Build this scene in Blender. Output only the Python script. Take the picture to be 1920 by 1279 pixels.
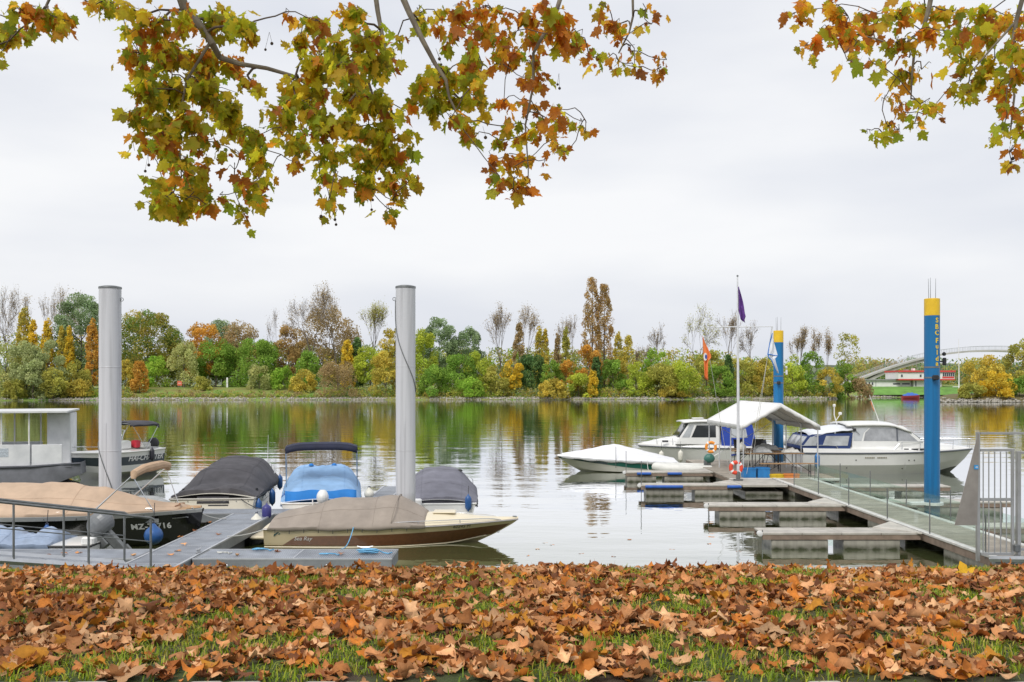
import bpy, math, random
import numpy as np
from mathutils import Vector, Matrix, noise
R = math.radians
random.seed(7)
rng = np.random.default_rng(7)
scene = bpy.context.scene
COL = scene.collection
for _o in list(bpy.data.objects):
    bpy.data.objects.remove(_o)

# ------------------------------------------------------------------ camera
# photograph 1920 px wide; eye 3.5 m above the river; camera level, lens shifted up
F, EZ, HY, CX = 1900.0, 3.5, 722.0, 960.0
cam = bpy.data.cameras.new('camera')
cam_o = bpy.data.objects.new('camera', cam)
COL.objects.link(cam_o)
cam_o.location = (0, 0, EZ)
cam_o.rotation_euler = (R(90), 0, 0)
cam.sensor_width = 36.0
cam.lens = 36.0 * F / 1920.0
cam.shift_y = (HY - 639.5) / 1920.0
cam.clip_start = 0.1
cam.clip_end = 12000
scene.camera = cam_o

# ------------------------------------------------------------------ sky (overcast)
SUN_EL, SUN_AZ = R(48), R(205)      # azimuth clockwise from +Y: behind the camera, a little left
world = bpy.data.worlds.new('World')
scene.world = world
world.use_nodes = True
wn, wl = world.node_tree.nodes, world.node_tree.links
wn.clear()
w_out = wn.new('ShaderNodeOutputWorld')
w_bg = wn.new('ShaderNodeBackground')
w_sky = wn.new('ShaderNodeTexSky')
w_sky.sky_type = 'NISHITA'
w_sky.sun_disc = False
w_sky.sun_elevation = SUN_EL
w_sky.sun_rotation = SUN_AZ
w_sky.dust_density = 3.0
w_tc = wn.new('ShaderNodeTexCoord')
w_map = wn.new('ShaderNodeMapping')
w_map.inputs['Scale'].default_value = (1.0, 1.0, 3.6)
w_map.inputs['Location'].default_value = (3.1, 1.7, 0.4)
w_n1 = wn.new('ShaderNodeTexNoise')
w_n1.inputs['Scale'].default_value = 1.6
w_n1.inputs['Detail'].default_value = 6.0
w_n1.inputs['Roughness'].default_value = 0.45
w_rp = wn.new('ShaderNodeValToRGB')
w_rp.color_ramp.elements[0].position = 0.33
w_rp.color_ramp.elements[0].color = (6.9, 7.25, 8.1, 1)
w_rp.color_ramp.elements[1].position = 0.6
w_rp.color_ramp.elements[1].color = (9.6, 9.65, 9.8, 1)
w_mix = wn.new('ShaderNodeMixRGB')
w_mix.inputs['Fac'].default_value = 0.94
wl.new(w_tc.outputs['Generated'], w_map.inputs['Vector'])
wl.new(w_map.outputs['Vector'], w_n1.inputs['Vector'])
wl.new(w_n1.outputs['Fac'], w_rp.inputs['Fac'])
wl.new(w_sky.outputs['Color'], w_mix.inputs['Color1'])
wl.new(w_rp.outputs['Color'], w_mix.inputs['Color2'])
wl.new(w_mix.outputs['Color'], w_bg.inputs['Color'])
w_bg.inputs['Strength'].default_value = 0.0685
wl.new(w_bg.outputs['Background'], w_out.inputs['Surface'])

# ------------------------------------------------------------------ sun through cloud
sun = bpy.data.lights.new('sun', 'SUN')
sun.energy = 1.5
sun.angle = R(25)
sun.color = (1.0, 0.96, 0.9)
sun_o = bpy.data.objects.new('sun', sun)
COL.objects.link(sun_o)
_d = Vector((math.sin(SUN_AZ) * math.cos(SUN_EL), math.cos(SUN_AZ) * math.cos(SUN_EL), math.sin(SUN_EL)))
sun_o.rotation_euler = _d.to_track_quat('Z', 'Y').to_euler()
sun_o.location = (0, -20, 40)

scene.view_settings.view_transform = 'Standard'
scene.view_settings.look = 'None'
scene.view_settings.exposure = 0.58
scene.view_settings.gamma = 1.0
scene.render.engine = 'CYCLES'
scene.cycles.max_bounces = 6
scene.cycles.diffuse_bounces = 2
scene.cycles.glossy_bounces = 3
scene.cycles.transparent_max_bounces = 12
scene.cycles.caustics_reflective = False
scene.cycles.caustics_refractive = False
scene.cycles.use_denoising = True

# ------------------------------------------------------------------ helpers
def P(px, py, Y):
    """photograph pixel at depth Y -> point in the place"""
    return Vector(((px - CX) * Y / F, Y, EZ - (py - HY) * Y / F))

def gx(px, Y):
    return (px - CX) * Y / F

def lerp(a, b, t):
    return a + (b - a) * t

def sstep(a, b, x):
    t = min(1, max(0, (x - a) / (b - a)))
    return t * t * (3 - 2 * t)

def curve(pts, x):
    """piecewise linear table, smoothed"""
    if x <= pts[0][0]:
        return pts[0][1]
    for (x0, y0), (x1, y1) in zip(pts, pts[1:]):
        if x <= x1:
            return lerp(y0, y1, (x - x0) / (x1 - x0))
    return pts[-1][1]

MATS = {}
def mat(name, col, rough=0.6, metal=0.0, var=0.12, scale=4.0, bump=0.0, bscale=60.0, col2=None, spec=0.5, rnd=0.0, coat=0.0):
    """plain painted / plastic / metal surface with a noise-driven wear of its colour"""
    if name in MATS:
        return MATS[name]
    m = bpy.data.materials.new(name)
    m.use_nodes = True
    n, l = m.node_tree.nodes, m.node_tree.links
    b = n['Principled BSDF']
    b.inputs['Roughness'].default_value = rough
    b.inputs['Metallic'].default_value = metal
    b.inputs['Specular IOR Level'].default_value = spec
    b.inputs['Coat Weight'].default_value = coat
    tc = n.new('ShaderNodeTexCoord')
    no = n.new('ShaderNodeTexNoise')
    no.inputs['Scale'].default_value = scale
    no.inputs['Detail'].default_value = 5
    no.inputs['Roughness'].default_value = 0.6
    l.new(tc.outputs['Object'], no.inputs['Vector'])
    rp = n.new('ShaderNodeValToRGB')
    c1 = [max(0, c * (1 - var)) for c in col]
    c2 = [min(1, c * (1 + var)) for c in col] if col2 is None else col2
    rp.color_ramp.elements[0].position = 0.3
    rp.color_ramp.elements[0].color = (*c1, 1)
    rp.color_ramp.elements[1].position = 0.7
    rp.color_ramp.elements[1].color = (*c2, 1)
    l.new(no.outputs['Fac'], rp.inputs['Fac'])
    src = rp.outputs['Color']
    if rnd:
        oi = n.new('ShaderNodeObjectInfo')
        mr = n.new('ShaderNodeMapRange')
        mr.inputs['To Min'].default_value = 1 - rnd
        mr.inputs['To Max'].default_value = 1 + rnd
        l.new(oi.outputs['Random'], mr.inputs['Value'])
        hs = n.new('ShaderNodeHueSaturation')
        l.new(mr.outputs['Result'], hs.inputs['Value'])
        l.new(src, hs.inputs['Color'])
        src = hs.outputs['Color']
    l.new(src, b.inputs['Base Color'])
    if bump:
        nb = n.new('ShaderNodeTexNoise')
        nb.inputs['Scale'].default_value = bscale
        nb.inputs['Detail'].default_value = 3
        l.new(tc.outputs['Object'], nb.inputs['Vector'])
        bp = n.new('ShaderNodeBump')
        bp.inputs['Strength'].default_value = 1.0
        bp.inputs['Distance'].default_value = bump
        l.new(nb.outputs['Fac'], bp.inputs['Height'])
        l.new(bp.outputs['Normal'], b.inputs['Normal'])
    MATS[name] = m
    return m

def leaf_mat(name, trans=0.45, rough=0.6, rnd=0.15, spec=0.3, veins=False):
    """leaf blades: colour from the 'col' attribute, part of the light passes through"""
    if name in MATS:
        return MATS[name]
    m = bpy.data.materials.new(name)
    m.use_nodes = True
    n, l = m.node_tree.nodes, m.node_tree.links
    b = n['Principled BSDF']
    b.inputs['Roughness'].default_value = rough
    b.inputs['Specular IOR Level'].default_value = spec
    at = n.new('ShaderNodeAttribute')
    at.attribute_name = 'col'
    src = at.outputs['Color']
    if rnd:
        oi = n.new('ShaderNodeObjectInfo')
        mr = n.new('ShaderNodeMapRange')
        mr.inputs['To Min'].default_value = 1 - rnd
        mr.inputs['To Max'].default_value = 1 + rnd
        l.new(oi.outputs['Random'], mr.inputs['Value'])
        hs = n.new('ShaderNodeHueSaturation')
        l.new(mr.outputs['Result'], hs.inputs['Value'])
        l.new(src, hs.inputs['Color'])
        src = hs.outputs['Color']
    if veins:
        tc = n.new('ShaderNodeTexCoord')
        no = n.new('ShaderNodeTexNoise')
        no.inputs['Scale'].default_value = 35
        no.inputs['Detail'].default_value = 4
        l.new(tc.outputs['Object'], no.inputs['Vector'])
        mr2 = n.new('ShaderNodeMapRange')
        mr2.inputs['To Min'].default_value = 0.6
        mr2.inputs['To Max'].default_value = 1.4
        l.new(no.outputs['Fac'], mr2.inputs['Value'])
        hs2 = n.new('ShaderNodeHueSaturation')
        l.new(mr2.outputs['Result'], hs2.inputs['Value'])
        l.new(src, hs2.inputs['Color'])
        src = hs2.outputs['Color']
    l.new(src, b.inputs['Base Color'])
    if trans:
        tr = n.new('ShaderNodeBsdfTranslucent')
        l.new(src, tr.inputs['Color'])
        mx = n.new('ShaderNodeMixShader')
        mx.inputs['Fac'].default_value = trans
        l.new(b.outputs['BSDF'], mx.inputs[1])
        l.new(tr.outputs['BSDF'], mx.inputs[2])
        l.new(mx.outputs['Shader'], n['Material Output'].inputs['Surface'])
    MATS[name] = m
    return m

def tag(o, label=None, cat=None, group=None, kind=None):
    if label: o['label'] = label
    if cat: o['category'] = cat
    if group: o['group'] = group
    if kind: o['kind'] = kind
    return o

def empty(name, loc=(0, 0, 0), rz=0.0, label=None, cat=None, group=None):
    o = bpy.data.objects.new(name, None)
    o.empty_display_size = 0.2
    COL.objects.link(o)
    o.location = loc
    o.rotation_euler = (0, 0, rz)
    return tag(o, label, cat, group)

def link(name, me, parent=None, loc=None):
    o = bpy.data.objects.new(name, me)
    COL.objects.link(o)
    if parent is not None:
        o.parent = parent
    if loc is not None:
        o.location = loc
    return o

def np_mesh(name, verts, faces, mats, cols=None, smooth=False):
    """verts (n,3) and faces (m,k) arrays -> mesh; cols (n,3) point colours"""
    verts = np.asarray(verts, dtype=np.float32)
    faces = np.asarray(faces, dtype=np.int32)
    me = bpy.data.meshes.new(name)
    k = faces.shape[1]
    me.vertices.add(len(verts))
    me.vertices.foreach_set('co', verts.ravel())
    me.loops.add(faces.size)
    me.loops.foreach_set('vertex_index', faces.ravel())
    me.polygons.add(len(faces))
    me.polygons.foreach_set('loop_start', np.arange(0, faces.size, k, dtype=np.int32))
    me.polygons.foreach_set('loop_total', np.full(len(faces), k, dtype=np.int32))
    if smooth:
        me.polygons.foreach_set('use_smooth', np.ones(len(faces), dtype=bool))
    me.update(calc_edges=True)
    if cols is not None:
        a = me.attributes.new('col', 'FLOAT_COLOR', 'POINT')
        c4 = np.ones((len(verts), 4), dtype=np.float32)
        c4[:, :3] = cols
        a.data.foreach_set('color', c4.ravel())
    for m in (mats if isinstance(mats, (list, tuple)) else [mats]):
        me.materials.append(m)
    return me

class MB:
    """collects shapes of ONE part"""
    def __init__(s):
        s.v, s.f, s.m = [], [], []
    def add(s, vs, fs, mi=0):
        o = len(s.v)
        s.v += [Vector(p) for p in vs]
        for f in fs:
            s.f.append([i + o for i in f])
            s.m.append(mi)
        return s
    def box(s, c, size, mi=0, rz=0.0, ry=0.0):
        hx, hy, hz = size[0] / 2, size[1] / 2, size[2] / 2
        M = Matrix.Rotation(rz, 3, 'Z') @ Matrix.Rotation(ry, 3, 'Y')
        vs = [Vector(c) + M @ Vector((x * hx, y * hy, z * hz)) for x in (-1, 1) for y in (-1, 1) for z in (-1, 1)]
        return s.add(vs, [(0, 1, 3, 2), (4, 6, 7, 5), (0, 4, 5, 1), (2, 3, 7, 6), (0, 2, 6, 4), (1, 5, 7, 3)], mi)
    def cbox(s, c, size, b=0.01, mi=0):
        """box with chamfered vertical and top edges"""
        hx, hy, hz = size[0] / 2, size[1] / 2, size[2] / 2
        def ring(z, i):
            x, y = hx - i, hy - i
            return [(-x + b, -y, z), (x - b, -y, z), (x, -y + b, z), (x, y - b, z), (x - b, y, z), (-x + b, y, z), (-x, y - b, z), (-x, -y + b, z)]
        rings = [ring(-hz, b), ring(-hz + b, 0), ring(hz - b, 0), ring(hz, b)]
        vs = [Vector(c) + Vector(p) for r in rings for p in r]
        fs = [tuple(reversed(range(8))), tuple(range(24, 32))]
        for k in range(3):
            for i in range(8):
                j = (i + 1) % 8
                fs.append((k * 8 + i, k * 8 + j, k * 8 + 8 + j, k * 8 + 8 + i))
        return s.add(vs, fs, mi)
    def tube(s, pts, rs, n=6, mi=0, caps=True):
        pts = [Vector(p) for p in pts]
        if not isinstance(rs, (list, tuple)):
            rs = [rs] * len(pts)
        vs, fs = [], []
        up = None
        for i, p in enumerate(pts):
            d = (pts[min(i + 1, len(pts) - 1)] - pts[max(i - 1, 0)])
            if d.length < 1e-9:
                d = Vector((0, 0, 1))
            d.normalize()
            if up is None:
                up = Vector((0, 0, 1)) if abs(d.z) < 0.9 else Vector((1, 0, 0))
            a = d.cross(up)
            if a.length < 1e-6:
                a = d.cross(Vector((1, 0, 0)))
            a.normalize()
            b = a.cross(d)
            up = b
            for k in range(n):
                t = 2 * math.pi * k / n
                vs.append(p + (a * math.cos(t) + b * math.sin(t)) * rs[i])
        for i in range(len(pts) - 1):
            for k in range(n):
                j = (k + 1) % n
                fs.append((i * n + k, i * n + j, (i + 1) * n + j, (i + 1) * n + k))
        if caps:
            fs.append(tuple(reversed(range(n))))
            fs.append(tuple(range((len(pts) - 1) * n, len(pts) * n)))
        return s.add(vs, fs, mi)
    def bar(s, a, b, r, n=6, mi=0):
        return s.tube([a, b], r, n, mi)
    def lathe(s, prof, n=24, mi=0, c=(0, 0, 0), M=None):
        vs, fs = [], []
        for r, z in prof:
            for k in range(n):
                t = 2 * math.pi * k / n
                q = Vector((r * math.cos(t), r * math.sin(t), z))
                if M is not None:
                    q = M @ q
                vs.append(Vector(c) + q)
        for i in range(len(prof) - 1):
            for k in range(n):
                j = (k + 1) % n
                fs.append((i * n + k, i * n + j, (i + 1) * n + j, (i + 1) * n + k))
        fs.append(tuple(reversed(range(n))))
        fs.append(tuple(range((len(prof) - 1) * n, len(prof) * n)))
        return s.add(vs, fs, mi)
    def grid(s, rows, mi=0, flip=False, close=False):
        nr, nc = len(rows), len(rows[0])
        vs = [p for r in rows for p in r]
        fs = []
        for i in range(nr - 1):
            for k in range(nc if close else nc - 1):
                j = (k + 1) % nc
                f = (i * nc + k, i * nc + j, (i + 1) * nc + j, (i + 1) * nc + k)
                fs.append(tuple(reversed(f)) if flip else f)
        return s.add(vs, fs, mi)
    def prism(s, poly, d, mi=0):
        """closed polygon of points, extruded by vector d"""
        n = len(poly)
        d = Vector(d)
        vs = [Vector(p) for p in poly] + [Vector(p) + d for p in poly]
        fs = [tuple(reversed(range(n))), tuple(range(n, 2 * n))]
        for i in range(n):
            j = (i + 1) % n
            fs.append((i, j, n + j, n + i))
        return s.add(vs, fs, mi)
    def mesh(s, name, mats, off=None, smooth=True, ang=35):
        me = bpy.data.meshes.new(name)
        vs = [p - off for p in s.v] if off is not None else s.v
        me.from_pydata([tuple(p) for p in vs], [], s.f)
        for m in (mats if isinstance(mats, (list, tuple)) else [mats]):
            me.materials.append(m)
        me.polygons.foreach_set('material_index', s.m)
        me.update()
        if smooth:
            me.polygons.foreach_set('use_smooth', [True] * len(s.f))
            me.set_sharp_from_angle(angle=R(ang))
        return me
    def build(s, name, mats, parent=None, world=False, smooth=True, ang=35, thick=0.0, bevel=0.0):
        """world=True: points are in place coordinates, the parent only carries a location"""
        off = None
        if world and parent is not None:
            p, off = parent, Vector((0, 0, 0))
            while p is not None:
                off = off + Vector(p.location)
                p = p.parent
        o = link(name, s.mesh(name, mats, off, smooth, ang), parent)
        if thick:
            md = o.modifiers.new('thickness', 'SOLIDIFY')
            md.thickness = thick
            md.offset = 0
        if bevel:
            md = o.modifiers.new('bevel', 'BEVEL')
            md.width = bevel
            md.segments = 2
            md.limit_method = 'ANGLE'
        return o

def top_mesh(mb, name, mats, label, cat, group=None, **kw):
    """a thing that is a single mesh: origin at the centre of its base"""
    xs = [p.x for p in mb.v]; ys = [p.y for p in mb.v]; zs = [p.z for p in mb.v]
    off = Vector(((min(xs) + max(xs)) / 2, (min(ys) + max(ys)) / 2, min(zs)))
    me = mb.mesh(name, mats, off, kw.get('smooth', True), kw.get('ang', 35))
    o = link(name, me, None, off)
    return tag(o, label, cat, group)

_text_cache = {}
def text_pts(body, size, shear=0.0, spacing=1.0, bold=0.0):
    """flat lettering as (verts2d, faces)"""
    cu = bpy.data.curves.new('lettering', 'FONT')
    cu.body = body
    cu.size = size
    cu.shear = shear
    cu.space_character = spacing
    cu.offset = bold
    cu.resolution_u = 3
    ob = bpy.data.objects.new('lettering', cu)
    COL.objects.link(ob)
    dg = bpy.context.evaluated_depsgraph_get()
    me = bpy.data.meshes.new_from_object(ob.evaluated_get(dg))
    vs = [(v.co.x, v.co.y) for v in me.vertices]
    fs = [tuple(p.vertices) for p in me.polygons]
    bpy.data.objects.remove(ob)
    bpy.data.curves.remove(cu)
    bpy.data.meshes.remove(me)
    return vs, fs
# ================================================================== SETTING
# ------------------------------------------------------------------ river
def make_water():
    m = bpy.data.materials.new('river_water')
    m.use_nodes = True
    n, l = m.node_tree.nodes, m.node_tree.links
    n.remove(n['Principled BSDF'])
    body = n.new('ShaderNodeBsdfDiffuse')
    body.inputs['Color'].default_value = (0.11, 0.13, 0.05, 1)      # silty green river
    mirror = n.new('ShaderNodeBsdfGlossy')
    mirror.inputs['Roughness'].default_value = 0.02
    mirror.inputs['Color'].default_value = (0.97, 0.98, 1.0, 1)
    fres = n.new('ShaderNodeFresnel')
    fres.inputs['IOR'].default_value = 1.33
    fr = n.new('ShaderNodeMapRange')
    fr.inputs['From Max'].default_value = 0.48
    fr.inputs['To Min'].default_value = 0.06
    fr.inputs['To Max'].default_value = 0.97
    l.new(fres.outputs['Fac'], fr.inputs['Value'])
    mix = n.new('ShaderNodeMixShader')
    l.new(fr.outputs['Result'], mix.inputs['Fac'])
    l.new(body.outputs['BSDF'], mix.inputs[1])
    l.new(mirror.outputs['BSDF'], mix.inputs[2])
    l.new(mix.outputs['Shader'], n['Material Output'].inputs['Surface'])
    geo = n.new('ShaderNodeNewGeometry')
    def nz(sx, sy, scale, detail, rough):
        mp = n.new('ShaderNodeMapping')
        mp.inputs['Scale'].default_value = (sx, sy, 1)
        l.new(geo.outputs['Position'], mp.inputs['Vector'])
        t = n.new('ShaderNodeTexNoise')
        t.inputs['Scale'].default_value = scale
        t.inputs['Detail'].default_value = detail
        t.inputs['Roughness'].default_value = rough
        l.new(mp.outputs['Vector'], t.inputs['Vector'])
        return t.outputs['Fac']
    def math_(op, a, b2):
        t = n.new('ShaderNodeMath'); t.operation = op
        for i, v in enumerate((a, b2)):
            if isinstance(v, (int, float)): t.inputs[i].default_value = v
            else: l.new(v, t.inputs[i])
        return t.outputs[0]
    fine = nz(0.7, 1.0, 2.6, 2.0, 0.5)
    swell = nz(0.35, 1.0, 0.55, 1.5, 0.5)
    patch = nz(0.4, 1.0, 0.045, 2.0, 0.5)
    mr = n.new('ShaderNodeMapRange')
    mr.inputs['From Min'].default_value = 0.35
    mr.inputs['From Max'].default_value = 0.65
    mr.inputs['To Min'].default_value = 0.25
    mr.inputs['To Max'].default_value = 1.0
    l.new(patch, mr.inputs['Value'])
    h = math_('ADD', math_('MULTIPLY', math_('MULTIPLY', fine, mr.outputs['Result']), 0.0065), math_('MULTIPLY', swell, 0.020))
    bp = n.new('ShaderNodeBump')
    bp.inputs['Strength'].default_value = 1.0
    bp.inputs['Distance'].default_value = 1.0
    l.new(h, bp.inputs['Height'])
    l.new(bp.outputs['Normal'], mirror.inputs['Normal'])
    l.new(bp.outputs['Normal'], fres.inputs['Normal'])
    mb = MB()
    mb.add([(-3000, -60, 0), (3000, -60, 0), (3000, 5000, 0), (-3000, 5000, 0)], [(0, 1, 2, 3)])
    o = mb.build('river_water', m, smooth=False)
    tag(o, 'calm green-grey river reflecting the trees and the white sky', kind='structure')
make_water()

# ------------------------------------------------------------------ near bank
def bank_z(x, y):
    """height of the grassy near bank"""
    z = curve([(-30, 1.95), (5.5, 1.9), (8.5, 1.74), (10.9, 1.50), (11.6, 1.34), (16.0, -0.6), (18, -1.2)], y)
    if y < 11.6:
        z += 0.035 * noise.noise(Vector((x * 0.7, y * 0.7, 3))) * sstep(5, 6.5, y)
        z += 0.012 * x / 6 * sstep(8, 11, y)
    return z

def make_bank():
    m = bpy.data.materials.new('bank_soil')
    m.use_nodes = True
    n, l = m.node_tree.nodes, m.node_tree.links
    b = n['Principled BSDF']
    b.inputs['Roughness'].default_value = 0.95
    geo = n.new('ShaderNodeNewGeometry')
    t = n.new('ShaderNodeTexNoise'); t.inputs['Scale'].default_value = 1.3; t.inputs['Detail'].default_value = 6
    l.new(geo.outputs['Position'], t.inputs['Vector'])
    t2 = n.new('ShaderNodeTexNoise'); t2.inputs['Scale'].default_value = 40; t2.inputs['Detail'].default_value = 4
    l.new(geo.outputs['Position'], t2.inputs['Vector'])
    r = n.new('ShaderNodeValToRGB')
    e = r.color_ramp.elements
    e[0].position = 0.38; e[0].color = (0.085, 0.055, 0.03, 1)
    e[1].position = 0.56; e[1].color = (0.07, 0.1, 0.022, 1)
    l.new(t.outputs['Fac'], r.inputs['Fac'])
    mx = n.new('ShaderNodeMixRGB'); mx.blend_type = 'MULTIPLY'; mx.inputs['Fac'].default_value = 0.6
    l.new(r.outputs['Color'], mx.inputs['Color1']); l.new(t2.outputs['Fac'], mx.inputs['Color2'])
    l.new(mx.outputs['Color'], b.inputs['Base Color'])
    bp = n.new('ShaderNodeBump'); bp.inputs['Distance'].default_value = 0.02
    l.new(t2.outputs['Fac'], bp.inputs['Height']); l.new(bp.outputs['Normal'], b.inputs['Normal'])
    ys = [5.36 + 0.2 * i for i in range(32)] + [11.9, 12.6, 13.4, 14.4, 15.2, 16, 18]
    xs = [-60, -40, -25, -16] + [-10 + 0.4 * i for i in range(51)] + [16, 25, 40, 60]
    mb = MB()
    mb.grid([[(x, y, bank_z(x, y)) for x in xs] for y in ys])
    o = mb.build('bank_ground', m)
    tag(o, 'grassy riverbank strewn with leaves', kind='structure')
    # paved promenade the photographer stands on, edged by a row of pale setts
    mb = MB()
    mb.grid([[(x, y, 1.9 + 0.0 * x) for x in (-60, 60)] for y in (-30, 5.27)])
    p = mb.build('promenade_path', mat('promenade_gravel', (0.33, 0.3, 0.25), 0.9, var=0.25, scale=9, bump=0.006, bscale=90), smooth=False)
    tag(p, 'pale gravel promenade along the grass', kind='structure')
    me = None
    pav = mat('pale_sett', (0.42, 0.39, 0.34), 0.85, var=0.2, scale=14, bump=0.004, bscale=70, rnd=0.18)
    for i in range(46):
        x = -4.7 + i * 0.205 + random.uniform(-0.006, 0.006)
        if me is None:
            k = MB(); k.cbox((0, 0, 0), (0.19, 0.13, 0.1), 0.012)
            me = k.mesh('paving_stone', pav)
        s = link('paving_stone', me, p, (x, 5.335 + random.uniform(-.012, .012), 1.868 + random.uniform(-.006, .006)))
        s.rotation_euler = (random.uniform(-.04, .04), random.uniform(-.04, .04), random.uniform(-.05, .05))
make_bank()

# ------------------------------------------------------------------ far bank
def shore_y(x):
    px = CX + x * F / 240
    return curve([(-400, 214), (0, 224), (260, 233), (560, 236), (900, 240), (1250, 243), (1600, 252), (1660, 286), (1900, 290), (3000, 300)], px)

def far_z(x, y):
    d = y - shore_y(x)
    px = CX + x * F / 240
    hi = curve([(0, 2.2), (260, 2.9), (600, 2.9), (700, 2.0), (1600, 2.0), (1660, 3.2), (2000, 3.2)], px)
    z = curve([(-6, -1.2), (0, 0.05), (1.5, 0.45), (4, 0.8), (15, hi), (60, hi + 0.4), (4000, hi + 3)], d)
    return z + 0.12 * noise.noise(Vector((x * .2, y * .2, 0))) * sstep(1, 6, d)

def make_far_bank():
    m = bpy.data.materials.new('far_meadow')
    m.use_nodes = True
    n, l = m.node_tree.nodes, m.node_tree.links
    b = n['Principled BSDF']
    b.inputs['Roughness'].default_value = 0.95
    geo = n.new('ShaderNodeNewGeometry')
    t = n.new('ShaderNodeTexNoise'); t.inputs['Scale'].default_value = 0.16; t.inputs['Detail'].default_value = 7; t.inputs['Roughness'].default_value = 0.65
    l.new(geo.outputs['Position'], t.inputs['Vector'])
    r = n.new('ShaderNodeValToRGB')
    e = r.color_ramp.elements
    e[0].position = 0.33; e[0].color = (0.2, 0.17, 0.06, 1)
    e[1].position = 0.62; e[1].color = (0.13, 0.26, 0.04, 1)
    x = e.new(0.48); x.color = (0.23, 0.25, 0.06, 1)
    l.new(t.outputs['Fac'], r.inputs['Fac'])
    l.new(r.outputs['Color'], b.inputs['Base Color'])
    offs = [-6, -2, 0, 1.5, 4, 8, 15, 25, 40, 60, 120, 300, 900, 2500, 5000]
    xs = list(range(-700, -170, 60)) + list(range(-170, 190, 4)) + list(range(190, 900, 60))
    rows = []
    for d in offs:
        rows.append([(x, shore_y(x) + d, far_z(x, shore_y(x) + d)) for x in xs])
    mb = MB(); mb.grid(rows)
    o = mb.build('far_bank_ground', m)
    tag(o, 'far riverbank meadow under the trees', kind='structure')
    # strip of pale rubble along the waterline: thousands of stones a few pixels wide
    V, Fc = [], []
    octa = np.array([(1, 0, 0), (0, 1, 0), (-1, 0, 0), (0, -1, 0), (0, 0, 1), (0, 0, -1)], float)
    of = np.array([(0, 1, 4), (1, 2, 4), (2, 3, 4), (3, 0, 4), (1, 0, 5), (2, 1, 5), (3, 2, 5), (0, 3, 5)])
    cols = []
    for i in range(5200):
        x = rng.uniform(-150, 170)
        d = abs(rng.normal(0, 1.1)) + rng.uniform(-0.4, 0.4)
        if noise.noise(Vector((x * 0.06, 0, 5))) < -0.28 and rng.random() < 0.8:
            continue
        y = shore_y(x) + d
        s = rng.uniform(0.1, 0.3)
        q = octa * np.array([s * rng.uniform(.8, 1.6), s, s * rng.uniform(.5, .9)]) + rng.normal(0, s * .12, (6, 3))
        V.append(q + np.array([x, y, far_z(x, y) + s * .2]))
        Fc.append(of + 6 * len(Fc))
        c = rng.uniform(.28, .5)
        cols.append(np.tile(np.array([c, c * .93, c * .8]), (6, 1)))
    me = np_mesh('shore_rubble', np.concatenate(V), np.concatenate(Fc), leaf_mat('rubble_stone', 0, 0.9, 0), np.concatenate(cols))
    tag(link('shore_rubble', me), 'pale rubble stones along the far waterline', 'stones', kind='stuff')
make_far_bank()

def make_hills():
    m = mat('hill_woods', (0.1, 0.13, 0.1), 1.0, var=0.4, scale=0.012, col2=(0.16, 0.19, 0.11))
    mb = MB()
    for (Y, base, amp, sd) in ((1900, 36, 9, 1), (2900, 64, 14, 9)):
        rows = []
        for k in range(9):
            t = k / 8
            row = []
            for i in range(161):
                x = lerp(-2400, 2600, i / 160)
                h = base + amp * noise.noise(Vector((x * 0.0011 + sd, sd, 0))) + 5 * noise.noise(Vector((x * 0.02, sd, 1))) + 2.5 * noise.noise(Vector((x * 0.07, sd, 2)))
                row.append((x, Y + 500 * t, 2 + h * math.sin(t * math.pi / 2) ** 0.7))
            rows.append(row)
        mb.grid(rows)
    tag(mb.build('hills', m), 'low wooded hills on the horizon', kind='structure')
make_hills()

def make_island():
    """tip of land with rubble edge at the mouth of the side harbour"""
    m = mat('spit_grass', (0.15, 0.16, 0.05), 0.95, var=0.4, scale=0.5, col2=(0.2, 0.15, 0.07))
    rows = []
    for k in range(9):
        t = k / 8
        row = []
        for i in range(41):
            x = lerp(86, 190, i / 40)
            w = sstep(84, 98, x)
            y0, y1 = 206 - 2 * w, 208 + 26 * w
            y = lerp(y0, y1, t)
            z = -0.5 + (1.9 * w + 0.3) * math.sin(math.pi * min(1, t * 1.0)) ** 0.5
            row.append((x, y, z + .1 * noise.noise(Vector((x * .4, y * .4, 0)))))
        rows.append(row)
    mb = MB(); mb.grid(rows)
    tag(mb.build('spit_ground', m), 'low spit of land at the harbour mouth', kind='structure')
    octa = np.array([(1, 0, 0), (0, 1, 0), (-1, 0, 0), (0, -1, 0), (0, 0, 1), (0, 0, -1)], float)
    of = np.array([(0, 1, 4), (1, 2, 4), (2, 3, 4), (3, 0, 4), (1, 0, 5), (2, 1, 5), (3, 2, 5), (0, 3, 5)])
    V, Fc, cols = [], [], []
    for i in range(900):
        x = rng.uniform(84, 150); s = rng.uniform(.12, .34)
        q = octa * np.array([s * 1.4, s, s * .7]) + rng.normal(0, s * .12, (6, 3))
        y = 205.2 + abs(rng.normal(0, .9))
        V.append(q + np.array([x, y, 0.05 + (y - 205.2) * .35])); Fc.append(of + 6 * len(Fc))
        c = rng.uniform(.26, .46); cols.append(np.tile(np.array([c, c * .94, c * .82]), (6, 1)))
    me = np_mesh('spit_rubble', np.concatenate(V), np.concatenate(Fc), leaf_mat('rubble_stone', 0, 0.9, 0), np.concatenate(cols))
    tag(link('spit_rubble', me), 'pale rubble stones edging the low spit of land', 'stones', kind='stuff')
make_island()

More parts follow.
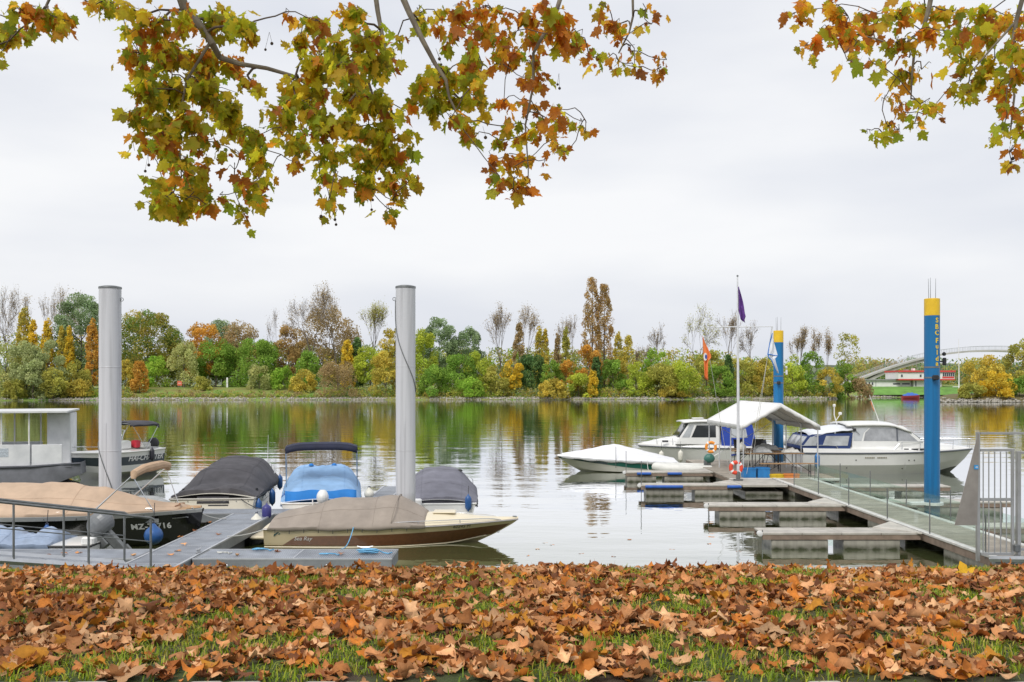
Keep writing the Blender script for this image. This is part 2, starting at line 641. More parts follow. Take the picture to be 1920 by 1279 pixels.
# ================================================================== TREES of the far bank
PAL = {
    'yellow': ((.90, .64, .06), (.76, .60, .09)), 'orange': ((.78, .43, .08), (.66, .42, .10)),
    'rust': ((.56, .36, .14), (.50, .37, .15)), 'olive': ((.46, .47, .10), (.60, .55, .13)),
    'sage': ((.42, .49, .22), (.56, .60, .28)), 'green': ((.23, .40, .07), (.36, .52, .09)),
    'bright': ((.31, .54, .07), (.46, .62, .10)), 'dark': ((.12, .23, .08), (.20, .31, .10)),
    'brown': ((.45, .33, .17), (.54, .41, .20)), 'ygreen': ((.64, .68, .09), (.46, .58, .09)),
    'greygreen': ((.27, .38, .19), (.37, .47, .25)), 'gold': ((.74, .57, .10), (.56, .52, .12)),
    'maple': ((.20, .33, .08), (.60, .45, .09)), 'pale': ((.64, .63, .26), (.52, .57, .22)),
}
CROWN_M = leaf_mat('far_foliage', 0.42, 0.8, 0.0, 0.08)
BARK_M = mat('tree_bark', (0.13, 0.105, 0.085), 0.9, var=0.35, scale=2)
PALEBARK_M = mat('pale_bark', (0.30, 0.27, 0.22), 0.9, var=0.3, scale=2)

def quads(centers, sizes, cols, upbias=0.0):
    n = len(centers)
    a = rng.normal(0, 1, (n, 3)); a /= np.linalg.norm(a, axis=1)[:, None]
    b = rng.normal(0, 1, (n, 3)); b[:, 2] += upbias
    b -= a * np.sum(a * b, axis=1)[:, None]; b /= np.linalg.norm(b, axis=1)[:, None]
    s = sizes[:, None]
    V = np.stack([centers - a * s * .5, centers + b * s * .32, centers + a * s * .5, centers - b * s * .32], 1).reshape(-1, 3)
    Fc = np.arange(4 * n).reshape(n, 4)
    return V, Fc, np.repeat(cols, 4, axis=0)

def crown_mesh(name, h, w, kind, pal, dens=1.0, leaf=0.42):
    """foliage of one tree: leaf clumps spread through the crown volume; base at z=0"""
    c0, c1 = np.array(PAL[pal][0]), np.array(PAL[pal][1])
    pts, cols, szs = [], [], []
    if kind == 'column':
        ncl = int(34 + h * 6); lo = 0.08
    elif kind == 'bush':
        ncl = int(16 + w * 4); lo = 0.0
    else:
        ncl = int(26 + w * h * 0.35); lo = 0.22
    ncl = min(ncl, 230 if kind == 'column' else 135)
    for i in range(ncl):
        t = rng.uniform(lo, 1.0)
        a = rng.uniform(0, 2 * math.pi)
        if kind == 'column':
            rad = w * (0.15 + 0.85 * math.sin(math.pi * min(1, (t - lo) / (1 - lo) * .72 + .25)) ** .8)
        elif kind == 'bush':
            rad = w * math.sqrt(max(0.05, 1 - (t * .98) ** 2.2))
        elif kind == 'willow':
            rad = w * math.sqrt(max(.04, 1 - abs(t - .5) ** 2 * 3.4))
        else:
            u = (t - lo) / (1 - lo)
            rad = w * math.sqrt(max(.05, 1 - (abs(u - .42) / .6) ** 2.2))
        rr = rad * rng.uniform(0.45, 1.0) ** 0.6
        c = np.array([rr * math.cos(a), rr * math.sin(a), t * h])
        cr = (0.16 if kind == 'column' else 0.26) * w * rng.uniform(.6, 1.25) + .25
        k = int(dens * (1.0 if kind == 'column' else 1.7) * (26 + 44 * cr * cr))
        k = min(k, 300)
        d = rng.normal(0, 1, (k, 3)); d /= np.linalg.norm(d, axis=1)[:, None]
        d *= (rng.uniform(.35, 1, k) ** .5)[:, None] * cr
        d[:, 2] *= 1.5 if kind == 'column' else (.95 if kind != 'willow' else 1.5)
        pts.append(c + d)
        mixf = np.clip(rng.normal(.5, .32) + rng.normal(0, .18, k), 0, 1)[:, None]
        cc = c0 * (1 - mixf) + c1 * mixf
        cc = cc * (rng.uniform(.72, 1.22) * rng.uniform(.86, 1.14, k))[:, None]
        cols.append(cc)
        szs.append(rng.uniform(.6, 1.4, k) * leaf)
    pts = np.concatenate(pts); cols = np.concatenate(cols); szs = np.concatenate(szs)
    ok = pts[:, 2] > 0.05
    V, Fc, C = quads(pts[ok], szs[ok], cols[ok], 1.2 if kind in ('willow', 'column') else 0)
    return np_mesh(name, V, Fc, CROWN_M, C)

def trunk_mesh(h, w, r, kind, pale=False):
    mb = MB()
    top = h * (.92 if kind == 'column' else .72)
    lean = random.uniform(-.04, .04) * h
    pts = [Vector((lean * t * t + .1 * random.uniform(-1, 1) * t, .1 * random.uniform(-1, 1), top * t - .3)) for t in (0, .1, .3, .5, .75, 1)]
    mb.tube(pts, [r * 1.35, r, r * .82, r * .62, r * .4, r * .12], 7)
    for i in range(7 if kind != 'bush' else 4):
        t = random.uniform(.25, .8)
        a = random.uniform(0, 6.28)
        b0 = Vector((lean * t * t, 0, top * t - .3))
        L = w * random.uniform(.5, .9)
        if kind == 'column': e = b0 + Vector((math.cos(a) * L * .6, math.sin(a) * L * .6, L * 2.2))
        else: e = b0 + Vector((math.cos(a) * L, math.sin(a) * L, L * random.uniform(.5, 1.1)))
        mb.tube([b0, (b0 + e) / 2 + Vector((0, 0, -.08 * L)), e], [r * .4, r * .25, r * .06], 5)
    return mb.mesh('trunk', PALEBARK_M if pale else BARK_M)

def bare_parts(h, w, r, seed, spread=1.0, leafy=0.25, pal='brown', upright=0.5):
    """winter silhouette: trunk + limbs mesh, twig mesh, sparse last leaves"""
    rd = random.Random(seed)
    big, twg = MB(), MB()
    tips = []
    def grow(p, d, L, rad, lev):
        n = 3
        pts, rs = [p], [rad]
        q, dd = p.copy(), d.copy()
        for i in range(n):
            dd = (dd + Vector((rd.uniform(-1, 1), rd.uniform(-1, 1), rd.uniform(-.3, .8) * upright)) * .16).normalized()
            q = q + dd * L / n
            pts.append(q.copy()); rs.append(rad * (1 - .42 * (i + 1) / n))
        (big if lev < 3 else twg).tube(pts, rs, 6 if lev < 2 else (4 if lev < 3 else 3), caps=False)
        if lev >= 5 or q.z > h * 1.02:
            tips.append(q.copy()); return
        if lev >= 3: tips.append(q.copy())
        kids = 3 if lev < 2 else rd.choice((3, 3, 4))
        for k in range(kids):
            a = rd.uniform(0, 6.28)
            tilt = rd.uniform(.25, .75) * spread
            u = dd.orthogonal().normalized()
            v = dd.cross(u)
            nd = (dd * math.cos(tilt) + (u * math.cos(a) + v * math.sin(a)) * math.sin(tilt))
            nd.z = nd.z + .22 * upright
            st = pts[-1] if k else pts[-1]
            if lev >= 1 and k == kids - 1: st = pts[2]
            grow(st.copy(), nd.normalized(), L * rd.uniform(.62, .85), max(rs[-1] * rd.uniform(.6, .85), .042), lev + 1)
    grow(Vector((0, 0, -.3)), Vector((rd.uniform(-.08, .08), rd.uniform(-.05, .05), 1)).normalized(), h * .30, r, 0)
    # fit height and width
    allv = big.v + twg.v
    zm = max(p.z for p in allv); wm = max(max(abs(p.x) for p in allv), .1)
    sx, sz = min(1.6, w / wm), h / zm
    for M in (big, twg):
        for p in M.v:
            p.x *= sx; p.y *= sx; p.z *= sz
    tips = [Vector((t.x * sx, t.y * sx, t.z * sz)) for t in tips]
    me_l = None
    if leafy > 0 and tips:
        k = int(len(tips) * 5 * leafy)
        idx = rng.integers(0, len(tips), k)
        T = np.array([tuple(t) for t in tips])
        c = T[idx] + rng.normal(0, .45, (k, 3))
        c0, c1 = np.array(PAL[pal][0]), np.array(PAL[pal][1])
        f = rng.random(k)[:, None]
        V, Fc, C = quads(c, rng.uniform(.16, .36, k), (c0 * (1 - f) + c1 * f) * rng.uniform(.7, 1.2, k)[:, None])
        me_l = np_mesh('crown', V, Fc, CROWN_M, C)
    return big.mesh('trunk', BARK_M), twg.mesh('branches', TWIG_M, ang=80), me_l
TWIG_M = mat('twig_bark', (0.17, 0.135, 0.11), 0.9, var=0.25, scale=3)

def far_tree(name, kind, px, top, hw, Y, pal, label, group=None, dens=1.0, pale=False, leafy=.25, spread=1.0, seed=None, leaf=.42, base=None, cat=None):
    x = gx(px, Y)
    z0 = far_z(x, Y) if base is None else base
    h = EZ - (top - HY) * Y / F - z0
    w = hw * Y / F * (1.14 if kind in ('bush', 'round') else 1.0)
    cat = cat or ('shrub' if kind == 'bush' else 'tree')
    root = empty(name, (x, Y, z0), random.uniform(0, 6.28), label, cat, group)
    if kind == 'bare':
        t, b, l = bare_parts(h, w, max(.2, h * .02), seed if seed is not None else int(px * 13 + top), spread, leafy, pal)
        tk = link('trunk', t, root); tag(link('branches', b, tk), kind='stuff')
        if l: link('crown', l, root)
    else:
        link('trunk', trunk_mesh(h, w, max(.07, h * (.011 if kind == 'column' else .017)), kind, pale), root)
        link('crown', crown_mesh('crown', h, w, kind, pal, dens, leaf), root)
    return root

TT = 'trees along the far bank'
TREES = [
 # name, kind, px, top y, half width px, Y, palette, label, options
 ('bare_tree', 'bare', 14, 535, 34, 262, 'brown', 'tall bare brown tree at the left edge of the far bank', {}),
 ('bare_tree', 'bare', 52, 532, 32, 266, 'brown', 'tall bare tree behind the yellow poplars, second from the left edge', {}),
 ('bare_tree', 'bare', 86, 530, 32, 268, 'brown', 'tall bare tree behind the yellow poplars, third from the left edge', {}),
 ('bare_tree', 'bare', 118, 538, 26, 264, 'brown', 'bare reddish-brown tree just left of the dark willow', {'leafy': .5}),
 ('bare_tree', 'bare', 158, 549, 26, 270, 'brown', 'bare tree whose twigs rise above the dark willow', {'leafy': .5}),
 ('willow_tree', 'round', 152, 562, 40, 256, 'greygreen', 'tall grey-green willow beside the left white pile', {'dens': 1.3}),
 ('poplar_tree', 'column', 45, 577, 13, 252, 'gold', 'tallest yellow-topped young poplar above the pale willows', {}),
 ('poplar_tree', 'column', 62, 603, 10, 251, 'yellow', 'young yellow poplar right of the tallest one above the pale willows', {}),
 ('poplar_tree', 'column', 89, 600, 11, 251, 'yellow', 'bright yellow young poplar above the middle of the pale willows', {}),
 ('poplar_tree', 'column', 117, 612, 9, 250, 'gold', 'golden young poplar, left one of a close pair', {}),
 ('poplar_tree', 'column', 130, 614, 8, 249, 'yellow', 'yellow young poplar, right one of a close pair', {}),
 ('poplar_tree', 'column', 173, 601, 12, 243, 'orange', 'slender orange-brown poplar touching the left white pile', {'pale': True}),
 ('willow_shrub', 'bush', 12, 640, 34, 234, 'pale', 'pale yellow-green willow at the left edge of the photo', {}),
 ('willow_shrub', 'bush', 50, 648, 32, 232, 'sage', 'sage-green rounded willow second from the left edge', {'dens': 1.2}),
 ('willow_shrub', 'bush', 92, 644, 30, 233, 'sage', 'tall sage-green rounded willow in the middle of the pale willows', {'dens': 1.2}),
 ('willow_shrub', 'bush', 62, 676, 24, 229, 'sage', 'grey-green willow at the water in front of the sage willows', {}),
 ('willow_shrub', 'bush', 28, 716, 18, 228, 'olive', 'small olive bush overhanging the water at far left', {}),
 ('riverside_shrub', 'bush', 100, 694, 22, 230, 'olive', 'olive bush in front of the tall sage willow', {}),
 ('riverside_shrub', 'bush', 143, 683, 24, 236, 'olive', 'olive-yellow bush left of the left white pile', {}),
 ('riverside_shrub', 'bush', 150, 716, 22, 234, 'gold', 'low golden bush at the water left of the left white pile', {}),
 ('birch_tree', 'column', 236, 680, 16, 243, 'gold', 'olive-gold young tree just right of the left white pile', {}),
 ('orange_shrub', 'column', 262, 680, 15, 241, 'orange', 'small bright orange tree right of the left white pile', {}),
 ('maple_tree', 'round', 276, 592, 54, 262, 'maple', 'large dark green maple turning orange on its crown', {'dens': 1.3}),
 ('green_shrub', 'bush', 293, 672, 21, 252, 'bright', 'bright green bush under the large maple', {}),
 ('willow_tree', 'willow', 345, 648, 25, 250, 'pale', 'pale weeping willow behind the red board', {}),
 ('maple_tree', 'round', 380, 616, 34, 262, 'orange', 'round orange maple behind the pale weeping willow', {}),
 ('broadleaf_tree', 'round', 405, 640, 34, 258, 'green', 'green tree under the round orange maple', {}),
 ('poplar_tree', 'round', 418, 607, 30, 275, 'greygreen', 'grey-green tree top behind the orange maple', {}),
 ('broadleaf_tree', 'round', 450, 609, 36, 270, 'brown', 'thin brown tree behind the dark rounded bush', {'dens': .55}),
 ('evergreen_shrub', 'bush', 478, 645, 46, 257, 'green', 'large dark green rounded tree in the meadow', {'dens': 1.2}),
 ('meadow_shrub', 'bush', 380, 709, 14, 246, 'olive', 'small olive bush between red board and white marker', {}),
 ('meadow_shrub', 'bush', 486, 686, 21, 248, 'pale', 'pale cream-green bush in front of the large rounded tree', {}),
 ('bare_tree', 'bare', 514, 576, 26, 280, 'brown', 'thin bare tree left of the huge bare poplar', {'leafy': .1}),
 ('maple_tree', 'round', 541, 616, 24, 262, 'rust', 'rust-orange tree at the foot of the huge bare poplar', {}),
 ('bare_poplar', 'bare', 586, 536, 56, 262, 'brown', 'huge bare poplar with a forked leaning trunk', {'leafy': .35, 'spread': 1.2}),
 ('bare_poplar', 'bare', 634, 530, 52, 264, 'brown', 'huge bare poplar with brown leaves left inside its crown', {'leafy': 1.2}),
 ('broadleaf_tree', 'round', 615, 590, 46, 275, 'brown', 'loose brown-leaved tree between the two huge bare poplars', {'dens': .5}),
 ('green_shrub', 'bush', 530, 688, 21, 249, 'bright', 'bright green bush right of the cream-green bush', {}),
 ('green_shrub', 'bush', 578, 666, 26, 256, 'green', 'green bush beneath the huge forked poplar', {}),
 ('yellow_shrub', 'bush', 570, 697, 22, 246, 'gold', 'golden bush on the meadow beside the twiggy brown bush', {}),
 ('brown_shrub', 'bush', 633, 684, 36, 241, 'brown', 'twiggy grey-brown round bush at the water', {'dens': .9, 'leaf': .3}),
 ('poplar_tree', 'column', 652, 640, 14, 250, 'yellow', 'golden-yellow poplar behind the twiggy brown bush', {}),
 ('ivy_tree', 'column', 670, 634, 12, 252, 'dark', 'dark ivy-covered trunk right of the golden poplar', {'dens': 1.4}),
 ('bare_tree', 'bare', 702, 563, 28, 264, 'olive', 'bare upright tree with olive leaves left of the right white pile', {'leafy': 1.1, 'spread': .7}),
 ('broadleaf_tree', 'round', 694, 655, 26, 250, 'ygreen', 'yellow-green tree under the bare upright tree', {}),
 ('broadleaf_tree', 'bush', 724, 664, 26, 243, 'gold', 'olive-gold tree at the water left of the right white pile', {'dens': 1.2}),
 ('broadleaf_tree', 'round', 742, 620, 26, 266, 'gold', 'golden-brown tree partly hidden by the right white pile', {}),
 ('weeping_willow', 'willow', 795, 622, 22, 250, 'ygreen', 'yellow-green weeping willow just right of the right white pile', {'dens': 1.2}),
 ('willow_tree', 'round', 823, 604, 28, 262, 'greygreen', 'grey-green willow standing tall right of the right white pile', {'dens': 1.2}),
 ('willow_tree', 'round', 873, 620, 28, 266, 'greygreen', 'lower grey-green willow right of the tall grey-green one', {'dens': 1.1}),
 ('broadleaf_tree', 'bush', 815, 690, 26, 243, 'green', 'green bush at the water right of the weeping willow', {}),
 ('broadleaf_tree', 'bush', 862, 668, 34, 250, 'green', 'large green tree below the two grey-green willows', {}),
 ('broadleaf_tree', 'bush', 895, 666, 28, 248, 'ygreen', 'yellow-green tree at the middle of the far bank', {}),
 ('riverside_shrub', 'bush', 880, 712, 26, 243, 'bright', 'lush green bush at the water in the middle of the far bank', {}),
 ('bare_tree', 'bare', 943, 567, 32, 264, 'brown', 'bare tree with slender limbs, left one of the pair in midstream view', {'leafy': .5, 'spread': .75}),
 ('bare_tree', 'bare', 977, 569, 32, 266, 'brown', 'bare tree with fanned limbs, right one of the pair in midstream view', {'leafy': .7, 'spread': .8}),
 ('poplar_tree', 'column', 973, 606, 11, 258, 'brown', 'brown-leaved young poplar before the fanned bare tree', {'dens': .8}),
 ('yellow_tree', 'round', 961, 678, 17, 247, 'yellow', 'small bright yellow-green tree among dark bushes', {}),
 ('broadleaf_tree', 'bush', 932, 690, 28, 246, 'olive', 'olive bush left of the small bright yellow-green tree', {}),
 ('evergreen_shrub', 'bush', 995, 672, 30, 252, 'dark', 'dark green bush right of the small bright yellow-green tree', {'dens': 1.2}),
 ('poplar_tree', 'column', 1010, 615, 8, 262, 'gold', 'slim young poplar with a leafy tip, left one of two', {'dens': .7}),
 ('poplar_tree', 'column', 1022, 620, 7, 262, 'gold', 'slim young poplar with a leafy tip, right one of two', {'dens': .7}),
 ('poplar_tree', 'column', 1046, 628, 7, 260, 'brown', 'slim brown young poplar left of the bare fan-shaped tree', {'dens': .7}),
 ('poplar_tree', 'column', 1061, 616, 8, 258, 'olive', 'slim olive young poplar before the bare fan-shaped tree', {'dens': .8}),
 ('bare_tree', 'bare', 1074, 587, 30, 264, 'brown', 'bare fan-shaped tree left of the twin tall poplars', {'leafy': .3, 'spread': .8}),
 ('lombardy_poplar', 'column', 1110, 524, 19, 256, 'rust', 'tallest brown columnar poplar, left of the twin pair', {'dens': 1.0, 'leaf': .34}),
 ('lombardy_poplar', 'column', 1133, 537, 18, 256, 'rust', 'second tallest brown columnar poplar, right of the twin pair', {'dens': 1.0, 'leaf': .34}),
 ('golden_shrub', 'bush', 1105, 645, 22, 251, 'orange', 'orange foliage tree at the foot of the twin tall poplars', {}),
 ('orange_shrub', 'bush', 1062, 682, 20, 246, 'orange', 'orange bush left of the twin tall poplars', {}),
 ('yellow_shrub', 'bush', 1036, 716, 25, 242, 'gold', 'low golden bush hanging over the water left of the twin poplars', {}),
 ('green_shrub', 'bush', 1035, 680, 22, 248, 'green', 'green bush beside the orange bush', {}),
 ('yellow_shrub', 'column', 1112, 697, 9, 243, 'yellow', 'narrow yellow bush before the twin tall poplars', {}),
 ('green_shrub', 'bush', 1085, 705, 24, 244, 'ygreen', 'yellow-green bush before the foot of the twin poplars', {}),
 ('ivy_tree', 'column', 1118, 672, 9, 248, 'dark', 'dark ivy around the foot of the tallest columnar poplar', {'dens': 1.4}),
 ('poplar_tree', 'column', 1160, 625, 11, 254, 'gold', 'thin golden young poplar right of the twin poplars, with pale trunk', {'dens': .6, 'pale': True}),
 ('poplar_tree', 'column', 1178, 632, 11, 253, 'gold', 'thin golden young poplar with pale trunk, second right of the twin poplars', {'dens': .6, 'pale': True}),
 ('bare_tree', 'bare', 1193, 648, 12, 270, 'brown', 'small bare tree behind the thin golden poplars', {'leafy': .2}),
 ('bare_tree', 'bare', 1212, 646, 12, 270, 'brown', 'small bare tree right of the thin golden poplars', {'leafy': .2}),
 ('broadleaf_tree', 'bush', 1150, 676, 24, 250, 'green', 'green bush behind the pale trunks', {}),
 ('broadleaf_tree', 'bush', 1192, 684, 26, 248, 'ygreen', 'yellow-green bush right of the pale trunks', {}),
 ('green_shrub', 'round', 1232, 658, 20, 256, 'bright', 'bright green treetop left of the large spreading bare tree', {}),
 ('bare_tree', 'bare', 1238, 602, 28, 270, 'brown', 'hazy bare tree left of the large spreading bare tree', {'leafy': .1}),
 ('bare_tree', 'bare', 1302, 570, 52, 262, 'olive', 'large spreading bare tree left of the orange flag', {'leafy': .6, 'spread': 1.1}),
 ('bare_tree', 'bare', 1362, 578, 30, 266, 'brown', 'bare tree just left of the flagpole', {'leafy': .3, 'spread': .85}),
 ('bare_tree', 'bare', 1408, 598, 26, 270, 'brown', 'bare tree between flagpole and far blue pile', {'leafy': .15}),
 ('broadleaf_tree', 'bush', 1240, 690, 34, 248, 'olive', 'broad olive tree at the water below the bright green treetop', {}),
 ('broadleaf_tree', 'bush', 1282, 674, 28, 248, 'ygreen', 'broad yellow-green tree beneath the large spreading bare tree', {}),
 ('broadleaf_tree', 'bush', 1325, 660, 30, 256, 'olive', 'olive tree directly behind the orange flag', {}),
 ('broadleaf_tree', 'bush', 1350, 690, 26, 250, 'green', 'green bush directly left of the flagpole', {}),
 ('ivy_tree', 'column', 1366, 668, 9, 252, 'dark', 'dark ivy-grown trunk left of the flagpole', {'dens': 1.4}),
 ('broadleaf_tree', 'bush', 1398, 672, 26, 254, 'olive', 'olive-brown bush right of the flagpole', {}),
 ('broadleaf_tree', 'bush', 1432, 680, 24, 252, 'gold', 'golden-olive bush left of the far blue pile', {}),
 ('brown_shrub', 'bush', 1262, 722, 22, 246, 'gold', 'low brown-gold bush at the water below the broad trees', {}),
 ('broadleaf_tree', 'bush', 1487, 672, 20, 254, 'ygreen', 'yellow-green tree right of the far blue pile', {}),
 ('broadleaf_tree', 'bush', 1522, 664, 24, 258, 'green', 'green tree below the slender bare poplars', {}),
 ('bare_poplar', 'bare', 1506, 611, 12, 268, 'brown', 'slender bare poplar with a dark tip, nearest the far blue pile', {'leafy': .6, 'spread': .5}),
 ('bare_poplar', 'bare', 1530, 614, 11, 270, 'brown', 'slender bare poplar, second from the far blue pile', {'leafy': .5, 'spread': .5}),
 ('bare_poplar', 'bare', 1548, 616, 11, 270, 'brown', 'slender bare poplar, third from the far blue pile', {'leafy': .5, 'spread': .5}),
 ('broadleaf_tree', 'bush', 1555, 690, 20, 254, 'gold', 'golden bush right of the slender bare poplars', {}),
 ('evergreen_shrub', 'bush', 1585, 682, 24, 258, 'green', 'dark green bush beside the bridge foot', {'dens': 1.2}),
 ('poplar_tree', 'round', 1590, 628, 21, 264, 'olive', 'half-bare poplar beside the left end of the bridge', {'dens': .35}),
 ('brown_shrub', 'bush', 1612, 712, 20, 256, 'brown', 'brown bush at the water under the bridge foot', {}),
 ('autumn_tree', 'round', 1842, 674, 31, 214, 'gold', 'yellow-brown tree on the spit right of the near blue pile', {'base': 1.2, 'dens': .8}),
 ('yellow_shrub', 'bush', 1868, 700, 26, 209, 'yellow', 'yellow bush on the spit below the yellow-brown tree', {'base': 1.0}),
 ('riverside_shrub', 'bush', 1822, 722, 20, 208, 'olive', 'low olive bush at the tip of the spit', {'base': .8}),
 ('autumn_tree', 'round', 1918, 644, 27, 218, 'olive', 'olive tree on the spit at the right edge of the photo', {'base': 1.4, 'dens': 1.1}),
 ('riverside_shrub', 'bush', 1912, 712, 26, 210, 'green', 'green bush on the spit at the right edge of the photo', {'base': 1.1}),
]
for (nm, kd, px, top, hw, Y, pal, lab, opt) in TREES:
    far_tree(nm, kd, px, top, hw, Y, pal, lab, TT, **opt)

def make_undergrowth():
    """low wild growth and the wood's dark interior that reads as one mass"""
    pts, cols, szs = [], [], []
    pals = ['olive', 'green', 'sage', 'olive', 'ygreen', 'brown', 'gold', 'greygreen']
    def clump(x, y, z, r, pal, k, leaf):
        c0, c1 = np.array(PAL[pal][0]), np.array(PAL[pal][1])
        d = rng.normal(0, 1, (k, 3)); d /= np.linalg.norm(d, axis=1)[:, None]
        d *= (rng.uniform(.3, 1, k) ** .5)[:, None] * r
        f = rng.random(k)[:, None]
        pts.append(np.array([x, y, z]) + d); cols.append((c0 * (1 - f) + c1 * f) * rng.uniform(.7, 1.15, k)[:, None]); szs.append(rng.uniform(.6, 1.4, k) * leaf)
    for i in range(2300):          # front fringe just above the stones
        x = rng.uniform(-140, 92); px = CX + x * F / 242
        meadow = 250 < px < 610
        d = rng.uniform(2.0, 9.0)
        if meadow and d > 5 and rng.random() < .75: continue
        y = shore_y(x) + d
        r = rng.uniform(.35, .8) if meadow else rng.uniform(.5, 1.7)
        clump(x, y, far_z(x, y) + r * .5, r, pals[rng.integers(0, 8)] if not meadow else ('olive', 'green', 'pale', 'brown')[rng.integers(0, 4)], 34, .34)
    for i in range(1700):          # wood interior behind the front trees
        x = rng.uniform(-150, 92); px = CX + x * F / 270
        y = shore_y(x) + rng.uniform(30, 46)
        hh = curve([(-100, 14), (200, 12.5), (260, 9.5), (600, 10), (700, 11), (900, 10.5), (1300, 10), (1500, 8), (1600, 5)], px)
        z = far_z(x, y) + rng.uniform(0, 1) ** .8 * hh
        clump(x, y, z, rng.uniform(1.2, 2.4), pals[rng.integers(0, 8)], 44, .6)
    for i in range(260):          # growth behind the harbour mouth and under the bridge
        px = rng.uniform(1600, 2000); Y = rng.uniform(380, 430); x = gx(px, Y)
        clump(x, Y, 3 + rng.uniform(0, 1) * 9, rng.uniform(2, 4), ('greygreen', 'olive', 'dark', 'brown')[rng.integers(0, 4)], 60, .9)
    V, Fc, C = quads(np.concatenate(pts), np.concatenate(szs), np.concatenate(cols))
    tag(link('undergrowth', np_mesh('undergrowth', V, Fc, CROWN_M, C)), 'dense undergrowth and wood filling the far bank between the trees', 'undergrowth', kind='stuff')
make_undergrowth()

# ------------------------------------------------------------------ far bank things
def far_things():
    w = mat('marker_white', (.8, .8, .8), .6, var=.05)
    red = mat('board_red', (.75, .17, .10), .6, var=.08)
    grey = mat('post_grey', (.3, .3, .3), .6)
    Y = 250; x = gx(337, Y); z = far_z(x, Y)
    r = empty('river_sign', (x, Y, z), 0, 'square red river sign board on the meadow', 'sign')
    MB().box((0, 0, 1.05), (1.15, .06, 1.15)).build('board', red, r)
    MB().box((0, -.034, 1.05), (.8, .01, .12)).build('stripe', w, r)
    for s in (-.4, .4): MB().bar((s, .06, -.2), (s, .06, 1.6), .04).build('post', grey, r)
    for px, yy, lab in ((426, 252, 'white marker post on the meadow right of the red sign'), (1065, 243, 'white marker post at the water by the twin tall poplars')):
        x = gx(px, yy); z = far_z(x, yy)
        r = empty('river_marker', (x, yy, z), 0, lab, 'marker')
        hgt = EZ - (708 - HY) * yy / F - z if px < 500 else EZ - (719 - HY) * yy / F - z
        MB().cbox((0, 0, hgt / 2), (.42, .12, hgt), .02).build('post', w, r)
        MB().box((0, -.064, hgt * .45), (.42, .01, .12)).build('band', grey, r)
    # red and white harbour office on its lawn
    Y = 300; sc = Y / F; g = 2.9
    lawn = MB(); lawn.grid([[(gx(px, yy), yy, z) for px in (1625, 1690, 1760, 1830)] for yy, z in ((289, .7), (294, 2.2), (299, 3.02), (330, 3.35))])
    tag(lawn.build('lawn_ground', mat('mown_lawn', (.13, .28, .05), .95, var=.3, scale=.4)), 'mown green lawn in front of the harbour office', kind='structure')
    wall = mat('render_white', (.78, .77, .76), .8, var=.06, scale=.6)
    dk = mat('dark_window', (.05, .06, .07), .15)
    redp = mat('harbour_red', (.62, .07, .06), .6)
    r = empty('harbour_office', (gx(1733, Y), Y, 3.0), 0, 'red and white two-storey harbour office behind the near blue pile', 'building')
    def bx(px0, px1, py0, py1, y0, y1):
        a, b = P(px0, py0, Y), P(px1, py1, Y)
        return ((a.x + b.x) / 2, (y0 + y1) / 2, (a.z + b.z) / 2), (abs(b.x - a.x), y1 - y0, abs(a.z - b.z))
    def part(nm, px0, px1, py0, py1, y0, y1, m, par=r):
        c, s = bx(px0, px1, py0, py1, y0, y1)
        return MB().box(c, s).build(nm, m, par, world=True, smooth=False)
    part('lower_wall', 1713, 1766, 712.5, 727, 300, 308, wall)
    part('upper_wall', 1681, 1786, 698, 712, 298.6, 309, wall)
    part('roof', 1680, 1787, 694.8, 697.9, 298.2, 309.4, redp)
    part('red_band', 1681, 1786, 710.6, 713, 298.5, 309.05, redp)
    part('red_base_band', 1713, 1766, 725.4, 727, 299.9, 308, redp)
    part('red_panel', 1763, 1785, 706.3, 709.5, 298.55, 298.62, redp)
    for x0 in (1686, 1721): part('window', x0, x0 + 3, 702.5, 707, 298.5, 298.65, dk)
    for k in range(6): part('window', 1764 + k * 3.7, 1766.6 + k * 3.7, 699.5, 705.5, 298.5, 298.65, dk)
    part('window', 1716, 1718, 714, 724, 299.9, 300.05, dk)
    part('buttress', 1765, 1769, 713, 727, 301, 304, redp)
    part('rooftop_unit', 1703, 1709, 692.5, 694.7, 302, 304, grey)
    part('rooftop_unit', 1717, 1721, 690.5, 694.7, 302, 303.5, wall)
    MB().bar(P(1719, 694, 302.5), P(1719, 676, 302.5), .05).build('antenna', grey, r, world=True)
    r2 = empty('boathouse', (gx(1668, Y), Y, 3.0), 0, 'long low white flat-roofed building left of the harbour office', 'building')
    part('wall', 1624, 1711, 713.5, 727, 301, 309, wall, r2)
    part('roof', 1622, 1712, 711.2, 713.4, 300.4, 309.5, grey, r2)
    for x0 in (1625, 1631, 1637): part('window', x0, x0 + 2.4, 717, 722, 300.9, 301.05, dk, r2)
    part('lettering', 1677, 1690, 718.5, 721, 300.9, 301.04, dk, r2)
    part('lettering', 1694, 1708, 718.5, 721, 300.9, 301.04, dk, r2)
    part('door_post', 1644, 1644.8, 714, 727, 300.9, 301.05, grey, r2)
    # lamp mast
    b = P(1798, 729, 296)
    r = empty('lamp_mast', (b.x, b.y, b.z), 0, 'tall thin mast right of the near blue pile', 'mast')
    MB().tube([b, P(1798, 690, 296), P(1797.5, 636, 296)], [.22, .13, .05], 8).build('pole', wall, r, world=True)
    MB().bar(P(1786, 725.5, 296), P(1818, 725.5, 296), .12).build('barrier', wall, r, world=True)
    # red and blue boat on the far shore
    b = P(1708, 747.5, 258)
    r = empty('moored_barge', (b.x, b.y, 0), R(6), 'small red-hulled boat under a blue tarpaulin at the far shore', 'boat')
    hull_simple(r, 4.6, 1.8, .75, mat('barge_red', (.42, .06, .07), .6), mat('tarp_blue', (.05, .14, .48), .7))

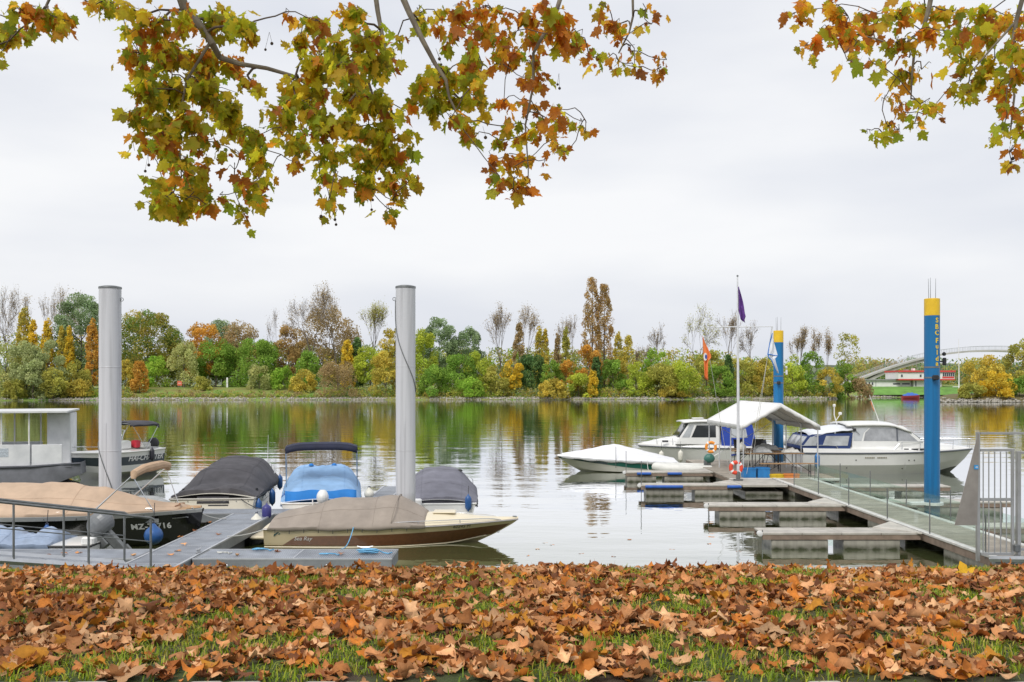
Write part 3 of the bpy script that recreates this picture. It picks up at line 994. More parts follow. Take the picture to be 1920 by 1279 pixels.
def hull_simple(r, L, B, H, hm, cm):
    rows = []
    for i in range(15):
        t = i / 14
        b = B / 2 * (.75 + .25 * t / .5 if t < .5 else math.sqrt(max(0.0, 1 - ((t - .5) / .5) ** 2.4)) + .01)
        sh = H * (1 + .35 * t * t)
        x = -L / 2 + L * t
        rows.append([(x, -b, sh), (x, -b * .85, sh * .4), (x, -b * .3, -.2), (x, b * .3, -.2), (x, b * .85, sh * .4), (x, b, sh)])
    mb = MB(); mb.grid(rows, flip=True)
    mb.add(rows[0], [tuple(range(6))])
    mb.build('hull', hm, r)
    rows = []
    for i in range(13):
        t = i / 12
        b = B / 2 * (.75 + .25 * t / .5 if t < .5 else math.sqrt(max(0.0, 1 - ((t - .5) / .5) ** 2.4)) + .02)
        sh = H * (1 + .35 * t * t)
        x = -L / 2 + L * t
        hgt = .75 * math.sin(math.pi * min(1, t * .85 + .12)) ** 1.5 + .1 * math.sin(t * 25)
        rows.append([(x, b * s, sh + .01 + hgt * (1 - abs(s) ** 1.6)) for s in (-1, -.7, -.35, 0, .35, .7, 1)])
    mb = MB(); mb.grid(rows)
    mb.build('tarpaulin', cm, r)
far_things()

def make_bridge():
    conc = mat('bridge_concrete', (.44, .435, .42), .85, var=.12, scale=.3)
    rail = mat('bridge_steel', (.45, .47, .49), .5, metal=.3)
    Y = 345
    b = P(1620, 716, Y)
    r = empty('footbridge', (b.x, Y, 3.0), 0, 'slim arched concrete footbridge at the right of the far bank', 'bridge')
    deckpts = [(1560, 724), (1600, 713.5), (1640, 697), (1700, 677), (1740, 667), (1790, 659), (1850, 655.5), (1900, 657), (1960, 662), (2040, 674), (2120, 692)]
    def dy(px): return curve(deckpts, px)
    def smooth_dy(px): return sum(dy(px + d) for d in (-30, -15, 0, 15, 30)) / 5
    xs = list(range(1565, 2110, 8))
    def strip(nm, top, bot, y0, y1, m, xs=xs):
        rows = []
        for px in xs:
            x = gx(px, Y)
            zt = EZ - (top(px) - HY) * Y / F; zb = EZ - (bot(px) - HY) * Y / F
            rows.append([(x, y0, zt), (x, y1, zt), (x, y1, zb), (x, y0, zb)])
        mb = MB(); mb.grid(rows, close=True)
        mb.add(rows[0], [(0, 1, 2, 3)]); mb.add(rows[-1], [(3, 2, 1, 0)])
        return mb.build(nm, m, r, world=True, ang=25)
    strip('deck', smooth_dy, lambda p: smooth_dy(p) + 3.2, Y - 2.2, Y + 2.2, conc)
    leg = lambda p: curve([(1604, 730), (1625, 715), (1655, 700), (1690, 687.5), (1730, 677), (1760, 670)], p)
    strip('arch_leg', lambda p: max(smooth_dy(p) + 3, curve([(1604, 722), (1640, 703.5), (1660, 690), (1700, 677)], p)), lambda p: leg(p) + 2.0, Y - 1.5, Y + 1.5, conc, list(range(1604, 1762, 6)))
    strip('web', lambda p: smooth_dy(p) + 3, lambda p: leg(p) + 1, Y - 1.2, Y + 1.2, conc, list(range(1646, 1764, 6)))
    mb = MB()
    for yy in (Y - 2.0, Y + 2.0):
        for px in range(1566, 2105, 3):
            z = EZ - (smooth_dy(px) - HY) * Y / F
            x = gx(px, Y)
            mb.bar((x, yy, z), (x, yy, z + 1.25), .035 if px % 4 else .06, 3)
        mb.tube([(gx(px, Y), yy, EZ - (smooth_dy(px) - HY) * Y / F + 1.3) for px in xs], .05, 4)
    tag(mb.build('railing', rail, r, world=True), kind='stuff')
make_bridge()
# ================================================================== PILES
STEEL = mat('galvanised_steel', (.50, .51, .52), .38, metal=.85, var=.15, scale=9)
DARKSTEEL = mat('dark_steel', (.20, .21, .21), .45, metal=.7, var=.2, scale=8)
BLACK = mat('black_rubber', (.02, .02, .022), .6)
ROPE_W = mat('white_rope', (.62, .62, .58), .9, var=.15, scale=40)
ROPE_B = mat('blue_rope', (.16, .42, .66), .9, var=.3, scale=60)
ROPE_D = mat('dark_rope', (.05, .05, .055), .9)

def pile_material(name, col, stain, z0=.9, z1=.1):
    """painted steel pile: vertical dirt runs, rusty and algae-stained foot"""
    m = bpy.data.materials.new(name); m.use_nodes = True
    n, l = m.node_tree.nodes, m.node_tree.links
    b = n['Principled BSDF']; b.inputs['Roughness'].default_value = .42
    tc = n.new('ShaderNodeTexCoord')
    mp = n.new('ShaderNodeMapping'); mp.inputs['Scale'].default_value = (9, 9, .35)
    l.new(tc.outputs['Object'], mp.inputs['Vector'])
    t = n.new('ShaderNodeTexNoise'); t.inputs['Scale'].default_value = 1; t.inputs['Detail'].default_value = 5
    l.new(mp.outputs['Vector'], t.inputs['Vector'])
    r = n.new('ShaderNodeValToRGB')
    r.color_ramp.elements[0].position = .32; r.color_ramp.elements[0].color = (*[c * .74 for c in col], 1)
    r.color_ramp.elements[1].position = .55; r.color_ramp.elements[1].color = (*col, 1)
    l.new(t.outputs['Fac'], r.inputs['Fac'])
    sx = n.new('ShaderNodeSeparateXYZ'); l.new(tc.outputs['Object'], sx.inputs['Vector'])
    mr = n.new('ShaderNodeMapRange'); mr.inputs['From Min'].default_value = z0; mr.inputs['From Max'].default_value = z1; mr.inputs['To Max'].default_value = 2.3
    l.new(sx.outputs['Z'], mr.inputs['Value'])
    t2 = n.new('ShaderNodeTexNoise'); t2.inputs['Scale'].default_value = 7; t2.inputs['Detail'].default_value = 6
    l.new(tc.outputs['Object'], t2.inputs['Vector'])
    mu = n.new('ShaderNodeMath'); mu.operation = 'MULTIPLY'; l.new(mr.outputs['Result'], mu.inputs[0]); l.new(t2.outputs['Fac'], mu.inputs[1])
    mx = n.new('ShaderNodeMixRGB'); l.new(mu.outputs[0], mx.inputs['Fac']); l.new(r.outputs['Color'], mx.inputs['Color1']); mx.inputs['Color2'].default_value = (*stain, 1)
    # scattered rust blooms and scuffs
    t3 = n.new('ShaderNodeTexNoise'); t3.inputs['Scale'].default_value = 2.6; t3.inputs['Detail'].default_value = 9; t3.inputs['Roughness'].default_value = .72
    l.new(tc.outputs['Object'], t3.inputs['Vector'])
    r3 = n.new('ShaderNodeMapRange'); r3.inputs['From Min'].default_value = .62; r3.inputs['From Max'].default_value = .74; r3.inputs['To Max'].default_value = .55
    l.new(t3.outputs['Fac'], r3.inputs['Value'])
    mx2 = n.new('ShaderNodeMixRGB'); l.new(r3.outputs['Result'], mx2.inputs['Fac']); l.new(mx.outputs['Color'], mx2.inputs['Color1']); mx2.inputs['Color2'].default_value = (*[(a + b_) / 2 for a, b_ in zip(col, stain)], 1)
    l.new(mx2.outputs['Color'], b.inputs['Base Color'])
    return m
PILE_W = pile_material('pile_white', (.56, .57, .60), (.42, .36, .27))
PILE_B = pile_material('pile_blue', (.004, .15, .37), (.03, .1, .17))
PILE_Y = mat('pile_yellow', (.78, .50, .02), .45, var=.1, scale=5)

def white_pile(px, Y, top, rad, side, label):
    b = P(px, 900, Y); b.z = 0
    r = empty('mooring_pile', b, 0, label, 'pile', 'white mooring piles')
    zt = EZ - (top - HY) * Y / F
    MB().lathe([(rad, -1.5), (rad, .9), (rad * 1.004, .9), (rad * 1.004, .93), (rad, .935), (rad, zt - .35), (rad, zt - .02)], 40).build('shaft', PILE_W, r)
    MB().lathe([(rad * 1.045, zt - .02), (rad * 1.05, zt), (rad * 1.03, zt + .025), (rad * .6, zt + .05), (.02, zt + .055)], 40).build('cap', DARKSTEEL, r)
    for zz in (zt - 1.9, zt - 3.9):
        MB().lathe([(rad, zz - .012), (rad + .004, zz - .006), (rad + .004, zz + .006), (rad, zz + .012)], 40).build('weld_ring', PILE_W, r)
    # eye and slack cable that wraps down round the shaft
    a = 0.15 if side > 0 else math.pi - .15
    e = MB()
    c = Vector((math.cos(a) * (rad + .035), -.02, zt - .28))
    e.tube([c + Vector((math.cos(t) * .04, 0, math.sin(t) * .04)) for t in np.linspace(0, 6.3, 13)], .008, 5)
    e.bar(c, c - Vector((math.cos(a) * .05, 0, 0)), .01)
    e.build('eye', DARKSTEEL, r)
    pts = []
    if side > 0:   # hangs straight, then crosses low on the shaft
        pts = [Vector((rad + .012, -.02, z)) for z in np.linspace(zt - .32, zt - 2.2, 5)]
        pts = pts[:1]
        for t in np.linspace(0, 1, 26):
            an = lerp(R(182), R(300), t ** .8); zz = lerp(2.15, 1.05, t ** 1.25)
            pts.append(Vector((math.cos(an) * (rad + .01), math.sin(an) * (rad + .01), zz)))
        pts = pts[1:]
    else:
        for t in np.linspace(0, 1, 40):
            an = lerp(R(178), R(362), t ** 1.5); zz = lerp(zt - .32, zt - 2.5, t)
            pts.append(Vector((math.cos(an) * (rad + .01), math.sin(an) * (rad + .01), zz)))
    MB().tube(pts, .011, 5).build('cable', DARKSTEEL, r)
    MB().box((0, -rad - .002, 1.3), (.02, .012, 2.6)).build('weld_seam', PILE_W, r)
white_pile(206.5, 24.3, 540, .255, 1, 'white steel mooring pile behind the black sloop with tan cover')
white_pile(760.5, 24.3, 539, .235, -1, 'white steel mooring pile behind the beige speedboat')

def blue_pile(px, Y, top, band, rad, label, letters):
    b = P(px, 900, Y); b.z = 0
    r = empty('guide_pile', b, 0, label, 'pile', 'blue guide piles with yellow tops')
    zt = EZ - (top - HY) * Y / F; zb = EZ - (band - HY) * Y / F
    MB().lathe([(rad, -1.5), (rad, zb)], 36).build('shaft', PILE_B, r)
    MB().lathe([(rad + .001, zb), (rad + .001, zt - .01), (rad - .02, zt), (.02, zt + .005)], 36).build('yellow_top', PILE_Y, r)
    for k, (dx, h) in enumerate(((-.085, .52), (-.03, .55), (.11, .53))):
        MB().tube([(dx, .02 * k, zt), (dx - .012 + .008 * k, .02 * k, zt + h)], [.008, .004], 5).build('bird_spike', DARKSTEEL, r)
    if letters:
        ys = [601, 613.2, 624.5, 639, 651, 661, 672.5, 683]
        for ch, py in zip('SBCFulda', ys):
            vs, fs = text_pts(ch, .17, bold=.005)
            cxm = (min(v[0] for v in vs) + max(v[0] for v in vs)) / 2; cym = (min(v[1] for v in vs) + max(v[1] for v in vs)) / 2
            zc = EZ - (py - HY) * Y / F
            mb = MB(); out = []
            for (u, v) in vs:
                an = R(-90) + R(16) + (u - cxm) * 1.05 / rad
                out.append((math.cos(an) * (rad + .004), math.sin(an) * (rad + .004), zc + (v - cym)))
            mb.add(out, fs); mb.build('letter', MATS['pile_letter'], r, smooth=False)
    for zz in (zb - 1.35, zb - 1.62):
        MB().lathe([(rad + .006, zz - .02), (rad + .006, zz + .02)], 24).build('strap', DARKSTEEL, r)
    # camera / lamp heads on the straps
    k = MB(); k.cbox((-.02 if letters else -.06, -rad - .08, zb - 1.62), (.13, .16, .13), .02); k.box((0, -rad - .02, zb - 1.62), (.05, .08, .05))
    k.build('lamp_head', BLACK, r)
    k = MB(); k.bar((rad, 0, zb - 1.2), (rad + .09, 0, zb - 1.2), .02); k.cbox((rad + .12, -.02, zb - 1.2), (.07, .12, .2), .015); k.lathe([(.03, 0), (.05, .03), (.05, .07), (.02, .1)], 10, c=(rad + .12, 0, zb - 1.05))
    k.build('camera', BLACK if letters else mat('cam_white', (.7, .7, .7), .4), r)
    # guide collar bolted to the dock
    k = MB(); k.lathe([(rad + .03, .37), (rad + .09, .37), (rad + .09, .44), (rad + .03, .44)], 28); k.box((-rad - .2, 0, .405), (.4, .3, .06))
    k.build('guide_collar', mat('collar_white', (.75, .75, .74), .5, var=.1), r)
mat('pile_letter', (.82, .58, .02), .5, var=.03)
blue_pile(1747.5, 26.5, 560, 592, .195, 'near blue guide pile with yellow top and vertical yellow lettering', True)
blue_pile(1459.5, 40.5, 620, 642, .195, 'far blue guide pile with yellow top behind the white tent', False)

# ================================================================== LEFT DOCK
def grate_material():
    m = bpy.data.materials.new('grating_plate'); m.use_nodes = True
    n, l = m.node_tree.nodes, m.node_tree.links
    b = n['Principled BSDF']; b.inputs['Roughness'].default_value = .5; b.inputs['Metallic'].default_value = .2
    geo = n.new('ShaderNodeNewGeometry')
    w = n.new('ShaderNodeTexWave'); w.bands_direction = 'X'; w.inputs['Scale'].default_value = 9.0; w.inputs['Distortion'].default_value = 0
    l.new(geo.outputs['Position'], w.inputs['Vector'])
    no = n.new('ShaderNodeTexNoise'); no.inputs['Scale'].default_value = 2.5; no.inputs['Detail'].default_value = 6
    l.new(geo.outputs['Position'], no.inputs['Vector'])
    r = n.new('ShaderNodeValToRGB')
    r.color_ramp.elements[0].position = .2; r.color_ramp.elements[0].color = (.17, .19, .22, 1)
    r.color_ramp.elements[1].position = .6; r.color_ramp.elements[1].color = (.42, .45, .50, 1)
    l.new(w.outputs['Fac'], r.inputs['Fac'])
    mx = n.new('ShaderNodeMixRGB'); mx.blend_type = 'MULTIPLY'; mx.inputs['Fac'].default_value = .5
    l.new(r.outputs['Color'], mx.inputs['Color1'])
    r2 = n.new('ShaderNodeValToRGB'); r2.color_ramp.elements[0].color = (.6, .6, .62, 1); r2.color_ramp.elements[1].color = (1.3, 1.3, 1.3, 1)
    r2.color_ramp.elements[0].position = .35; r2.color_ramp.elements[1].position = .65
    l.new(no.outputs['Fac'], r2.inputs['Fac']); l.new(r2.outputs['Color'], mx.inputs['Color2'])
    oi = n.new('ShaderNodeObjectInfo'); mr = n.new('ShaderNodeMapRange'); mr.inputs['To Min'].default_value = .88; mr.inputs['To Max'].default_value = 1.12
    l.new(oi.outputs['Random'], mr.inputs['Value'])
    hs = n.new('ShaderNodeHueSaturation'); l.new(mr.outputs['Result'], hs.inputs['Value']); l.new(mx.outputs['Color'], hs.inputs['Color'])
    l.new(hs.outputs['Color'], b.inputs['Base Color'])
    bp = n.new('ShaderNodeBump'); bp.inputs['Distance'].default_value = .012; l.new(w.outputs['Fac'], bp.inputs['Height']); l.new(bp.outputs['Normal'], b.inputs['Normal'])
    return m
GRATE = grate_material()
FASCIA = mat('dock_fascia', (.24, .255, .27), .5, metal=.3, var=.18, scale=3)
EDGE = mat('dock_edge', (.50, .52, .55), .4, metal=.5, var=.1, scale=4)
FLOATM = mat('float_plastic', (.07, .075, .08), .7)
DZ = .40

def pontoon(name, x0, x1, y0, y1, step, along, label, group='grey floating pontoons of the left dock'):
    r = empty(name, ((x0 + x1) / 2, (y0 + y1) / 2, 0), 0, label, 'dock', group)
    L = (x1 - x0) if along == 'x' else (y1 - y0)
    n = max(1, round(L / step)); st = L / n
    for i in range(n):
        g = .012
        if along == 'x': c, s = (x0 + st * (i + .5), (y0 + y1) / 2, DZ - .015), (st - g, y1 - y0 - .10, .03)
        else: c, s = ((x0 + x1) / 2, y0 + st * (i + .5), DZ - .015), (x1 - x0 - .10, st - g, .03)
        MB().cbox(c, s, .006).build('grating_plate', GRATE, r, world=True)
    e = MB()
    for (xa, xb, ya, yb) in ((x0, x1, y0, y0 + .05), (x0, x1, y1 - .05, y1)) if along == 'x' else ((x0, x0 + .05, y0, y1), (x1 - .05, x1, y0, y1)):
        MB().box(((xa + xb) / 2, (ya + yb) / 2, DZ - .005), (xb - xa, yb - ya, .03)).build('edge_strip', EDGE, r, world=True)
        k = MB(); k.box(((xa + xb) / 2, (ya + yb) / 2, DZ - .115), (max(.03, xb - xa - .01), max(.03, yb - ya - .01), .19))
        k.build('side_beam', FASCIA, r, world=True)
    for i in range(1, n):
        if along == 'x': c, s = (x0 + st * i, (y0 + y1) / 2, DZ - .004), (.028, y1 - y0 - .104, .02)
        else: c, s = ((x0 + x1) / 2, y0 + st * i, DZ - .004), (x1 - x0 - .104, .028, .02)
        MB().box(c, s).build('joint_strip', EDGE, r, world=True, smooth=False)
    for q in (0, 1):
        if along == 'x': c, s = ((x0 + .02) if q == 0 else (x1 - .02), (y0 + y1) / 2, DZ - .1), (.04, y1 - y0 - .11, .2)
        else: c, s = ((x0 + x1) / 2, (y0 + .02) if q == 0 else (y1 - .02), DZ - .1), (x1 - x0 - .11, .04, .2)
        MB().box(c, s).build('end_plate', FASCIA, r, world=True)
    nf = max(1, round(L / 2.2))
    for i in range(nf):
        t = (i + .5) / nf
        if along == 'x': c, s = (lerp(x0, x1, t), (y0 + y1) / 2, .02), (L / nf * .7, y1 - y0 - .22, .34)
        else: c, s = ((x0 + x1) / 2, lerp(y0, y1, t), .02), (x1 - x0 - .22, L / nf * .7, .34)
        MB().cbox(c, s, .04).build('float', FLOATM, r, world=True)
    for i in range(nf):      # bolts of the fender rail
        t = (i + .35) / nf
        if along == 'x':
            MB().lathe([(.03, 0), (.03, .015), (.012, .03)], 8, c=(lerp(x0, x1, t), y0 - .004, DZ - .12), M=Matrix.Rotation(R(90), 3, 'X')).build('bolt', STEEL, r, world=True)
    return r
pontoon('floating_walkway', -6.72, -5.72, 16.6, 24.36, 1.0, 'y', 'long grey grated walkway leading out between black sloop and beige speedboat')
pontoon('floating_pontoon', -5.70, -2.14, 18.05, 19.1, 1.72, 'x', 'grey grated pontoon with blue rope in front of the beige speedboat')
pontoon('floating_pontoon', -12.6, -6.74, 18.05, 19.1, 1.45, 'x', 'grey grated pontoon behind the gangway railing')
pontoon('floating_pontoon', -7.75, -3.2, 24.40, 25.3, 1.5, 'x', 'grey grated pontoon at the sterns of the covered boats')
pontoon('floating_finger', -3.95, -3.3, 25.34, 31.0, 1.4, 'y', 'narrow grey finger pontoon between blue-covered and grey-covered boats')

def cleat(c, rz, label):
    r = MB()
    r.bar((-.05, 0, 0), (-.05, 0, .05), .014); r.bar((.05, 0, 0), (.05, 0, .05), .014)
    r.tube([(-.15, 0, .075), (-.08, 0, .055), (.08, 0, .055), (.15, 0, .075)], [.008, .016, .016, .008], 6)
    r.box((0, 0, .004), (.16, .06, .01))
    o = link('cleat', r.mesh('cleat', STEEL), None, c)
    o.rotation_euler = (0, 0, rz)
    tag(o, label, 'cleat', 'mooring cleats')
cleat((-5.78, 18.7, DZ + .012), R(90), 'steel mooring cleat on the walkway edge by the speedboat stern')
cleat((-2.75, 18.95, DZ + .012), 0, 'steel mooring cleat near the blue rope coil')

def rope_coil(c, n, spread, mats, label, seed):
    rd = random.Random(seed)
    pts = []
    for i in range(n * 14):
        a = i / 14 * 6.283
        rr = spread * (.45 + .55 * abs(math.sin(i * .37 + seed)))
        pts.append((math.cos(a) * rr * 1.5 + .03 * rd.uniform(-1, 1), math.sin(a) * rr * .7, .015 + .011 * (i / 14) + .006 * rd.random()))
    pts += [(spread * 2.2, .05, .014), (spread * 3.2, -.08, .014), (spread * 3.6, .06, .014)]
    mb = MB(); mb.tube(pts, .013, 5)
    o = link('mooring_rope', mb.mesh('mooring_rope', mats), None, c)
    tag(o, label, 'rope', 'ropes on the left dock')
rope_coil((gx(690, 18.6), 18.6, DZ + .006), 6, .12, ROPE_B, 'tangled light blue rope heap at the pontoon end', 3)
rope_coil((gx(612, 18.45), 18.45, DZ + .006), 1, .07, ROPE_B, 'single loop of light blue rope in the middle of the pontoon', 5)
rope_coil((gx(486, 18.95), 18.95, DZ + .006), 2, .07, ROPE_B, 'small light blue rope loop beside the speedboat stern', 8)
rope_coil((gx(415, 18.6), 18.6, DZ + .006), 1, .05, ROPE_W, 'pale rope end on the walkway junction', 11)

def gangway():
    a0, a1 = Vector((-8.3, 14.2, 1.12)), Vector((-5.9, 16.55, .47))     # near side edge
    d = (a1 - a0); n = Vector((-.72, .70, 0)) * .95
    r = empty('gangway', (a0 + a1) / 2 + n / 2 - Vector((0, 0, .3)), 0, 'sloping steel gangway with railings at the lower left', 'gangway')
    ext = a0 - d * 1.1
    for q, off in enumerate((Vector((0, 0, 0)), n)):
        s = MB(); s.tube([ext + off, a1 + off], .055, 4); s.build('stringer', EDGE, r, world=True)
        top = Vector((0, 0, .86))
        MB().tube([ext + off + top, a0 + off + top, a1 + off + top, a1 + off + top + d.normalized() * .06 - Vector((0, 0, .03))], .021, 8).build('handrail', DARKSTEEL, r, world=True)
        MB().tube([ext + off + top * .55, a1 + off + top * .55], .010, 6).build('middle_rail', DARKSTEEL, r, world=True)
        for t in (-.75, -.36, .04, .37, .70, 1.0):
            p = a0 + d * t + off
            MB().box(p + Vector((0, 0, .43)), (.022, .045, .86), rz=.75).build('post', DARKSTEEL, r, world=True)
    for i in range(10):
        t0, t1 = -1.1 + .21 * i, -1.1 + .21 * (i + 1) - .008
        p = [a0 + d * t0, a0 + d * t1, a0 + d * t1 + n, a0 + d * t0 + n]
        k = MB(); k.prism([q - Vector((0, 0, .02)) for q in p], (0, 0, .025)); k.build('grating_plate', GRATE, r, world=True, smooth=False)
gangway()

# ================================================================== RIGHT DOCK
RZ = .36
CONC = pile_material('float_concrete', (.38, .36, .31), (.04, .045, .02), .13, -.02)
DECKW = mat('deck_boards', (.34, .30, .25), .85, var=.25, scale=3, rnd=.14, bump=.002, bscale=30)
WHITEDGE = mat('deck_edge_white', (.62, .61, .58), .6, var=.14, scale=5)
BEAMBR = mat('finger_beam_brown', (.24, .18, .14), .8, var=.3, scale=4)
FINTOP = mat('finger_top', (.46, .435, .39), .8, var=.22, scale=3, rnd=.1)
BUMPER = mat('bumper_blue', (.02, .10, .42), .55, var=.2, scale=6)
GLASSG = None
def pane_material():
    m = bpy.data.materials.new('green_tinted_pane'); m.use_nodes = True
    n, l = m.node_tree.nodes, m.node_tree.links
    n.remove(n['Principled BSDF'])
    tr = n.new('ShaderNodeBsdfTransparent'); tr.inputs['Color'].default_value = (.91, .97, .94, 1)
    gl = n.new('ShaderNodeBsdfGlossy'); gl.inputs['Roughness'].default_value = .03
    df = n.new('ShaderNodeBsdfDiffuse'); df.inputs['Color'].default_value = (.5, .66, .6, 1)
    m1 = n.new('ShaderNodeMixShader'); m1.inputs['Fac'].default_value = .05
    m2 = n.new('ShaderNodeMixShader')
    l.new(tr.outputs[0], m1.inputs[1]); l.new(df.outputs[0], m1.inputs[2])
    m2.inputs['Fac'].default_value = .07; l.new(m1.outputs[0], m2.inputs[1]); l.new(gl.outputs[0], m2.inputs[2])
    l.new(m2.outputs[0], n['Material Output'].inputs['Surface'])
    return m
PANE = pane_material()

WX0, WX1, WY0, WY1 = 8.72, 10.06, 17.2, 34.0
def right_walkway():
    r = empty('jetty_walkway', ((WX0 + WX1) / 2, (WY0 + WY1) / 2, 0), 0, 'long white-edged jetty walkway running out from the steel gate', 'dock')
    n = 56; st = (WY1 - WY0) / n
    for i in range(n):
        MB().box(((WX0 + WX1) / 2, WY0 + st * (i + .5), RZ - .02), (WX1 - WX0 - .26, st - .012, .04)).build('plank', DECKW, r, world=True, smooth=False)
    for x in (WX0 + .065, WX1 - .065):
        nn = 6
        for i in range(nn):
            s = (WY1 - WY0) / nn
            MB().cbox((x, WY0 + s * (i + .5), RZ + .0), (.13, s - .02, .06), .012).build('edge_board', WHITEDGE, r, world=True)
        MB().box((x, (WY0 + WY1) / 2, RZ - .10), (.10, WY1 - WY0, .14)).build('side_beam', BEAMBR, r, world=True)
    for y0, y1 in ((17.8, 20.6), (22.6, 25.0), (27.2, 29.6), (31.5, 33.6)):
        MB().cbox(((WX0 + WX1) / 2, (y0 + y1) / 2, -.02), (WX1 - WX0 - .1, y1 - y0, .44), .02).build('concrete_float', CONC, r, world=True)
    # low tinted panes between thin posts
    for x, ys in ((WX0 + .02, (31.4, 28.9, 26.3, 23.6, 21.2, 18.7)), (WX1 - .02, (33.6, 31.0, 28.4, 25.8, 23.2, 20.8, 18.7))):
        for i, y in enumerate(ys):
            MB().bar((x, y, RZ - .06), (x, y, RZ + .74), .014, 8).build('post', DARKSTEEL, r, world=True)
            if i < len(ys) - 1:
                y2 = ys[i + 1]
                MB().box((x, (y + y2) / 2, RZ + .30), (.008, abs(y2 - y) - .1, .44)).build('pane', PANE, r, world=True, smooth=False)
right_walkway()

def finger(x0, x1, y0, y1, floats, label, bumpers=(), right=False):
    r = empty('finger_pontoon', ((x0 + x1) / 2, (y0 + y1) / 2, 0), 0, label, 'dock', 'concrete finger pontoons of the right jetty')
    n = max(2, round((x1 - x0) / .95)); st = (x1 - x0) / n
    for i in range(n):
        MB().cbox((x0 + st * (i + .5), (y0 + y1) / 2, RZ - .02), (st - .012, y1 - y0, .05), .008).build('top_slab', FINTOP, r, world=True)
    MB().box(((x0 + x1) / 2, y0 + .05, RZ - .095), (x1 - x0 - .01, .08, .10)).build('side_beam', BEAMBR, r, world=True)
    MB().box(((x0 + x1) / 2, y1 - .05, RZ - .095), (x1 - x0 - .01, .08, .10)).build('side_beam', BEAMBR, r, world=True)
    for fx0, fx1 in floats:
        MB().cbox(((fx0 + fx1) / 2, (y0 + y1) / 2, -.03), (fx1 - fx0, y1 - y0 - .06, .48), .015).build('concrete_float', CONC, r, world=True)
    for bx0, bx1 in bumpers:
        k = MB(); k.tube([(bx0, y0 - .05, RZ - .05), (bx1, y0 - .05, RZ - .05)], .05, 10); k.build('blue_bumper', BUMPER, r, world=True)
    if not right:
        k = MB(); k.lathe([(.02, -.05), (.06, -.04), (.06, .04), (.02, .05)], 10, c=(x0 - .05, y0 + .06, RZ - .02), M=Matrix.Rotation(R(90), 3, 'X'))
        k.build('corner_roller', mat('roller_white', (.7, .7, .7), .5), r, world=True)
        MB().bar((x0 + .02, y0 + .1, -.6), (x0 + .02, y0 + .1, RZ + .75 if y0 > 30 else RZ + .05), .012).build('rod', DARKSTEEL, r, world=True)
        k = MB(); k.prism([(x1 - .02, y0 - .1, RZ - .01), (x1 - .02, y1 + .9, RZ - .01), (x1 - .75, y1 - .02, RZ - .01)], (0, 0, .03)); k.build('gusset', FINTOP, r, world=True, smooth=False)
finger(5.32, 8.68, 21.5, 22.3, ((5.52, 6.72), (7.05, 8.25)), 'nearest concrete finger pontoon left of the jetty walkway')
finger(5.12, 8.68, 26.4, 27.15, ((5.42, 6.62), (6.98, 8.2)), 'second nearest concrete finger pontoon left of the jetty walkway')
finger(4.05, 7.2, 31.8, 32.5, ((4.22, 5.4), (5.75, 6.95)), 'concrete finger pontoon with blue bumpers, third from the gate', ((4.18, 5.35), (6.75, 7.18)))
finger(4.1, 7.25, 36.5, 37.2, ((4.15, 5.2), (5.5, 6.9)), 'farthest concrete finger pontoon beside the white and green speedboat', ((4.5, 5.0), (5.6, 6.1)))
finger(10.1, 13.6, 31.4, 32.1, ((10.5, 11.7), (12.1, 13.2)), 'concrete finger pontoon beside the big white cabin cruiser', right=True)
finger(10.1, 13.4, 27.2, 27.9, ((10.9, 12.1), (12.3, 13.2)), 'concrete finger pontoon right of the walkway behind the near blue pile', right=True)
finger(10.1, 13.2, 22.4, 23.1, ((10.4, 11.6), (11.9, 13.0)), 'concrete finger pontoon right of the walkway behind the steel gate', right=True)

PX0, PX1, PY0, PY1 = 7.3, 11.0, 34.04, 42.6
def platform():
    r = empty('jetty_platform', ((PX0 + PX1) / 2, (PY0 + PY1) / 2, 0), 0, 'broad wooden jetty platform under the white tent', 'dock')
    n = 40; st = (PY1 - PY0) / n
    for i in range(n):
        MB().box(((PX0 + PX1) / 2, PY0 + st * (i + .5), RZ - .02), (PX1 - PX0 - .02, st - .012, .04)).build('plank', DECKW, r, world=True, smooth=False)
    for x in (PX0 + .06, PX1 - .06):
        MB().box((x, (PY0 + PY1) / 2, RZ - .1), (.1, PY1 - PY0, .12)).build('side_beam', BEAMBR, r, world=True)
    MB().cbox(((PX0 + PX1) / 2, PY0 - .03, RZ - .03), (PX1 - PX0, .05, .09), .01).build('edge_board', WHITEDGE, r, world=True)
    for y0, y1 in ((34.3, 36.8), (38, 41)):
        MB().cbox(((PX0 + PX1) / 2, (y0 + y1) / 2, -.03), (PX1 - PX0 - .2, y1 - y0, .44), .02).build('concrete_float', CONC, r, world=True)
    # short apron joining the finger roots, left of the walkway
    MB().cbox((7.98, 32.95, RZ - .04), (1.42, 2.1, .08), .01).build('apron_slab', FINTOP, r, world=True)
    MB().cbox((7.98, 32.95, -.07), (1.2, 1.8, .4), .02).build('apron_float', CONC, r, world=True)
platform()

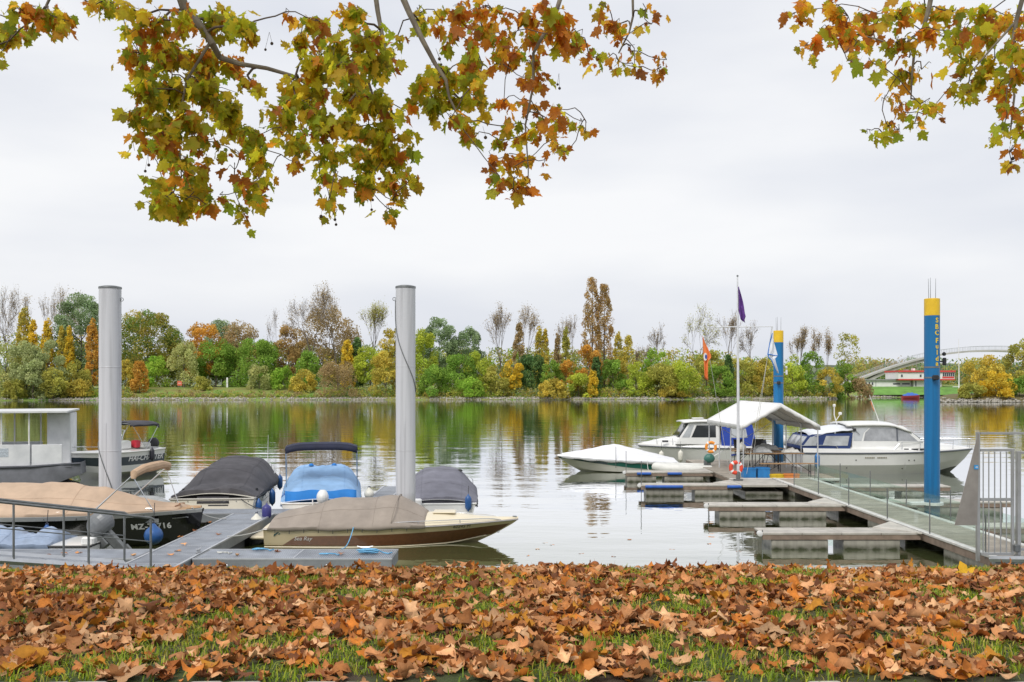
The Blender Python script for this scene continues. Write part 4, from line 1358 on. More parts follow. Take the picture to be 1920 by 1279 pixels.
# ------------------------------------------------------------------ gate at the head of the jetty
def gate():
    Y = 18.0
    SS = mat('stainless_gate', (.46, .46, .45), .35, metal=.75, var=.12, scale=6)
    FIN = mat('stainless_sheet', (.33, .30, .27), .42, metal=.55, var=.2, scale=2.5)
    r = empty('steel_gate', (P(1875, 900, Y).x, Y, RZ), 0, 'tall stainless steel barred gate with triangular wing at the right edge', 'gate')
    def seg(px0, py0, px1, py1, w, d, nm, m=SS):
        a, b = P(px0, py0, Y), P(px1, py1, Y)
        k = MB()
        if abs(a.x - b.x) < abs(a.z - b.z): k.box(((a.x + b.x) / 2, Y, (a.z + b.z) / 2), (w, d, abs(a.z - b.z)))
        else: k.box(((a.x + b.x) / 2, Y, (a.z + b.z) / 2), (abs(a.x - b.x), d, w))
        return k.build(nm, m, r, world=True, smooth=False)
    seg(1833.5, 810, 1833.5, 1052, .05, .07, 'post')
    seg(1838, 812.5, 2060, 812.5, .04, .06, 'top_rail')
    seg(1838, 844, 1896, 844, .045, .045, 'leaf_rail')
    seg(1838, 936.5, 1896, 936.5, .05, .045, 'leaf_rail')
    seg(1838, 1038.5, 1896, 1038.5, .045, .045, 'leaf_rail')
    seg(1898.5, 842, 1898.5, 1041, .045, .05, 'stile')
    for x in (1843.5, 1854, 1865, 1876, 1887): seg(x, 847, x, 1037, .016, .016, 'bar')
    seg(1909, 846, 1909, 1054, .06, .09, 'post')
    seg(1911, 849, 2056, 849, .045, .045, 'side_rail'); seg(1911, 1030, 2056, 1030, .045, .045, 'side_rail')
    for x in range(1922, 2050, 11): seg(x, 851, x, 1029, .016, .016, 'bar')
    seg(2058, 810, 2058, 1060, .06, .07, 'post')
    for z in (1027, 1046):
        k = MB(); a = P(1904, z, Y); k.cbox((a.x, Y - .06, a.z), (.09, .09, .13), .012); k.build('hinge', DARKSTEEL, r, world=True)
    k = MB(); k.prism([P(1834, 813, Y - .05), P(1836, 813, Y - .05), P(1832.5, 985, Y - .05), P(1790, 985, Y - .05)], (0, .012, 0)); k.build('wing_sheet', FIN, r, world=True, smooth=False)
    a = P(1830.5, 876, Y - .062)
    sg = MB().box(a, (.075, .006, .075)).build('sign_plate', mat('sign_blue', (.03, .28, .62), .4, var=.02), r, world=True, smooth=False)
    k = MB(); k.box(a + Vector((.004, -.005, 0)), (.04, .003, .012)); k.box(a + Vector((.012, -.005, 0)), (.012, .003, .034)); k.build('sign_symbol', mat('sign_white', (.8, .8, .8), .5), sg, world=True, smooth=False)
    # mesh skirt and ramp plate at the gate's foot
    rp = empty('jetty_ramp', (10, 16.6, 0), 0, 'grey ramp plate from the bank to the jetty gate', 'ramp')
    MB().prism([(8.5, 17.95, .42), (10.6, 17.95, .42), (10.9, 13.2, 1.2), (8.9, 13.2, 1.2)], (0, 0, -.08)).build('plate', GRATE, rp, world=True, smooth=False)
    for x0, x1 in ((8.5, 8.9), (10.6, 10.9)):
        MB().tube([(x0, 17.95, .42), (x1, 13.2, 1.2)], .06, 6).build('side_beam', EDGE, rp, world=True)
gate()

# ------------------------------------------------------------------ tent and what stands under it
TX0, TX1, TY0, TY1, TE, TA = 7.9, 10.44, 34.6, 40.6, 2.14, 2.88
def tent():
    CAN = mat('tent_canvas', (.80, .80, .79), .75, var=.09, scale=1.5, bump=.006, bscale=5)
    POLE = mat('tent_pole', (.62, .63, .64), .4, metal=.5)
    xm = (TX0 + TX1) / 2
    r = empty('party_tent', (xm, (TY0 + TY1) / 2, RZ), 0, 'white gabled party tent on the jetty platform', 'tent')
    for sgn, x0 in ((-1, TX0), (1, TX1)):
        rows = []
        for j in range(15):
            y = lerp(TY0 - .06, TY1 + .06, j / 14)
            sag = .03 * (1 - abs(math.sin(j / 14 * math.pi * 3)))
            row = []
            for i in range(7):
                t = i / 6
                row.append((lerp(x0 + sgn * .06, xm, t), y, lerp(TE - .02, TA, t) - sag * math.sin(t * math.pi) - .01 * math.sin(t * 9)))
            # valance
            row.insert(0, (x0 + sgn * .075, y, TE - .17 - .025 * abs(math.sin(j * 1.57))))
            rows.append(row)
        mb = MB(); mb.grid(rows, flip=(sgn > 0)); mb.build('roof_panel', CAN, r, world=True, thick=.012)
    for y in (TY0 - .07, TY1 + .07):
        rows = []
        for i in range(17):
            s = i / 16
            x = lerp(TX0 - .06, TX1 + .06, s)
            z = lerp(TE, TA, 1 - abs(2 * s - 1)) - .01
            rows.append([(x, y, z), (x, y, z - .13 - .03 * abs(math.sin(i * 1.57)))])
        mb = MB(); mb.grid(rows); mb.build('gable_valance', CAN, r, world=True, thick=.01)
    for y in (TY0, (TY0 * 2 + TY1) / 3, (TY0 + TY1 * 2) / 3, TY1):
        for x in (TX0, TX1):
            MB().bar((x, y, RZ), (x, y, TE - .02), .022, 8).build('pole', POLE, r, world=True)
        MB().tube([(TX0, y, TE - .03), (xm, y, TA - .05), (TX1, y, TE - .03)], .02, 6).build('rafter', POLE, r, world=True)
    for x, z in ((TX0, TE - .03), (xm, TA - .05), (TX1, TE - .03)):
        MB().bar((x, TY0, z), (x, TY1, z), .018, 6).build('purlin', POLE, r, world=True)
    MB().bar((TX0, TY1 - .1, TE - .1), (TX1, TY1 - .1, RZ + .2), .012).build('brace', POLE, r, world=True)
    MB().bar((TX1, TY1 - .1, TE - .1), (TX0, TY1 - .1, RZ + .2), .012).build('brace', POLE, r, world=True)
tent()

def beer_table(c, rz, label, bench=False):
    W = mat('beer_wood', (.36, .22, .11), .6, var=.2, scale=5, rnd=.12)
    r = empty('folding_bench' if bench else 'folding_table', c, rz, label, 'bench' if bench else 'table', 'folding wooden tables and benches under the tent')
    h, w = (.46, .25) if bench else (.77, .5)
    MB().cbox((0, 0, h - .015), (2.0, w, .03), .008).build('top', W, r)
    for s in (-.72, .72):
        k = MB()
        k.tube([(s, -w * .42, 0), (s, -w * .36, h - .03), (s, w * .36, h - .03), (s, w * .42, 0)], .014, 6)
        k.bar((s, -w * .4, h * .35), (s, w * .4, h * .35), .012); k.bar((s, 0, h * .4), (s * .45, 0, h - .04), .01)
        k.build('leg_frame', BLACK, r)
beer_table((9.15, 35.4, RZ), R(4), 'wooden folding table nearest the tent front')
beer_table((8.95, 36.7, RZ), R(-7), 'wooden folding table behind the nearest one under the tent')
beer_table((9.5, 34.75, RZ), R(2), 'low wooden folding bench before the tables under the tent', True)
beer_table((9.2, 38.0, RZ), R(5), 'wooden folding table farthest back under the tent')

def folding_chair(c, rz, label):
    DK = mat('chair_dark', (.06, .06, .065), .5)
    r = empty('garden_chair', c, rz, label, 'chair', 'dark garden chairs under the tent')
    MB().cbox((0, 0, .44), (.44, .42, .035), .01).build('seat', DK, r)
    k = MB(); k.grid([[(x, .2 + .12 * t, .5 + .5 * t) for x in (-.2, -.07, .07, .2)] for t in (0, .5, 1)]); k.build('backrest', DK, r, thick=.03)
    for x in (-.2, .2):
        MB().tube([(x, -.2, 0), (x, -.18, .62), (x, .22, .64)], .014, 6).build('front_leg', DK, r)
        MB().tube([(x, .3, 0), (x, .2, .45), (x, .33, 1.02)], .014, 6).build('rear_leg', DK, r)
for i, (x, y, a, lab) in enumerate(((9.0, 39.6, .3, 'dark garden chair at the back of the tent, leftmost'), (9.6, 39.9, -.5, 'dark garden chair at the back of the tent, middle'), (10.1, 39.4, 1.0, 'dark garden chair at the back of the tent, rightmost'))):
    folding_chair((x, y, RZ), a, lab)

def crate(c, s, m, label, nm='storage_crate', cat='crate', rz=0.0):
    r = empty(nm, c, rz, label, cat)
    k = MB(); t = .018
    k.box((0, 0, t / 2 + .01), (s[0] - .02, s[1] - .02, t))
    for sx in (-1, 1): k.box((sx * (s[0] / 2 - t / 2), 0, s[2] / 2), (t, s[1], s[2]))
    for sy in (-1, 1): k.box((0, sy * (s[1] / 2 - t / 2), s[2] / 2), (s[0] - 2 * t - .002, t, s[2]))
    k.build('box', m, r, smooth=False)
    k = MB()
    for sy in (-1, 1): k.box((0, sy * (s[1] / 2 + .008), s[2] - .02), (s[0] + .03, .016, .035))
    for sx in (-1, 1): k.box((sx * (s[0] / 2 + .008), 0, s[2] - .02), (.016, s[1], .035))
    k.build('rim', m, r, smooth=False)
    for sx in (-.25, .25): MB().box((s[0] * sx, -s[1] / 2 - .006, s[2] * .45), (.02, .01, s[2] * .7)).build('rib', m, r, smooth=False)
CB = mat('crate_blue', (.02, .19, .48), .5, var=.15, scale=6)
CY = mat('crate_yellow', (.72, .50, .03), .5, var=.1, scale=6)
CO = mat('crate_orange', (.62, .22, .05), .5, var=.1, scale=6)
crate((8.05, 34.5, RZ), (.42, .4, .32), CB, 'blue plastic crate at the left of the group under the tent')
crate((8.52, 34.46, RZ), (.4, .4, .34), CB, 'blue plastic crate right of the other blue crate under the tent')
crate((8.95, 34.35, RZ), (.5, .3, .12), CY, 'flat yellow plastic tray on the platform edge', 'plastic_tray', 'tray', .25)
crate((9.45, 34.3, RZ), (.5, .26, .14), CO, 'flat orange plastic tray on the platform edge', 'plastic_tray', 'tray', -.08)

def life_ring(c, rad, thick, m1, m2, label, rx=R(90), rz=0.0, nm='life_ring'):
    r = empty(nm, c, rz, label, 'life ring', 'life rings on the jetty')
    k, w = MB(), MB()
    N = 40
    rows = []
    for i in range(N):
        a = 2 * math.pi * i / N
        row = []
        for j in range(12):
            b = 2 * math.pi * j / 12
            rr = rad + math.cos(b) * thick
            row.append((rr * math.cos(a), math.sin(b) * thick * .8, rr * math.sin(a)))
        rows.append(row)
    rows.append(rows[0])
    k.grid(rows, close=True)
    k.build('ring', m1, r)
    for a0 in (.5, 2.07, 3.64, 5.21):
        rows = []
        for i in range(6):
            a = a0 + i * .07
            rows.append([((rad + math.cos(b) * thick * 1.05) * math.cos(a), math.sin(b) * thick * .85, (rad + math.cos(b) * thick * 1.05) * math.sin(a)) for b in np.linspace(0, 6.2832, 13)[:-1]])
        q = MB(); q.grid(rows, close=True); q.build('band', m2, r)
WHT = mat('band_white', (.78, .78, .77), .6)
life_ring(P(1380, 877, 33.3), .17, .065, mat('ring_red', (.72, .07, .03), .5), WHT, 'red and white life ring on the foot of the flagpole')
life_ring(P(1333, 838.5, 34.55), .16, .05, mat('ring_orange', (.85, .30, .03), .5), WHT, 'orange life ring hanging at the left corner of the tent')

# ------------------------------------------------------------------ flagpole
def flag_mesh(pts_rows, m, name, root, thick=.006):
    mb = MB(); mb.grid(pts_rows)
    o = mb.build(name, m, root, world=True, thick=thick)
    return o

def flagpole():
    Y = 33.3
    POLE = mat('flagpole_white', (.70, .71, .73), .35, metal=.3)
    b = P(1384, 900, Y); x = b.x
    r = empty('flagpole', (x, Y, RZ), 0, 'tall white flagpole with a yard and stays on the jetty', 'flagpole')
    zt = P(1384, 519, Y).z
    MB().tube([(x, Y, RZ), (x, Y, 3.2), (x - .02, Y, zt)], [.055, .045, .022], 12).build('mast', POLE, r, world=True)
    MB().lathe([(.01, 0), (.035, .01), (.035, .04), (.01, .06)], 10, c=(x - .02, Y, zt)).build('truck', DARKSTEEL, r, world=True)
    zy = P(1384, 613, Y).z
    MB().tube([(gx(1321, Y), Y, zy - .01), (x, Y, zy), (gx(1449, Y), Y, zy + .01)], [.012, .02, .012], 8).build('yard', POLE, r, world=True)
    MB().lathe([(.16, 0), (.16, .05), (.07, .06), (.07, .3)], 14, c=(x, Y, RZ)).build('foot', DARKSTEEL, r, world=True)
    for q, (a, bb) in enumerate(((P(1321, 613, Y), Vector((gx(1368, 35), 35.0, .42))), (P(1449, 613, Y), Vector((gx(1400, 34.2), 34.2, .5))), (P(1447, 613, Y), Vector((gx(1408, 35.4), 35.4, .5))), (P(1384, 560, Y), Vector((x, Y + .06, .9))))):
        MB().tube([a, (a + bb) / 2 - Vector((0, 0, .06)), bb], .007, 4).build('halyard', ROPE_W, r, world=True)
    # flags hang slack, folded
    PURP = mat('flag_purple', (.13, .05, .26), .8, var=.25, scale=7)
    rows = []
    for i in range(12):
        t = i / 11
        z = lerp(P(0, 538, Y).z, P(0, 599, Y).z, t)
        w = .02 + .20 * math.sin(min(1, t * 1.05) * 1.5) * (1 if t < .9 else .7)
        x0 = x + lerp(0, .0, t) + (0.0 if t < .7 else (t - .7) * .22)
        rows.append([(x0 + w * s, Y - .03 + .05 * math.sin(s * 9 + t * 4), z - .12 * s * t) for s in (0, .25, .5, .75, 1)])
    o = flag_mesh(rows, PURP, 'flag', None)
    o.name = 'limp_flag'; tag(o, 'purple flag hanging limp from the top of the flagpole', 'flag', 'flags on the flagpole')
    OR = bpy.data.materials.new('flag_orange'); OR.use_nodes = True
    n, l = OR.node_tree.nodes, OR.node_tree.links
    bs = n['Principled BSDF']; bs.inputs['Roughness'].default_value = .8
    bs.inputs['Base Color'].default_value = (.82, .22, .06, 1)
    rows = []
    yl = Y
    for i in range(16):
        t = i / 15
        py = lerp(630, 710, t)
        z = P(0, py, yl).z
        xa = gx(lerp(1317.5, 1321, t), yl); w = curve([(0, .02), (.45, .27), (.55, .13), (1, .12)], t)
        rows.append([(xa + w * s, yl + .04 * math.sin(s * 8 + t * 5), z - .06 * s) for s in (0, .25, .5, .75, 1)])
    o = flag_mesh(rows, OR, 'limp_flag', None)
    tag(o, 'orange flag with a blue and white emblem hanging from the left end of the yard', 'flag', 'flags on the flagpole')
    e = MB(); ec = P(1322.5, 669, yl - .06)
    e.lathe([(.085, 0), (.085, .008)], 18, c=ec, M=Matrix.Rotation(R(90), 3, 'X') @ Matrix.Diagonal((.7, 1.5, 1)))
    em = e.build('emblem', WHT, o)
    e = MB(); e.lathe([(.05, 0), (.05, .012)], 16, c=ec - Vector((-.02, .004, 0)), M=Matrix.Rotation(R(90), 3, 'X') @ Matrix.Diagonal((.7, 1.5, 1)))
    e.build('emblem_disc', mat('emblem_blue', (.03, .06, .35), .7), o)
    WB = mat('flag_white', (.74, .77, .82), .8, var=.08, scale=6)
    BL = mat('flag_blue', (.05, .2, .55), .8)
    rows = []
    for i in range(14):
        t = i / 13
        z = lerp(P(0, 625, yl).z, P(0, 698, yl).z, t)
        xr = gx(curve([(0, 1449), (.55, 1458), (.62, 1452), (1, 1461)], t), yl); w = curve([(0, .02), (.5, .30), (.56, .34), (.64, .14), (1, .1)], t)
        rows.append([(xr - w * (1 - s), yl + .05 * math.sin(s * 7 + t * 6), z - .05 * s) for s in (0, .2, .4, .6, .8, 1)])
    o = flag_mesh(rows, WB, 'limp_flag', None)
    tag(o, 'white flag edged in blue hanging from the right end of the yard', 'flag', 'flags on the flagpole')
    k = MB()
    k.tube([Vector(rr[0]) + Vector((0, -.012, 0)) for rr in rows], .018, 5)
    k.tube([Vector(p) + Vector((0, -.014, 0)) for p in rows[7]], .016, 5)
    k.build('blue_border', BL, o)
flagpole()

def tarp_heap(c, sx, sy, h, m, label, seed):
    """crumpled cloth thrown over a table"""
    k = MB(); rows = []
    for i in range(13):
        u = i / 6 - 1; row = []
        for j in range(13):
            v = j / 6 - 1
            e = max(0, 1 - max(abs(u), abs(v)) ** 3)
            z = h * e * (.55 + .9 * abs(noise.noise(Vector((u * 2.2 + seed, v * 2.2, seed))))) + .01
            row.append((c[0] + sx * u * (1 + .12 * noise.noise(Vector((v * 3, seed, 0)))), c[1] + sy * v, c[2] + z))
        rows.append(row)
    k.grid(rows)
    k.grid([[Vector(p) for p in rows[0]], [Vector((p[0], p[1], c[2])) for p in rows[0]]])
    o = top_mesh(k, 'crumpled_cover', m, label, 'cover', 'crumpled covers under the tent', ang=70)
    o.modifiers.new('thickness', 'SOLIDIFY').thickness = .008
TG = mat('cover_grey', (.42, .43, .43), .8, var=.2, scale=5)
tarp_heap((8.75, 35.4, RZ + .772), .32, .2, .2, TG, 'crumpled grey cover on the nearest folding table, left end', 2)
tarp_heap((9.75, 35.45, RZ + .772), .3, .2, .16, mat('cover_pale', (.62, .61, .58), .8, var=.15, scale=5), 'crumpled pale cover on the nearest folding table, right end', 5)
tarp_heap((9.2, 36.7, RZ + .772), .45, .2, .26, TG, 'crumpled grey cover on the second folding table', 8)
# ================================================================== BOATS
class Hull:
    """planing-boat hull: x from stern (0) to bow (L), y to port, z up from the waterline"""
    def __init__(s, L, B, Hs, Hb, draft=.25, tw=.86, rake=.6, p=2.3, tm=.42, dip=0.0, chine=.86, vc=.32):
        s.L, s.B, s.Hs, s.Hb, s.draft, s.tw, s.rake, s.p, s.tm, s.dip, s.chine, s.vc = L, B, Hs, Hb, draft, tw, rake, p, tm, dip, chine, vc
    def b(s, t):
        if t < s.tm: k = lerp(s.tw, 1, math.sin(t / s.tm * math.pi / 2))
        else: k = max(0.0, 1 - ((t - s.tm) / (1 - s.tm)) ** s.p)
        return max(.012, s.B / 2 * k)
    def sh(s, t): return lerp(s.Hs, s.Hb, t ** 1.7) - s.dip * math.sin(math.pi * t)
    def kz(s, t): return lerp(-s.draft, -.02, sstep(.72, 1, t))
    def w(s, t, v):
        mid = v / s.vc * s.chine if v < s.vc else lerp(s.chine, 1, ((v - s.vc) / (1 - s.vc)) ** .8)
        bow = v ** .85
        return lerp(mid, bow, sstep(.45, 1, t))
    def pt(s, t, v, side=1, out=0.0):
        k, h = s.kz(t), s.sh(t)
        return Vector((s.L * t - s.rake * (1 - v) ** 1.25 * t ** 4, side * (s.b(t) * s.w(t, v) + out), lerp(k, h, v)))
    def at(s, x, z, side, out=.006):
        t = x / s.L
        for _ in range(6):
            v = min(1, max(0, (z - s.kz(t)) / (s.sh(t) - s.kz(t))))
            t = min(1, max(0, (x + s.rake * (1 - v) ** 1.25 * t ** 4) / s.L))
        return s.pt(t, v, side, out)
    def build(s, root, levels, mats, bands, n=30):
        """levels: list of v; bands: material index between consecutive levels"""
        mb = MB()
        ts = [1 - (1 - i / n) ** 1.35 for i in range(n + 1)]
        for side in (1, -1):
            for k in range(len(levels) - 1):
                mb.grid([[s.pt(t, levels[k], side), s.pt(t, levels[k + 1], side)] for t in ts], bands[k], flip=(side > 0))
        for k in range(len(levels) - 1):      # transom
            mb.add([s.pt(0, levels[k], 1), s.pt(0, levels[k + 1], 1), s.pt(0, levels[k + 1], -1), s.pt(0, levels[k], -1)], [(3, 2, 1, 0)], bands[k])
        return mb.build('hull', mats, root, ang=30)
    def deck(s, root, m, t0=0.0, t1=1.0, camber=.06, dz=0.0, name='deck', hfun=None):
        mb = MB(); rows = []
        for i in range(25):
            t = lerp(t0, t1, i / 24)
            c = s.pt(t, 1)
            hh = camber if hfun is None else hfun(t)
            rows.append([(c.x, c.y * q, c.z + dz + hh * (1 - abs(q) ** 2)) for q in (-1, -.8, -.5, -.2, 0, .2, .5, .8, 1)])
        mb.grid(rows, flip=False)
        return mb.build(name, m, root, ang=40)
    def rail(s, root, m, r=.025, t0=0.0, t1=1.0, v=1.0, name='rub_rail', dz=0.0):
        for side in (1, -1):
            mb = MB(); mb.tube([s.pt(lerp(t0, t1, i / 24), v, side, .004) + Vector((0, 0, dz)) for i in range(25)], r, 6)
            mb.build(name, m, root)
        mb = MB(); mb.tube([s.pt(t0, v, 1) + Vector((0, 0, dz)), s.pt(t0, v, -1) + Vector((0, 0, dz))], r, 6)
        mb.build(name, m, root)
    def cover(s, root, m, t0, t1, hfun, p=1.8, drop=.08, wr=.018, seed=0, name='cover', n=64, over=.03):
        mb = MB(); rows = []
        qs = [-1, -.97] + [q / 20 for q in range(-18, 19, 2)] + [.97, 1]
        for i in range(n + 1):
            t = lerp(t0, t1, i / n)
            c = s.pt(t, 1)
            row = []
            for q in qs:
                e = 1 - abs(q) ** p
                z = c.z + .02 + hfun(t) * e
                z += wr * (noise.noise(Vector((t * 9 + seed, q * 2.2, seed))) + .6 * noise.noise(Vector((t * 22, q * 5 + seed, 1)))) * (1.3 - abs(q)) * 1.5
                z += .011 * math.sin(t * 70 + 4 * noise.noise(Vector((t * 6, q, seed)))) * abs(q) ** 2 * max(0, noise.noise(Vector((t * 5, seed, 2))) + .45)
                z -= .022 * max(0, noise.noise(Vector((t * 5.5 - q * 2, q * 3, seed + 9))))
                y = c.y * q
                if abs(q) == 1:
                    z = c.z - drop * (1 + .35 * math.sin(t * 37 + seed)); y = q * (c.y + over)
                elif abs(q) > .96:
                    y = c.y * (1.0 if q > 0 else -1.0) + (over * .8 if q > 0 else -over * .8)
                row.append((c.x, y, z))
            rows.append(row)
        a, b = rows[0], rows[-1]      # hang down at both ends
        ea = [(x - .03, y, min(z, s.pt(t0, 1).z - drop * .8)) for x, y, z in a]
        eb = [(x + .02, y, min(z, s.pt(t1, 1).z + .01)) for x, y, z in b]
        rows = [ea] + rows + [eb]
        mb.grid(rows)
        cv = mb.build(name, m, root, ang=60, thick=.008)
        for qi in (5, 16):
            k = MB(); k.tube([Vector(rw[qi]) + Vector((0, 0, .006)) for rw in rows[2:-1]], .006, 4); k.build('seam', m, cv)
        for ti in (22, 44):
            k = MB(); k.tube([Vector(p) + Vector((0, 0, .006)) for p in rows[ti][1:-1]], .006, 4); k.build('seam', m, cv)
        for ti in range(4, 64, 6):
            for qi in (0, -1):
                k = MB(); p = Vector(rows[ti][qi]); k.tube([p + Vector((0, 0, .03)), p + Vector((0, (-.012 if qi == 0 else .012), -.05))], .007, 4); k.build('tie_strap', ROPE_D, cv)
        return cv
    def text(s, root, body, size, x, z, side, m, shear=0.0, name='lettering', spacing=1.0, bold=0.0):
        """lettering on the hull side, reading left to right for someone facing it; x,z = left end of the baseline"""
        vs, fs = text_pts(body, size, shear, spacing, bold)
        out = []
        for (u, v) in vs:
            xx = x + u * (1 if side < 0 else -1)
            out.append(s.at(xx, z + v, side, .008))
        mb = MB(); mb.add(out, fs)
        return mb.build(name, m, root, smooth=False)

GEL = mat('gelcoat_white', (.76, .76, .74), .28, var=.05, scale=1.5, coat=.3)
GELC = mat('gelcoat_cream', (.72, .68, .58), .3, var=.05, scale=1.5, coat=.3)
NAVY = mat('canvas_navy', (.018, .022, .05), .8, var=.2, scale=5)
TXT_W = mat('lettering_white', (.8, .8, .8), .5, var=.02)
TXT_K = mat('lettering_dark', (.03, .03, .035), .5, var=.02)
CHROME = mat('chrome_tube', (.62, .63, .64), .2, metal=.95, var=.05)
TINT = mat('tinted_glass', (.035, .04, .045), .06, var=.1, spec=.7)
ANTIF = mat('hull_bottom', (.10, .11, .09), .7)

def outboard(root, c, m, tilt=0.0, k=1.0, name='outboard_motor'):
    M = Matrix.Rotation(tilt, 3, 'Y')
    mb = MB()
    def ell(cz, rx, ry, h, mi):
        prof = []
        rows = []
        for i in range(9):
            t = i / 8
            f = math.sin(math.pi * (.12 + .82 * t)) ** .55
            rows.append([M @ Vector(((-.08 * k + rx * f * math.cos(a)), ry * f * math.sin(a), cz + h * t)) + Vector(c) for a in np.linspace(0, 6.2832, 17)[:-1]])
        mb.grid(rows, mi, close=True); mb.add(rows[-1], [tuple(range(16))], mi); mb.add(rows[0], [tuple(reversed(range(16)))], mi)
    ell(.05 * k, .27 * k, .19 * k, .42 * k, 0)
    def b2(cc, s, mi):
        q = MB(); q.cbox(cc, s, .02); mb.add([M @ p + Vector(c) for p in q.v], q.f, mi)
    b2((-.06 * k, 0, -.2 * k), (.18 * k, .12 * k, .55 * k), 1)
    b2((-.06 * k, 0, -.5 * k), (.30 * k, .05 * k, .30 * k), 1)
    b2((.1 * k, 0, .0), (.16 * k, .2 * k, .3 * k), 1)
    cw = MB(); lg = MB()
    for f, mi in zip(mb.f, mb.m): (cw if mi == 0 else lg).add([mb.v[i] for i in f], [tuple(range(len(f)))])
    o = cw.build(name, m, root, ang=60)
    lg.build('drive_leg', DARKSTEEL, o)
    return o

def bimini(root, x0, x1, hw, zt, zg, xm, m, curl=.1, thick=.05):
    """canvas sunshade on tube hoops"""
    rows = []
    for i in range(9):
        x = lerp(x0, x1, i / 8)
        row = [(x, -hw - .012, zt - .17)]
        for q in np.linspace(-1, 1, 13):
            row.append((x, hw * q, zt - curl * abs(q) ** 4 + .025 * math.sin(i / 8 * math.pi * 2) ** 2))
        row.append((x, hw + .012, zt - .17))
        rows.append(row)
    mb = MB(); mb.grid(rows)
    mb.grid([[Vector(p) for p in rows[0][1:-1]], [Vector(p) + Vector((-.02, 0, -.15)) for p in rows[0][1:-1]]], flip=True)
    root = mb.build('bimini_canvas', m, root, thick=.02)
    for x in (x0 + .03, x1 - .03):
        k = MB()
        k.tube([(x, -hw, zt - .14), (x, -hw * .8, zt - .03 - curl * .4), (x, 0, zt - .02), (x, hw * .8, zt - .03 - curl * .4), (x, hw, zt - .14)], .012, 6)
        k.build('hoop', CHROME, root)
        for sd in (-1, 1):
            MB().bar((x, sd * hw, zt - .14), (xm, sd * (hw + .02), zg), .012, 6).build('hoop_leg', CHROME, root)

def fender(c, h, rad, m, label, rope=.35, group='fenders hanging from boats'):
    r = empty('fender', c, 0, label, 'fender', group)
    MB().lathe([(.012, -.03), (.025, 0), (rad * .8, h * .1), (rad, h * .22), (rad, h * .78), (rad * .8, h * .9), (.028, h), (.012, h + .04)], 16).build('body', m, r)
    MB().tube([(0, 0, h + .02), (.01, .02, h + rope)], .007, 5).build('line', ROPE_D, r)
def ball_fender(c, rad, m, label, rope=.3, group='round buoy fenders'):
    r = empty('ball_fender', c, 0, label, 'fender', group)
    prof = [(.02, -rad)] + [(rad * math.cos(a), rad * math.sin(a)) for a in np.linspace(-1.35, .75, 11)] + [(rad * .38, rad * .98), (rad * .2, rad * 1.25), (.02, rad * 1.3)]
    MB().lathe(prof, 20).build('body', m, r)
    k = MB(); k.tube([(0, 0, rad * 1.25), (.015, .02, rad * 1.3 + rope)], .008, 5); k.build('line', ROPE_D, r)
    k = MB(); k.tube([(math.cos(t) * .03, 0, rad * 1.33 + math.sin(t) * .03) for t in np.linspace(0, 6.3, 11)], .009, 5); k.build('eye', mat('fender_eye', (.05, .06, .1), .5), r)
FEND_B = mat('fender_blue', (.025, .10, .30), .35, var=.12, scale=6)
FEND_W = mat('fender_white', (.72, .70, .62), .4, var=.1, scale=6)

